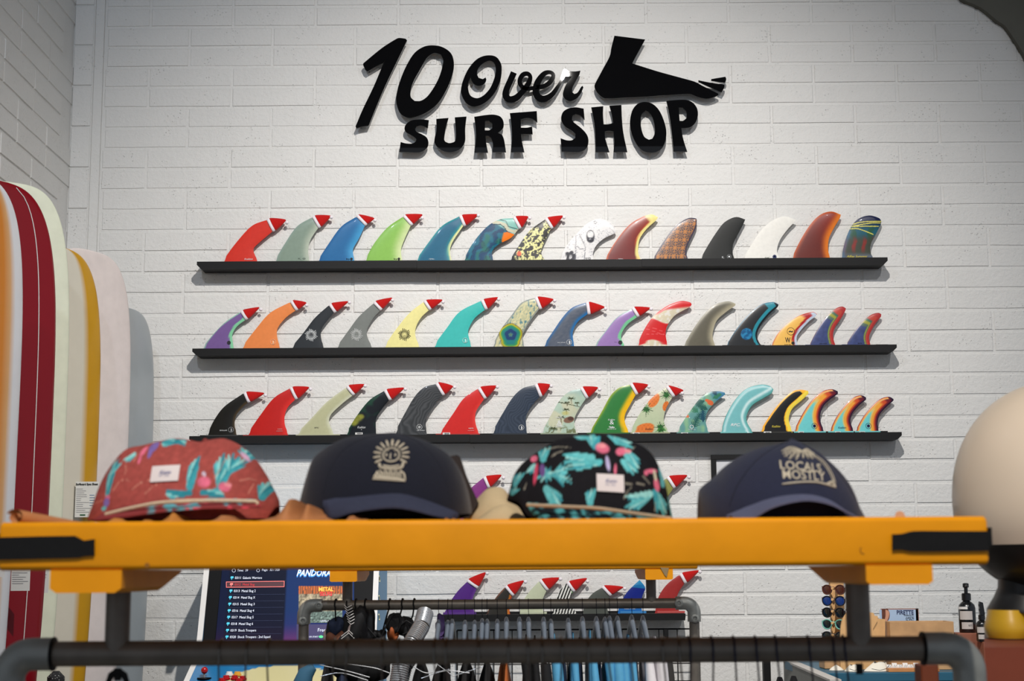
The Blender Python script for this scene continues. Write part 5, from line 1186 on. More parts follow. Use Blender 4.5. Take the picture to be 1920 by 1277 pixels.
# --- cap 1 : coral floral
def paint1(q, bg=(166, 78, 72)):
    s = fl_base(q, 4.683, 0, 150, 800); c = np.tile(np.array(C(*bg)), (len(q.x), 1)); f = q.a < 1.75 if hasattr(q, 'a') else np.ones(len(q.x), bool)
    g = c.copy()
    for x, y, L, a0, a1, n, w in [(880,150,120,2.6,3.5,6,60),(780,150,110,-.3,.3,5,56),(880,140,90,-.1,.5,4,50),(540,270,90,1.9,2.6,3,56),(1330,560,270,-1.9,-1.1,9,64),(1400,420,150,-2.3,-.5,9,50),(1090,560,240,-1.75,-1.35,5,80),(1090,620,170,3.0,3.3,4,70),(1200,610,160,-.2,.2,4,66),(370,640,280,-1.75,-1.4,5,44),(390,420,110,-2.2,-.9,6,40),(1500,300,150,-2.4,-.6,9,46),(1650,640,150,-1.9,-1.0,5,66),(330,320,50,-2.2,-.9,3,34),(1040,640,140,3.0,3.4,4,50)]:
        g = petals(s, g, x, y, L, a0, a1, n, (TQ2, TQ, TQ3, (48,140,156)), w)
    for x, y, rx, ry, a, col in [(1200,520,55,46,.2,PK),(1365,560,50,40,.4,PK),(620,240,24,50,.3,PK),(612,320,14,40,0,PK),(700,200,40,56,.2,VI),(690,260,20,50,0,VI),(1190,450,24,14,.8,(210,200,220)),(1390,540,30,20,.3,PK2),(375,650,26,24,0,PK),(370,690,30,40,0,VI),(1480,280,60,16,.8,(216,170,200)),(350,740,26,20,0,TQ)]:
        g = lay(g, col, ell(s, x, y, rx, ry, a, .2))
    for pts in [[(590,590),(660,530),(750,500)],[(720,620),(780,560),(850,525)],[(420,590),(470,510),(520,490),(580,520)],[(495,370),(512,420),(505,455)],[(560,330),(580,250)],[(1480,500),(1540,480),(1590,490)],[(1550,610),(1580,520)],[(210,700),(270,680),(320,670)],[(1280,480),(1320,400),(1340,300)],[(390,240),(415,262)]]:
        g = lay(g, (214, 150, 130), seg(s, pts, 9, 4)*.8)
    g = g*(1+.10*nz(s.x, s.y, .02, 2))[:, None]
    c[f] = g[f]; return c
e = empty('baseball_cap', (P(350, 970, 1.92).x, 1.90, zt), 'coral red cap with turquoise palm and flamingo print and a cream rope over the brim', 'cap', CG)
c1_ = Crown(s_([(100,812),(170,640),(240,440),(330,295),(430,195),(560,165),(700,132),(850,105),(960,117),(1060,135),(1180,112),(1280,108),(1400,160),(1520,260),(1620,400),(1690,530),(1745,640)], 150, 800, 4.683), s_([(100,830),(500,835),(900,835),(1300,835),(1690,815),(1745,700)], 150, 800, 4.683), 1.90, .095, .6)
c1_.mesh(e, paint1, PAINT, 300, 130)
c1_.patch(e, s_([(752,382),(988,368),(988,508),(752,522)], 150, 800, 4.683), 'label_patch', LABEL, .0015)
text('printed_text', 'Katin', 150+870/4.683, 800+438/4.683, 7, 1.9, LINK, e, shear=.4, wpx=21, post=c1_.wrap(.0034), bold=.01); text('printed_text', 'EST. 1954', 150+866/4.683, 800+468/4.683, 2.6, 1.9, LINK, e, wpx=18, post=c1_.wrap(.0034))
def paint1b(q): 
    s = fl_base(q, 4.683, 0, 150, 800); c = np.tile(np.array(C(140, 56, 58)), (len(q.x), 1)); n = nz(s.x, s.y, .012, 5); c = mixc(c, C(96, 170, 184), sm(n, .05, .25)*sm(s.x, 560, 640)); return mixc(c, C(222, 80, 96), sm(nz(s.x, s.y, .02, 9), .25, .35)*sm(s.x, 900, 950))
brim(e, s_([(225,745),(420,690),(650,650),(850,632),(1100,628),(1400,630),(1560,640)], 150, 800, 4.683), s_([(120,812),(330,790),(620,748),(850,722),(1100,706),(1400,706),(1590,700)], 150, 800, 4.683), 1.815, 1.765, PAINT, paint=lambda q: paint1b(q))
MB().tube([tuple(P(x, y, 1.762+.045*abs(x-335)/150)) for x, y in smooth(s_([(225,770),(420,722),(640,678),(850,657),(1100,650),(1400,652),(1545,658),(1560,680)], 150, 800, 4.683), closed=False, sub=6)], .0022, 8).build('rope', ROPE, e, smooth=True)
MB().lathe([(.0001,0),(.004,.0005),(.004,.0022),(.0001,.004)], (P(385,824,1.9).x,1.9,P(385,828,1.9).z), 12).build('button', PAINT, e, cols=np.tile(np.array(C(150,70,66)),(48,1)))
# --- cap 2 : navy with sun emblem
e = empty('baseball_cap', (P(730, 970, 1.92).x, 1.90, zt), 'navy cap with a cream sun emblem above its curved brim', 'cap', CG)
c2_ = Crown(s_([(112,672),(150,520),(190,380),(228,280),(300,215),(400,150),(520,98),(650,75),(850,60),(935,55),(1050,78),(1180,112),(1300,172),(1430,265),(1520,400),(1580,560),(1612,720)], 540, 800, 4.683), s_([(112,690),(300,790),(900,800),(1400,800),(1612,770)], 540, 800, 4.683), 1.90, .098, .55)
c2_.mesh(e, None, NAVY, 110, 50)
MB().box(P(590,970,1.9).x, P(860,970,1.9).x, 1.85, 1.96, zt+.0005, zt+.012).build('shade_box', INSHADE, e)  # black box stands in for the shade under brim and crown
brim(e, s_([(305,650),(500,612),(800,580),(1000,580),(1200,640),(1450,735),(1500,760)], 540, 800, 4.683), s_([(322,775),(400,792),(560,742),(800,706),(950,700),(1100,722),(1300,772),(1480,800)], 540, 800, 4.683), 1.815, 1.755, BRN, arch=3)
E2 = (945, 285); st = []
for i in range(18):
    a = i*PI/9+.17
    if -2.6 < math.atan2(math.sin(a), math.cos(a))-0 and math.sin(a) > .72: continue
    st.append(([(E2[0]+math.cos(a)*86, E2[1]+math.sin(a)*80), (E2[0]+math.cos(a)*120, E2[1]+math.sin(a)*112), (E2[0]+math.cos(a)*152, E2[1]+math.sin(a)*142)], 4.6))
k2 = lambda L: [(s_(p, 540, 800, 4.683), w) for p, w in L]
face = [([(E2[0]+math.cos(a)*68, E2[1]+math.sin(a)*62) for a in np.linspace(0, 2*PI, 15)], 3.0), ([(905,275),(905,300)], 4.5), ([(980,275),(980,300)], 4.5), ([(940,270),(938,318),(950,322)], 2.6), ([(915,335),(945,345),(975,335)], 2.6), ([(900,250),(925,242)], 2.4), ([(962,242),(990,250)], 2.4)]
low = [([(850,360),(860,395),(930,410),(1000,408),(1040,392),(1050,350)], 5), ([(880,380),(950,392),(1020,378)], 4), ([(840,430),(830,455),(802,495),(1070,512),(1060,455),(1030,430)], 4.4), ([(820,480),(900,490),(1060,505)], 6)]+[([(835+i*22, 432-(i % 2)*14), (850+i*20, 462), (840+i*22, 488)], 3.2) for i in range(10)]
c2_.strokes(e, k2(st+face+low), 'embroidery', EMB)
SEAM = mat('seam_thread', C(20, 22, 36), rough=.9, var=0)
c2_.strokes(e, k2([([(930,62),(700,120),(520,240),(420,420),(370,620)], 1.6), ([(940,62),(1120,130),(1300,290),(1400,480),(1450,690)], 1.6)]), 'seam', SEAM, .0004)
# --- cap 3 : black floral
def paint3(q):
    s = fl_base(q, 4.571, 0, 880, 800); c = np.tile(np.array(C(22, 21, 26)), (len(q.x), 1)); f = q.a < 1.9 if hasattr(q, 'a') else np.ones(len(q.x), bool); g = c.copy()
    for x, y, L, a0, a1, n, w in [(1020,300,210,2.9,3.4,5,80),(1080,340,260,2.8,3.15,4,70),(1060,200,120,-2.3,-1.2,6,80),(1000,110,110,-3.3,-2.8,4,50),(1250,150,120,-2.4,.4,8,80),(1300,230,190,.6,1.3,5,70),(1280,330,120,.2,1.2,5,60),(620,310,120,-1.9,-1.1,4,60),(540,360,80,1.6,2.4,3,56),(700,440,150,-.9,.9,10,34),(640,440,80,-1.6,2.8,8,34),(640,560,180,.5,1.3,5,70),(990,690,120,-1.9,-1.2,4,60),(1500,600,230,2.3,3.0,7,70),(1540,580,200,.8,1.5,6,60),(1620,520,200,-1.7,-1.2,5,50),(380,520,120,-1.6,-.9,4,44),(360,590,60,-1.9,-.5,4,40),(1700,760,190,-1.8,-1.5,4,50),(1240,60,80,-.2,.6,4,40)]:
        g = petals(s, g, x, y, L, a0, a1, n, (TQ, TQ2, TQ3, (92,184,190)), w)
    for x, y, rx, ry, a, col in [(1115,215,60,46,.2,PK),(1270,240,50,36,-.4,PK),(1330,235,30,20,0,PK2),(1110,190,40,26,0,PK2),(1150,350,18,70,-.1,(186,176,214)),(1210,400,12,50,.1,PK),(545,290,30,34,.3,PK),(555,430,16,100,.15,(206,70,100)),(610,400,24,60,0,(110,80,140)),(1560,520,26,60,-.1,PK),(1520,405,60,20,-.1,PK),(1550,440,14,50,-.1,(214,206,180)),(1470,425,18,24,0,PK)]:
        g = lay(g, col, ell(s, x, y, rx, ry, a, .2))
    for pts in [[(660,210),(740,195),(850,205)],[(690,280),(760,240),(820,225)],[(1270,640),(1300,590),(1340,545)],[(1440,450),(1500,520)],[(1290,520),(1420,520),(1500,530)],[(460,560),(480,500)],[(1530,740),(1540,660)],[(1370,215),(1400,190)]]:
        g = lay(g, (176, 170, 152), seg(s, pts, 13, 5)*.75)
    g = g*(1+.10*nz(s.x, s.y, .02, 4))[:, None]; c[f] = g[f]; return c
e = empty('baseball_cap', (P(1105, 970, 1.92).x, 1.90, zt), 'black cap with turquoise leaves and pink flamingos and a white label', 'cap', CG)
c3_ = Crown(s_([(322,625),(345,540),(380,420),(450,320),(550,240),(640,180),(760,112),(900,85),(1000,78),(1080,66),(1200,78),(1290,98),(1400,130),(1500,180),(1580,260),(1630,370),(1670,480),(1705,640),(1735,790)], 880, 800, 4.571), s_([(322,632),(420,670),(520,790),(900,798),(1735,798)], 880, 800, 4.571), 1.90, .095, .6)
c3_.mesh(e, paint3, PAINT, 300, 130)
c3_.patch(e, s_([(1060,437),(1286,447),(1285,596),(1060,584)], 880, 800, 4.571), 'label_patch', LABEL, .0015)
text('printed_text', 'Katin', 880+1176/4.571, 800+500/4.571, 7, 1.9, LINK, e, shear=.4, wpx=21, post=c3_.wrap(.0034), rot=-.05); text('printed_text', 'EST. 1954', 880+1172/4.571, 800+533/4.571, 2.6, 1.9, LINK, e, wpx=17, post=c3_.wrap(.0034), rot=-.05)
def paint3b(q):
    s = fl_base(q, 4.571, 0, 880, 800); c = np.tile(np.array(C(16, 22, 28)), (len(q.x), 1)); return mixc(c, C(84, 172, 178), sm(nz(s.x, s.y, .016, 5), .02, .2)*.9)
brim(e, s_([(495,650),(800,662),(1100,676),(1400,722),(1720,772)], 880, 800, 4.571), s_([(560,792),(800,792),(1100,794),(1400,795),(1720,797)], 880, 800, 4.571), 1.815, 1.765, PAINT, paint=paint3b)
MB().tube([tuple(P(x, y, 1.764+.04*abs(x-1120)/150)) for x, y in smooth(s_([(495,670),(800,685),(1100,700),(1400,742),(1600,770),(1725,785)], 880, 800, 4.571), closed=False, sub=6)], .0021, 8).build('rope', mat('tan_rope', C(186, 166, 140), rough=.9, bump=.8, bscale=500, var=.1, vscale=300), e, smooth=True)
# --- cap 4 : navy LOCALS MOSTLY
e = empty('baseball_cap', (P(1460, 970, 1.92).x, 1.90, zt), 'navy cap reading LOCALS MOSTLY under a cream palm tree, rightmost on the table', 'cap', CG)
c4_ = Crown(s_([(143,790),(130,570),(170,510),(260,440),(350,350),(480,260),(650,185),(780,158),(880,130),(940,116),(1040,160),(1140,212),(1230,290),(1330,390),(1400,490),(1450,640),(1495,730),(1540,785)], 1280, 800, 4.571), s_([(143,796),(900,797),(1540,796)], 1280, 800, 4.571), 1.90, .10, .55)
c4_.mesh(e, None, NAVY2, 110, 50)
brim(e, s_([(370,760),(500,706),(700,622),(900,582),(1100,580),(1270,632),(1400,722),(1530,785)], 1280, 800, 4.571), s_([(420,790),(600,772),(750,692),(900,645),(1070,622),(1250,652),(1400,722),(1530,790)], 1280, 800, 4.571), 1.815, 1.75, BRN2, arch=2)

text('embroidered_text', 'LOCALS', 1280+918/4.571, 800+378/4.571, 17, 1.9, EMB, e, wpx=75, bold=.012, post=c4_.wrap(.0016), rot=-.10); text('embroidered_text', 'MOSTLY', 1280+932/4.571, 800+455/4.571, 17, 1.9, EMB, e, wpx=78, bold=.012, post=c4_.wrap(.0016), rot=-.06)
k4 = lambda L: [(s_(p, 1280, 800, 4.571), w) for p, w in L]
palm = [([(1070,270),(1140,335),(1185,425),(1205,510)], 2), ([(1062,285),(1122,345),(1165,430),(1185,510)], 2), ([(745,528),(900,512),(1030,512),(1120,530),(1200,552)], 4), ([(1120,525),(1170,510),(1195,545)], 6), ([(1180,505),(1190,485)], 3)]
for a, L in [(3.35,170),(3.1,165),(2.85,165),(2.55,150),(3.6,150),(2.2,120),(.1,110),(.4,120),(.75,110),(-.25,90),(1.1,80),(1.6,70)]:
    x, y = 955, 240; mx_, my_ = x+math.cos(a)*L*.55, y+math.sin(a)*L*.40-16; ex_, ey_ = x+math.cos(a)*L, y+math.sin(a)*L*.62+18; palm.append(([(x, y), (mx_, my_), (ex_, ey_)], 2.6))
    for t in (.4, .6, .8): palm.append(([(x+(ex_-x)*t, y+(ey_-y)*t-8), (x+(ex_-x)*t+math.copysign(12, ex_-x), y+(ey_-y)*t+18)], 1.5))
c4_.strokes(e, k4(palm), 'embroidery', EMB)
c4_.strokes(e, k4([([(935,125),(760,190),(560,330),(400,530),(330,700)], 1.6), ([(945,125),(1120,260),(1280,440),(1400,650)], 1.6)]), 'seam', SEAM, .0004)
MB().lathe([(.0001,0),(.004,.0005),(.004,.0022),(.0001,.004)], (P(1485,826,1.9).x,1.9,P(1485,827.5,1.9).z), 12).build('button', NAVY2, e)
# --- a khaki cap, a dark cap back and brown leather wrapping between them
KH = mat('khaki_canvas', C(206, 184, 146), rough=.9, bump=.4, bscale=600, var=.08, vscale=40); KR = mat('brown_kraft_wrap', C(176, 116, 70), rough=.75, bump=.4, bscale=60, var=.14, vscale=30); KR2 = mat('orange_kraft_wrap', C(190, 124, 52), rough=.75, bump=.4, bscale=60, var=.14, vscale=30)
e = empty('canvas_cap', (P(930, 970, 2.06).x, 2.06, zt), 'khaki canvas cap slumped between the navy sun cap and the black floral cap', 'cap', CG)
cc = Crown([(868,975),(880,950),(895,935),(912,918),(930,913),(945,917),(955,930),(968,945),(985,960),(1000,976)], [(868,980),(1000,980)], 2.08, .06, .5); cc.mesh(e, None, KH, 50, 24)
cc = Crown([(890,978),(905,966),(925,952),(945,946),(958,950),(970,958),(985,970),(990,978)], [(890,982),(990,982)], 1.99, .03, .6); cc.mesh(e, None, KH, 40, 20, 'folded_brim')
e2 = empty('dark_cap', (P(880, 970, 2.1).x, 2.1, zt), 'dark brown-black cap standing on edge behind the navy sun cap', 'cap', CG)
MB().poly([(P(x, y, 2.05).x, P(x, y, 2.05).z) for x, y in smooth([(846,857),(858,855),(864,860),(874,890),(886,918),(898,944),(880,972),(838,972)], corner=40, sub=3)], 2.03, 2.06).build('side_panel', mat('dark_brown_cloth', C(52,44,42), rough=.9), e2)
def wrap_sheet(label, top, bot, Y, m, seed, roll=None):
    """crumpled sheet lying on the table: front edge curls between two traced lines"""
    T_ = resample(smooth(top, closed=False, corner=60, sub=4), 40); B_ = resample(smooth(bot, closed=False, corner=60, sub=4), 40); g = P(T_[20][0], 975, Y)
    e = empty('kraft_wrap', (g.x, Y, zt), label, 'paper', 'brown wrapping under the caps'); mb = MB()
    for k in (0, 1):
        for j in range(9):
            for i in range(41):
                v = j/8; p = T_[i]*(1-v)+B_[i]*v; yy = Y+.10*(1-v)**1.5*(.6+.4*math.sin(i*.5+seed)); q = P(p[0], p[1], Y); z = max(q.z, zt+.0006)
                mb.v.append((q.x*yy/Y*(1) if False else q.x, yy, z-(k*.0007 if j < 8 else 0)))
    a = 41*9
    for k in (0, 1): mb.f += [(k*a+j*41+i, k*a+j*41+i+1, k*a+(j+1)*41+i+1, k*a+(j+1)*41+i) for j in range(8) for i in range(40)]
    ring = list(range(41))+[40+j*41 for j in range(1, 9)]+[8*41+i for i in range(39, -1, -1)]+[j*41 for j in range(7, 0, -1)]
    mb.f += [(ring[i], ring[(i+1) % len(ring)], ring[(i+1) % len(ring)]+a, ring[i]+a) for i in range(len(ring))]
    mb.build('sheet', m, e, smooth=True, ang=60); return e
wrap_sheet('orange-brown wrap under the front edge of the coral cap', [(172,973),(200,970),(250,973),(285,972),(300,957),(325,963),(350,976)], [(172,982),(230,984),(290,986),(350,983)], 1.745, KR2, 1)
wrap_sheet('brown wrap between the coral cap and the navy sun cap, its dark inside showing', [(380,968),(420,965),(440,970),(480,975),(505,960),(530,938),(548,934),(562,946),(570,972)], [(380,983),(430,984),(500,982),(570,981)], 1.74, KR, 2)
wrap_sheet('reddish-brown wrap curling under the left side of the navy sun cap', [(560,944),(580,946),(605,966),(630,976),(650,968),(668,962),(682,966),(686,975)], [(560,980),(600,980),(650,980),(686,979)], 1.735, KR, 3)
wrap_sheet('small orange wrap tip below the right end of the navy sun cap brim', [(820,976),(830,970),(850,971),(862,977)], [(820,980),(862,980)], 1.74, KR2, 4)
wrap_sheet('dark brown wrap under the LOCALS MOSTLY cap', [(1420,974),(1440,958),(1480,954),(1520,960),(1560,966),(1620,972),(1650,975)], [(1420,979),(1500,980),(1650,977)], 1.80, mat('dark_wrap', C(92,62,46), rough=.8), 5)
# rolled end of wrap at far left
g0 = P(36, 970, 1.76); e = empty('rolled_wrap', (g0.x, 1.76, zt), 'rolled brown wrap end at the left of the table, above the crimson surfboard', 'paper'); mb = MB()
sp = [(g0.x+(.004+.0065*t/9)*math.cos(t), g0.z+.000+(.004+.0055*t/9)*math.sin(t)) for t in np.linspace(0, 9, 40)]
mb.grid(lambda u, v: (sp[int(u*39)][0]+v*.055*(1), 1.745+v*.05, max(zt+.0004, sp[int(u*39)][1]-v*.012)), 39, 6); mb.build('sheet', KR, e, smooth=True, ang=60)
g = P(1672, 968, 1.9); e = empty('rolled_wrap', (g.x, 1.9, zt), 'small pinkish rolled wrap end near the right end of the table', 'paper')
MB().tube([(g.x, 1.86, zt+.006), (g.x+.012, 1.90, zt+.005), (g.x+.024, 1.94, zt+.004)], [.006,.005,.004], 10).build('roll', mat('pink_kraft', C(206,160,128), rough=.8), e, smooth=True)

# ================================================================== ARCADE MACHINE
YA = 6.61
def AX(px): return P(px, 1130, YA).x
ax0, ax1 = AX(382), AX(698)
am = empty('arcade_machine', ((ax0+ax1)/2, YA+.3, 0), 'blue arcade machine with white edge trim and a lit game list screen', 'arcade machine')
BLU = mat('blue_cabinet', C(60, 138, 186), rough=.45, var=.04); BZ = mat('black_bezel', C(8, 8, 10), rough=.5, spec=.15)
zc_ = P(540, 1238, YA-.1).z     # control panel rear height
prof = [(YA+.55, .02), (YA-.02, .02), (YA-.28, .10), (YA-.34, zc_-.16), (YA-.33, zc_-.10), (YA-.06, zc_+.01), (YA-.015, zc_+.10), (YA+.12, 1.60), (YA+.0, 1.66), (YA+.02, 1.78), (YA+.45, 1.80), (YA+.55, 1.5)]
# kept below the fins in view: the top ends behind the yellow table
def side(x0, x1, name, m, sc=0):
    n = len(prof); v = [(x, y, z) for x in (x0, x1) for y, z in prof]
    MB().add(v, [tuple(range(n)), tuple(range(n, 2*n))[::-1]]+[(i, (i+1) % n, n+(i+1) % n, n+i) for i in range(n)]).build(name, m, am)
prof = [(y, 1.40+(z-1.40)*.45 if z > 1.40 else z) for y, z in prof]
side(ax0-.018, ax0, 'side_panel', BLU); side(ax1, ax1+.018, 'side_panel', BLU)
for x in (ax0-.009, ax1+.009):
    mb = MB(); pts = prof[1:11]
    for (y0, z0), (y1, z1) in zip(pts[:-1], pts[1:]):
        dy, dz = y1-y0, z1-z0; L_ = math.hypot(dy, dz); ny, nz_ = -dz/L_*.004, dy/L_*.004
        if ny > 0 and abs(nz_) < .003: ny, nz_ = -ny, -nz_
        v = [(x+sx, y+oy*k, z+oz*k) for sx in (-.0115, .0115) for (y, z) in ((y0, z0), (y1, z1)) for (oy, oz, k) in ((ny, nz_, 1), (ny, nz_, -1))]
        mb.add(v, [(0,1,3,2),(4,6,7,5),(0,2,6,4),(1,5,7,3),(0,4,5,1),(2,3,7,6)])
    mb.build('edge_trim', WHITE, am)
MB().box(ax0+.0005, ax1-.0005, YA+.13, YA+.50, 1.452, 1.565, .003).build('marquee_box', BLU, am); MB().box(ax0+.0005, ax1-.0005, YA+.115, YA+.13, 1.455, 1.56).build('marquee_face', BZ, am)
# pale squiggles on the right side panel
mb = MB()
for zc0 in (1.385, 1.30, 1.22):
    mb.tube([(ax1+.0185, YA+.10+.03*math.sin(t*1.7), zc0-.022*t) for t in np.linspace(0, 1.2, 8)], .004, 5)
mb.build('squiggle', mat('cream_paint', C(226, 222, 176), rough=.6), am)
# screen plane follows the tilted face
za, ya = zc_+.02, YA-.035; zb_, yb_ = 1.432, YA+.093
def scr(px, py):
    """point of the tilted screen plane under a photo pixel"""
    d = CM @ Vector(((px-960)/F, -(py-638.5)/F, -1)); n = Vector((0, zb_-za, -(yb_-ya))).normalized(); o = Vector((0, ya, za)); t = (o-Vector((0, 0, EYE))).dot(n)/d.dot(n)
    return Vector((0, 0, EYE))+d*t, n
_, SN = scr(500, 1100); 
def sq(pts, name, m, off, cols=None, parent=None):
    v = [scr(x, y)[0]-SN*off for x, y in pts]; return MB().add([tuple(p) for p in v], [tuple(range(len(v)))]).build(name, m, parent or am, cols=cols)
v = [(ax0, ya+.008, za-.04), (ax1, ya+.008, za-.04), (ax1, yb_+.008, zb_), (ax0, yb_+.008, zb_)]; MB().add(v+[(x, y+.02, z) for x, y, z in v], [(0,1,2,3),(7,6,5,4),(0,4,5,1),(1,5,6,2),(2,6,7,3),(3,7,4,0)]).build('bezel', BZ, am)
nu, nv = 60, 40; mb = MB(); cc_ = []
for j in range(nv+1):
    for i in range(nu+1):
        u, v_ = i/nu, j/nv; xl_ = 402+(418-402)*v_; px, py = xl_+(664-xl_)*u, 1222+(1050-1222)*v_; g = scr(px, py)[0]-SN*.0; mb.v.append(tuple(g))
        c = np.array(C(22, 38, 84))*(1-.0)+0; c = np.array(C(26, 52, 104)) if v_ > .45 else np.array(C(26, 52, 104))*(v_/.45)+np.array(C(58, 44, 112))*(1-v_/.45)
        k = max(0, 1-(v_-.05)/.25); c = c*(1-k*.6)+np.array(C(168, 56, 104))*k*.6; inlist = .06+.07*v_*0 < u < .50
        if u < .055: c = c*.25+np.array(C(6, 8, 24))*.75
        elif u < .50: c = c*.16+np.array(C(9, 9, 20))*.84
        else: c = c*.8
        cc_.append(c)
mb.f = [(j*(nu+1)+i, j*(nu+1)+i+1, (j+1)*(nu+1)+i+1, (j+1)*(nu+1)+i) for j in range(nv) for i in range(nu)]
SCRM = mat('lit_screen', attr=True, rough=.4, var=0, emit=.75, spec=.08); screen = mb.build('screen', SCRM, am, cols=np.array(cc_))
def glow(name, c, s=1.0): return mat(name, C(*c), rough=.5, var=0, emit=s)
GW = glow('screen_white', (206,212,226), .9); GC = glow('screen_cyan', (60,170,196), .9); GR = glow('screen_red', (196,34,40), .8); GP = glow('screen_salmon', (226,110,104), .9); GL = glow('screen_line', (48,60,96), .6); GB = glow('screen_blue', (60,140,230), .9); GG = glow('screen_green', (70,190,120), .9); GD = glow('screen_dark_red', (60,14,26), .6)
def stext(body, px, py, h, m, wpx=None, bold=0, shear=0, align='LEFT', off=.002):
    def post(w, px=px, py=py, align=align):
        o, n = scr(px, py); c = P(px, py, YA); up = Vector((0, yb_-ya, zb_-za)).normalized(); r = np.array(w)
        x = r[:, 0]-c.x; z = r[:, 2]-c.z; return np.stack([o.x+x-n.x*off, o.y+z*up.y-n.y*off, o.z+z*up.z-n.z*off], 1)
    text('screen_text', body, px, py, h, YA, m, screen, wpx=wpx, bold=bold, shear=shear, align=align, post=post)
for i, (num, nm, wd_) in enumerate([('0311','Galactic Warriors',36),(None,None,0),('0313','Metal Slug 2',26),('0314','Metal Slug X',26),('0315','Metal Slug 3',26),('0316','Metal Slug 4',26),('0317','Metal Slug 5',26),('0318','Metal Slug 6',26),('0319','Shock Troopers',33),('0320','Shock Troopers : 2nd Squad',60)]):
    y = 1084+12.32*i; x = 432-1.05*i; 
    if num is None:
        b_ = 1096.5; sq([(424,1091),(533.5,1089.5),(533,1101),(424,1102)], 'highlight_fill', GD, .0012, parent=screen)
        for q_ in ([(424,1091),(533.5,1089.5),(533.5,1090.5),(424,1092)], [(424,1101),(533,1100),(533,1101),(424,1102)], [(424,1091),(425,1091),(425,1102),(424,1102)], [(532.6,1089.5),(533.6,1089.5),(533.2,1101),(532.2,1101)]): sq(q_, 'highlight_line', GP, .0018, parent=screen)
        stext('0312', 440, 1096.5, 4.6, GR, wpx=11); stext('Metal Slug', 455, 1096.5, 4.6, GR, wpx=22); ic = GP
    else:
        stext(num, x+8.5, y, 4.8, GW, wpx=11); stext(nm, x+8.5+14.5, y, 4.8, GW, wpx=wd_); ic = GC; 
        sq([(x, y+6.4),(x+104, y+5.6),(x+104, y+5.9),(x, y+6.7)], 'list_line', GL, .0014, parent=screen)
    yy = y if num else 1096.5; xx = x if num else 431
    sq([(xx+1,yy-3),(xx+6,yy-3),(xx+6,yy+.4),(xx+3.6,yy+.6),(xx+3,yy+3.2),(xx+1.6,yy+3.2),(xx+2,yy+.6),(xx,yy+.6)], 'list_icon', ic, .002, parent=screen)
stext('Time:  39', 445, 1070, 4.4, GW, wpx=20); stext('Page:  32 / 320', 491, 1069, 4.4, GW, wpx=33)
for x_, w_ in ((438.5, 3.2), (484, 2.8)):
    o_ = [(x_+w_*math.cos(a), 1070+w_*math.sin(a)) for a in np.linspace(0, 2*PI, 13)[:-1]]; MB().tube([tuple(scr(*q_)[0]-SN*.002) for q_ in o_], .0008, 5, closed=True).build('screen_icon', GW, screen)
stext('PANDORA', 556, 1077, 12.5, GB, wpx=64, bold=.03, shear=.3, off=.002); stext('PANDORA', 556, 1075, 12.5, GW, wpx=64, bold=.02, shear=.3, off=.003)
# picture tile on the screen: plain rooftops pattern with the title
nu, nv = 46, 30; mb = MB(); cc_ = []
for j in range(nv+1):
    for i in range(nu+1):
        u, v_ = i/nu, j/nv; mb.v.append(tuple(scr(560+82*u, 1168-69*v_)[0]-SN*.0012)); n_ = noise.noise(Vector((u*9, v_*8, 2))); n2 = noise.noise(Vector((u*26, v_*26, 5)))
        if v_ > .78: c = np.array(C(176, 92, 50)) if math.sin(u*110+n_*3) > 0 else np.array(C(92, 66, 52))
        elif v_ > .30: c = np.array(C(128, 118, 98))*(1+.5*n_+.5*n2)
        else: c = np.array(C(84, 98, 92))*(1+.9*n2)
        cc_.append(np.clip(c, 0, 1))
mb.f = [(j*(nu+1)+i, j*(nu+1)+i+1, (j+1)*(nu+1)+i+1, (j+1)*(nu+1)+i) for j in range(nv) for i in range(nu)]; mb.build('picture_tile', SCRM, screen, cols=np.array(cc_))
GY = glow('screen_gold', (244,170,60), .9)
stext('METAL', 597.5, 1106, 7.5, GY, wpx=27, bold=.03, off=.004); stext('SLUG', 600, 1114.5, 7.5, GR, wpx=23, bold=.04, off=.004)
sq([(556,1171),(646,1171),(646,1200),(556,1200)], 'info_panel', glow('screen_violet', (38,30,78), .7), .001, parent=screen)
stext('LEVEL-4', 601, 1165, 3.4, GW, wpx=15, off=.003); stext('HIT:1', 633, 1165, 3.4, GW, wpx=9, off=.003); stext('Free Play', 595.5, 1182, 6.8, GW, wpx=30, off=.003); stext('OR START', 579.5, 1194.6, 3, GW, wpx=17, off=.003)
o_ = [(602+4.2*math.cos(a), 1194.3+2.6*math.sin(a)) for a in np.linspace(0, 2*PI, 17)[:-1]]; sq(o_, 'green_button', GG, .003, parent=screen)
# control panel, stick and buttons
cz0, cy0, cz1, cy1 = zc_-.10, YA-.33, zc_+.01, YA-.06
v = [(ax0, cy0, cz0), (ax1, cy0, cz0), (ax1, cy1, cz1), (ax0, cy1, cz1)]
nu, nv = 60, 20; mb = MB(); cc_ = []
for j in range(nv+1):
    for i in range(nu+1):
        u, v_ = i/nu, j/nv; mb.v.append((ax0+(ax1-ax0)*u, cy0+(cy1-cy0)*v_, cz0+(cz1-cz0)*v_+.001)); m_ = ((u-.52)/.36)**2+((v_-.0)/.72)**2 < 1
        cc_.append(C(222, 214, 160) if m_ else C(36, 122, 178))
mb.f = [(j*(nu+1)+i, j*(nu+1)+i+1, (j+1)*(nu+1)+i+1, (j+1)*(nu+1)+i) for j in range(nv) for i in range(nu)]
mb.build('control_panel', mat('printed_panel', attr=True, rough=.25, var=0, coat=.4), am, cols=np.array(cc_))
MB().box(ax0, ax1, YA-.30, YA-.28, .12, cz0-.002).build('front_door', BZ, am); MB().box(ax0, ax1, YA+.50, YA+.54, .02, 1.40).build('back_panel', BZ, am)
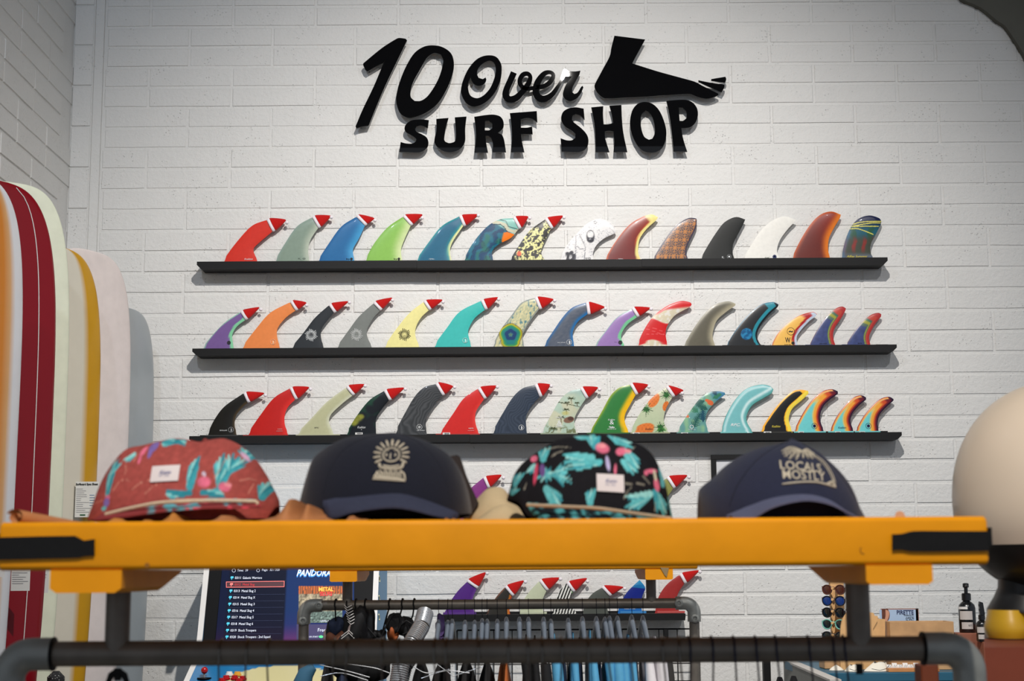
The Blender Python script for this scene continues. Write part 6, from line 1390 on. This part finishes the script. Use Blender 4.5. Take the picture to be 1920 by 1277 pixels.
def ctrl(px, py):
    d = CM @ Vector(((px-960)/F, -(py-638.5)/F, -1)); n = Vector((0, -(cz1-cz0), cy1-cy0)).normalized(); o = Vector((0, cy0, cz0+.001)); t = (o-Vector((0, 0, EYE))).dot(n)/d.dot(n); return Vector((0, 0, EYE))+d*t
RB = mat('red_plastic', C(176, 16, 24), rough=.15, coat=.5, var=0)
g = ctrl(383, 1272); j_ = MB().lathe([(.030, 0), (.029, .003), (.008, .004)], g, 18).build('joystick', BZ, am); top_ = P(383, 1257, g.y).z
MB().tube([(g.x, g.y, g.z), (g.x, g.y, top_)], .004, 8).build('shaft', CHROME, j_); MB().ball((g.x, g.y, top_), .0145, 16, 12).build('ball_top', RB, j_, smooth=True)
for x, y, c in [(430,1264,'w'),(445,1264,'y'),(424,1271,'r'),(440,1271,'r'),(455,1272,'r'),(416,1276,'r'),(448,1277,'r')]:
    g = ctrl(x, y+3); m_ = {'w': WHITE, 'y': mat('amber_plastic', C(226,166,60), rough=.2), 'r': RB}[c]; MB().lathe([(.0165, 0), (.0165, .007), (.013, .009), (.0125, .015), (.010, .017)], g, 18).build('button', m_, am, smooth=True, ang=35)
for x, y, c in [(482,1273,'w')]: pass

# ================================================================== RIGHT HAND SIDE
# grey partition panel with a black frame post
e = empty('partition', (1.22, 6.5, 0), 'low grey partition panel running back to the wall, right of the wire grid', 'partition'); ztp = P(1455, 1240, 7.05).z
def skew(x0, x1, z0, z1, nm, m):
    v = [(x+dx, y, z) for x in (x0, x1) for y, dx in ((7.05, 0), (5.75, -.054)) for z in (z0, z1)]
    MB().add(v, [(0,1,3,2),(4,6,7,5),(0,4,5,1),(2,3,7,6),(0,2,6,4),(1,5,7,3)]).build(nm, m, e)
skew(1.2245, 1.262, 0, ztp, 'panel', mat('grey_board', C(126,127,122), rough=.7, bump=.2, var=.05)); skew(1.2225, 1.265, ztp, ztp+.008, 'top_edge', mat('lit_edge', C(196,192,186), rough=.6))  # paler top strip paints in the light catching the upper edge
g = P(1438, 1260, 7.06); MB().box(g.x-.016, g.x+.016, 7.05, 7.09, 0, P(1438, 1238, 7.06).z).build('post', SHELF, e)
for px, h in ((1462, 1270), (1488, 1268)):
    g = P(px, h, 5.8); t_ = tag(MB().grid(lambda u, v: (g.x+.022*math.cos(2*PI*u)*math.sin(PI*(.08+.92*v))**.7, 5.8+.02*math.sin(2*PI*u), g.z-.14*v), 14, 10).build('cloth_bundle', CK, None, smooth=True), 'black cloth bundle in front of the grey partition, %s one' % ('left' if px < 1480 else 'right'), 'clothing', 'black cloth bundles by the partition')
# teal display unit
YD = 6.15; zd = P(1538, 1262, YD).z; xd = P(1538, 1262, YD).x; TEAL = mat('teal_wood', C(38, 92, 116), rough=.5, bump=.25, bscale=20, var=.12, vscale=9)
e = empty('display_unit', (xd+.5, YD+.4, 0), 'teal painted wooden display unit in the lower right', 'shelf unit')
MB().box(xd, 2.5, YD, 6.95, zd-.035, zd, .003).build('top_board', TEAL, e); MB().box(xd+.01, xd+.045, YD+.02, 6.93, 0, zd-.036).build('side_panel', TEAL, e); MB().box(2.44, 2.48, YD+.02, 6.93, 0, zd-.036).build('side_panel', TEAL, e); MB().box(xd+.046, 2.439, YD+.03, 6.9, .45, .48).build('shelf', TEAL, e); MB().box(xd+.046, 2.439, 6.88, 6.92, 0, zd-.037).build('back_panel', mat('dark_back', C(22,24,26), rough=.8), e)
LW = mat('light_wood', C(222, 176, 120), rough=.5, bump=.15, bscale=40, var=.14, vscale=22); LW2 = mat('pale_wood_block', C(196, 154, 108), rough=.55, bump=.2, bscale=40, var=.18, vscale=18); OW = mat('orange_wood', C(206, 140, 84), rough=.5, var=.12, vscale=20)
# sunglasses tower
YS_ = 6.42; g = P(1569, 1250, YS_); st_ = empty('sunglasses_stand', (g.x, YS_, zd), 'slim wooden display tower holding sunglasses', 'stand')
a = P(1556, 1085, YS_); b = P(1588, 1250, YS_); MB().box(a.x, b.x, YS_, YS_+.03, zd+.04, P(1570, 1068, YS_).z, .002).build('tower_board', LW, st_); MB().box(P(1542,1250,YS_).x, P(1596,1250,YS_).x, YS_-.05, YS_+.07, zd+.0005, zd+.04, .003).build('base_block', LW2, st_)
def glasses(y, fc, lc, label, rnd=1.0):
    g = P(1571, y, YS_-.05); e = empty('sunglasses', (g.x, YS_-.03, g.z), label, 'sunglasses', 'sunglasses on the wooden tower', rz=-.85); FM = mat('frame_%s' % fc[0], C(*fc[1]), rough=.25, coat=.4, var=0); LM = mat('lens_%s' % lc[0], C(*lc[1]), rough=.06, coat=1, var=0)
    for s in (-1, 1):
        cx = s*.033; oval = [(cx+.0235*math.cos(t)*(1 if math.sin(t) < .2 else 1.06), -.022, .019*math.sin(t)*(1.05 if math.sin(t) < 0 else .95)-.001+s*0) for t in np.linspace(0, 2*PI, 25)[:-1]]
        MB().tube(oval, .0026, 7, closed=True).build('rim', FM, e, smooth=True, local=True); n = len(oval)
        MB().add([(x, y+.001, z) for x, y, z in oval]+[(cx, -.026, 0)], [(i, (i+1) % n, n) for i in range(n)]).build('lens', LM, e, smooth=True, local=True)
        MB().tube([(s*.060, -.020, .010), (s*.064, 0, .010), (s*.063, .06, .008), (s*.060, .10, -.012)], .0024, 7).build('temple_arm', FM, e, smooth=True, local=True)
    MB().tube([(-.010, -.024, .006), (0, -.027, .009), (.010, -.024, .006)], .0026, 7).build('bridge', FM, e, smooth=True, local=True)
    MB().tube([(-.012, .012, .004), (0, -.008, .003), (.003, -.036, .004)], .0055, 8).build('nose_peg', LW, e, smooth=True, local=True)
# pegs belong to the tower but move with nothing else visible
glasses(1105, ('brown', (92,52,38)), ('brown', (84,40,28)), 'brown sunglasses, topmost on the wooden tower'); glasses(1126, ('navy', (18,22,40)), ('blue', (22,58,130)), 'dark sunglasses with mirrored blue lenses on the wooden tower'); glasses(1148, ('black', (16,16,18)), ('black', (14,14,16)), 'black sunglasses below the blue-lensed pair'); glasses(1170, ('mint', (120,190,172)), ('smoke', (26,32,32)), 'mint-framed sunglasses on the wooden tower'); glasses(1193, ('charcoal', (34,34,38)), ('smoke', (26,32,32)), 'dark sunglasses, lowest visible on the wooden tower')
# light wood surfboard-shaped boards
e = empty('wooden_display_board', (P(1590,1240,6.34).x, 6.34, zd), 'light wooden board with a rounded top left of the grey post', 'board')
MB().poly([(P(x, y, 6.34).x, P(x, y, 6.34).z) for x, y in smooth([(1575,1258),(1575,1190),(1577,1168),(1584,1151),(1595,1144),(1606,1150),(1612,1170),(1614,1258)], corner=60, sub=4)], 6.33, 6.345).build('board', LW, e)
e = empty('wooden_display_board', (P(1640,1240,6.36).x, 6.36, zd), 'light wooden board with a stepped top edge right of the grey post', 'board')
MB().poly([(P(x, y, 6.36).x, P(x, y, 6.36).z) for x, y in [(1614,1257),(1614,1146),(1637,1149),(1640,1155),(1645,1155),(1646,1160),(1659,1161),(1660,1257)]], 6.355, 6.37).build('board', LW, e); MB().tube([tuple(P(1637,1180,6.35)), tuple(P(1645,1166,6.35))], .0008, 4).build('scratch', INK, e)
# white pouches
for x0, x1, y0, lab in ((1583,1612,1247,'white fabric pouch on the teal unit, left one'),(1620,1668,1242,'white fabric pouch on the teal unit, right and larger one')):
    a = P(x0, 1260, 6.24); b = P(x1, y0, 6.24); W_ = (b.x-a.x)/2; cx = (a.x+b.x)/2; H_ = b.z-zd
    e = empty('pouch', (cx, 6.24, zd), lab, 'pouch', 'white pouches on the teal unit')
    MB().grid(lambda u, v: (cx+W_*(1-v*.55)*math.cos(2*PI*u)*(1+.08*math.sin(u*25))+W_*.25*v, 6.24+.035*(1-v*.6)*math.sin(2*PI*u), zd+.001+H_*v**.8*(1+.1*math.sin(u*19))), 26, 8).build('cloth', mat('white_linen', C(236,230,214), rough=.9, bump=.4, bscale=60), e, smooth=True)
    MB().tube([(cx-W_*.6, 6.195, zd+.012), (cx, 6.19, zd+.006), (cx+W_*.5, 6.195, zd+.012), (cx+W_*.8, 6.21, zd+.024)], .0011, 5).build('drawstring', INK, e, smooth=True)
g = P(1568, 1252, 6.3); tag(MB().grid(lambda u, v: (g.x+.03*math.cos(2*PI*u)*(1-v), 6.3+.02*math.sin(2*PI*u)*(1-v), zd+.001+.022*v**.7), 14, 5).build('cloth_scrap', MATS['white_linen'], None, smooth=True), 'small crumpled white cloth beside the sunglasses tower', 'cloth')
# PIRETTE card
YC = 6.46; e = card('display_card', 1652, 1143, 1721, 1215, YC, mat('sky_card', C(172, 196, 224), rough=.5, var=.05, vscale=8), 'blue printed card reading PIRETTE behind the wooden box', 'sign')
card('card_border', 1651, 1141, 1722, 1143.2, YC, mat('rust_edge', C(150,104,92), rough=.7), parent=e); card('card_border', 1720, 1141, 1722, 1215, YC, MATS['rust_edge'], parent=e)
hair = MB().poly([(P(x, y, YC).x, P(x, y, YC).z) for x, y in smooth([(1653,1142),(1664,1141),(1668,1150),(1667,1160),(1664,1166),(1670,1180),(1672,1196),(1655,1196)], corner=60, sub=3)], YC-.0016, YC-.0009).build('photo_hair', mat('auburn_print', C(96,52,38), rough=.6, var=.3, vscale=60), e)
MB().poly([(P(x, y, YC).x, P(x, y, YC).z) for x, y in smooth([(1660,1143),(1666,1146),(1667,1154),(1662,1168),(1657,1168),(1660,1156)], corner=60, sub=3)], YC-.0024, YC-.0017).build('photo_face', mat('skin_print', C(206,150,124), rough=.6), e)
text('printed_text', 'PIRETTE', 1697, 1148.5, 7.5, YC-.002, NINK, e, wpx=31, bold=.02); text('printed_text', 'FRAGRANCE OIL', 1704, 1153.8, 1.8, YC-.002, INK, e, wpx=18); text('printed_text', 'is summer', 1706, 1156.8, 1.8, YC-.002, INK, e, wpx=14); text('printed_text', 'SCENT', 1706, 1162, 6, YC-.002, INK, e, wpx=15)
# wooden box with card tray of earrings
YW = 6.30; a = P(1672, 1257, YW); b = P(1788, 1168, YW); e = empty('wooden_box', ((a.x+b.x)/2, YW+.06, zd), 'open plywood box behind the earring tray', 'box')
zt_ = P(1700, 1166, YW).z
MB().box(a.x, b.x, YW, YW+.012, zd+.0005, zt_, .001).build('front_panel', LW2, e); MB().box(a.x, b.x, YW+.11, YW+.122, zd+.0005, zt_, .001).build('back_panel', LW2, e); MB().box(a.x, a.x+.012, YW+.0125, YW+.1095, zd+.0005, zt_).build('side_panel', LW2, e); MB().box(b.x-.012, b.x, YW+.0125, YW+.1095, zd+.0005, zt_).build('side_panel', LW2, e)
a = P(1667, 1270, 6.17); b = P(1762, 1262, 6.17); e = empty('wooden_tray', ((a.x+b.x)/2, 6.21, zd), 'shallow wooden tray of white earring cards at the front of the teal unit', 'tray')
MB().box(a.x, b.x, 6.17, 6.28, zd+.0005, zd+.014, .001).build('tray_base', OW, e)
for i in range(9):
    x = a.x+.015+(b.x-a.x-.03)*i/8; z0 = zd+.0145; t_ = .018 if i % 2 else .012; y_ = 6.215+.02*((i*3) % 3)
    MB().add([(x-.010, y_, z0), (x+.010, y_, z0), (x+.010, y_+.012, z0+t_), (x-.010, y_+.012, z0+t_)], [(0,1,2,3)]).build('earring_card', WHITE, e)
    MB().tube([(x-.006, y_-.003, z0+.004), (x-.002, y_-.002, z0+.012), (x+.002, y_-.003, z0+.004), (x+.006, y_-.002, z0+.011)], .0008, 4).build('earring', BINK, e)
# pump bottles
BG = mat('black_bottle', C(16, 17, 20), rough=.25, coat=.4, var=0); PL = mat('beige_label', C(198, 190, 184), rough=.7, var=.03); YP = 6.35
g = P(1815, 1186, YP); zb0 = g.z
r_b = S(15.5, YP); hb = P(1815, 1093, YP).z-zb0
PB = mat('pink_stand', C(150, 92, 70), rough=.6); e = empty('riser_block', (g.x+.06, YP, zd), 'pinkish-brown riser block under the black bottles', 'block'); MB().box(g.x-.06, g.x+.16, YP-.06, YP+.06, zd+.0005, zb0-.0005, .003).build('block', PB, e)
def bottle(cx, Y, z0, r, h, label, spray=False):
    e = empty('pump_bottle', (cx, Y, z0), label, 'bottle', 'black bottles on the riser')
    hb_ = h*.62 if not spray else h*.52
    prof = [(r*.9, 0), (r, .004), (r, hb_*.80), (r*.9, hb_*.90), (r*.62, hb_*.98), (r*.42, hb_*1.02), (r*.40, hb_*1.08)]
    MB().lathe(prof, (cx, Y, z0), 28).build('body', BG, e, smooth=True, ang=50)
    MB().lathe([(r*.55, hb_*1.04), (r*.55, hb_*1.25), (r*.45, hb_*1.28)], (cx, Y, z0), 20).build('collar', BG, e, smooth=True, ang=40)
    if spray: MB().poly([(cx-r*.35, z0+hb_*1.28), (cx+r*.5, z0+hb_*1.28), (cx+r*.25, z0+h*.97), (cx-r*.3, z0+h), (cx-r*.38, z0+h*.93)], Y-r*.3, Y+r*.3).build('spray_head', BG, e)
    else:
        MB().lathe([(r*.22, hb_*1.28), (r*.22, h*.90), (r*.36, h*.91), (r*.36, h*.985), (r*.2, h)], (cx, Y, z0), 18).build('pump_head', BG, e, smooth=True, ang=40); MB().tube([(cx, Y, z0+h*.95), (cx-r*.2, Y-.03, z0+h*.95), (cx-r*.25, Y-.036, z0+h*.92)], .004, 8).build('nozzle', BG, e, smooth=True)
    def lab(a0, a1, z1, z2, nm, m):
        MB().grid(lambda u, v: (cx+(r+.0007)*math.sin(a0+(a1-a0)*u), Y-(r+.0007)*math.cos(a0+(a1-a0)*u), z0+z1+(z2-z1)*v), 12, 1).build(nm, m, e, smooth=True)
    lab(-1.2, .35, hb_*.42, hb_*.70, 'label', PL); lab(-1.0, .35, hb_*.12, hb_*.34, 'lower_label', PL)
    if not spray: lab(-1.5, -.2, hb_*.76, hb_*.84, 'white_seal', WHITE)
    def post(w):
        w = w.copy(); dx = np.clip((w[:, 0]-cx)/(r+.001), -.99, .99); w[:, 1] = Y-np.sqrt(1-dx**2)*(r+.0012); return w
    f_ = F/Y
    text('printed_text', 'PIRETTE', 960+(cx-r*.38)*f_, 1186-hb_*.60*f_ if not spray else 1196-hb_*.6*f_, 3.4, Y, INK, e, wpx=11 if not spray else 7, post=post, bold=.02)
    if not spray: text('printed_text', 'BODY OIL', 960+(cx-r*.38)*f_, 1186-hb_*.52*f_, 1.8, Y, INK, e, wpx=9, post=post)
bottle(g.x, YP, zb0, r_b, hb, 'tall black pump bottle with beige labels by the right wall'); g2 = P(1843, 1200, YP-.02)
e = empty('riser_block', (g2.x+.06, YP-.16, zd), 'lower front riser block under the small spray bottle', 'block'); MB().box(g2.x-.04, g2.x+.15, YP-.16, YP-.065, zd+.0005, P(1843, 1203, YP-.12).z, .003).build('block', PB, e)
bottle(P(1843,1203,YP-.12).x, YP-.12, P(1843,1203,YP-.12).z+.0005, S(11, YP), P(1843,1128,YP-.12).z-P(1843,1203,YP-.12).z, 'small black spray bottle right of the tall pump bottle', True)
# ---- terracotta plinth and the big cream ornament in front
YT1, YT2 = 2.22, 2.74; zp = P(1880, 1214, YT1).z; xp = P(1748, 1260, YT1).x
TC = mat('terracotta_paint', C(128, 58, 36), rough=.6, bump=.25, bscale=30, var=.14, vscale=8)
e = empty('plinth', (xp+.3, 2.48, 0), 'terracotta painted plinth at the right edge', 'plinth'); MB().add([(x, y, z) for z in (.04, zp) for x, y in ((.674, YT1), (1.28, YT1), (1.28, 2.69), (.818, 2.69))], [(0,1,2,3),(4,5,6,7),(0,1,5,4),(1,2,6,5),(2,3,7,6),(3,0,4,7)]).build('block', TC, e)
MB().box(.84, 1.27, YT1+.02, 2.66, 0, .0395).build('toe_kick', SHELF, e)
e = empty('post', (xp+.012, 2.3, 0), 'orange-brown wooden post left of the terracotta plinth', 'post'); MB().box(xp, xp+.026, YT1+.06, YT1+.10, 0, P(1765, 1246, YT1+.06).z, .002).build('post', mat('orange_terracotta', C(120, 56, 28), rough=.6), e)
YO = 2.5; cx_ = P(1985, 930, YO).x; RO = S(192, YO)
e = empty('figure_ornament', (cx_, YO, zp), 'large cream egg-shaped figure with a black lower body and yellow shoes', 'ornament')
CR = mat('cream_lacquer', C(238, 220, 198), rough=.45, coat=.2, var=.02); BKM = mat('black_satin', C(20, 19, 20), rough=.42, coat=.15, var=0); YS2 = mat('yellow_shoe', C(214, 168, 36), rough=.4, coat=.2, var=.04)
zm = P(1985, 940, YO).z; zs = P(1985, 1022, YO).z; ztp_ = P(1985, 716, YO).z; zbb = P(1985, 1112, YO).z
pr = []
for t in np.linspace(0, 1, 26):
    z = zs+(ztp_-zs)*math.sin(t*PI/2); q_ = (z-zm)/(ztp_-zm) if z > zm else (z-zm)/((zbb-zm)*1.06); pr.append((max(.0005, RO*math.sqrt(max(0, 1-abs(q_)**2.15))), z-zp))
MB().lathe(pr, (cx_, YO, zp), 64).build('body', CR, e, smooth=True, ang=60)
pr = []
for t in np.linspace(0, 1, 18):
    z = zbb+(zs-.0005-zbb)*t; q_ = (z-zm)/((zbb-zm)*1.06); pr.append((RO*1.004*math.sqrt(max(0, 1-abs(q_)**2.15)), z-zp))
MB().lathe(pr, (cx_, YO, zp), 64).build('lower_body', BKM, e, smooth=True, ang=60)
gx = P(1927, 1130, YO).x; z1 = P(1925, 1092, YO).z; z2 = P(1925, 1146, YO).z; z3 = P(1925, 1196, YO).z
MB().lathe([(S(50, YO), z1+.012-zp), (S(52, YO), z1-.008-zp), (S(60, YO), (z1+z2)/2-zp), (S(73, YO), z2+.005-zp), (S(74, YO), z2-.001-zp), (S(70, YO), z2-.002-zp)], (gx, YO, zp), 48).build('trousers', BKM, e, smooth=True, ang=50)
for i, pxc in enumerate((1877, 1951)):
    gx = P(pxc, 1130, YO).x; Yl = YO-.02
    MB().lathe([(S(30, YO), z2+.003-zp), (S(34, YO), z2-.012-zp), (S(37.5, YO), (z2+z3)/2-zp-.002), (S(37, YO), (z2+z3)/2-.012-zp), (S(33, YO), z3+.0-zp)], (gx, Yl, zp), 40, sy=1.45).build('shoe', YS2, e, smooth=True, ang=50)
    MB().lathe([(S(33.5, YO), z3-zp), (S(33.5, YO), .004), (S(32, YO), .0005)], (gx, Yl, zp), 40, sy=1.45).build('sole', mat('dark_sole', C(58, 32, 22), rough=.6), e, smooth=True, ang=50)

flush()
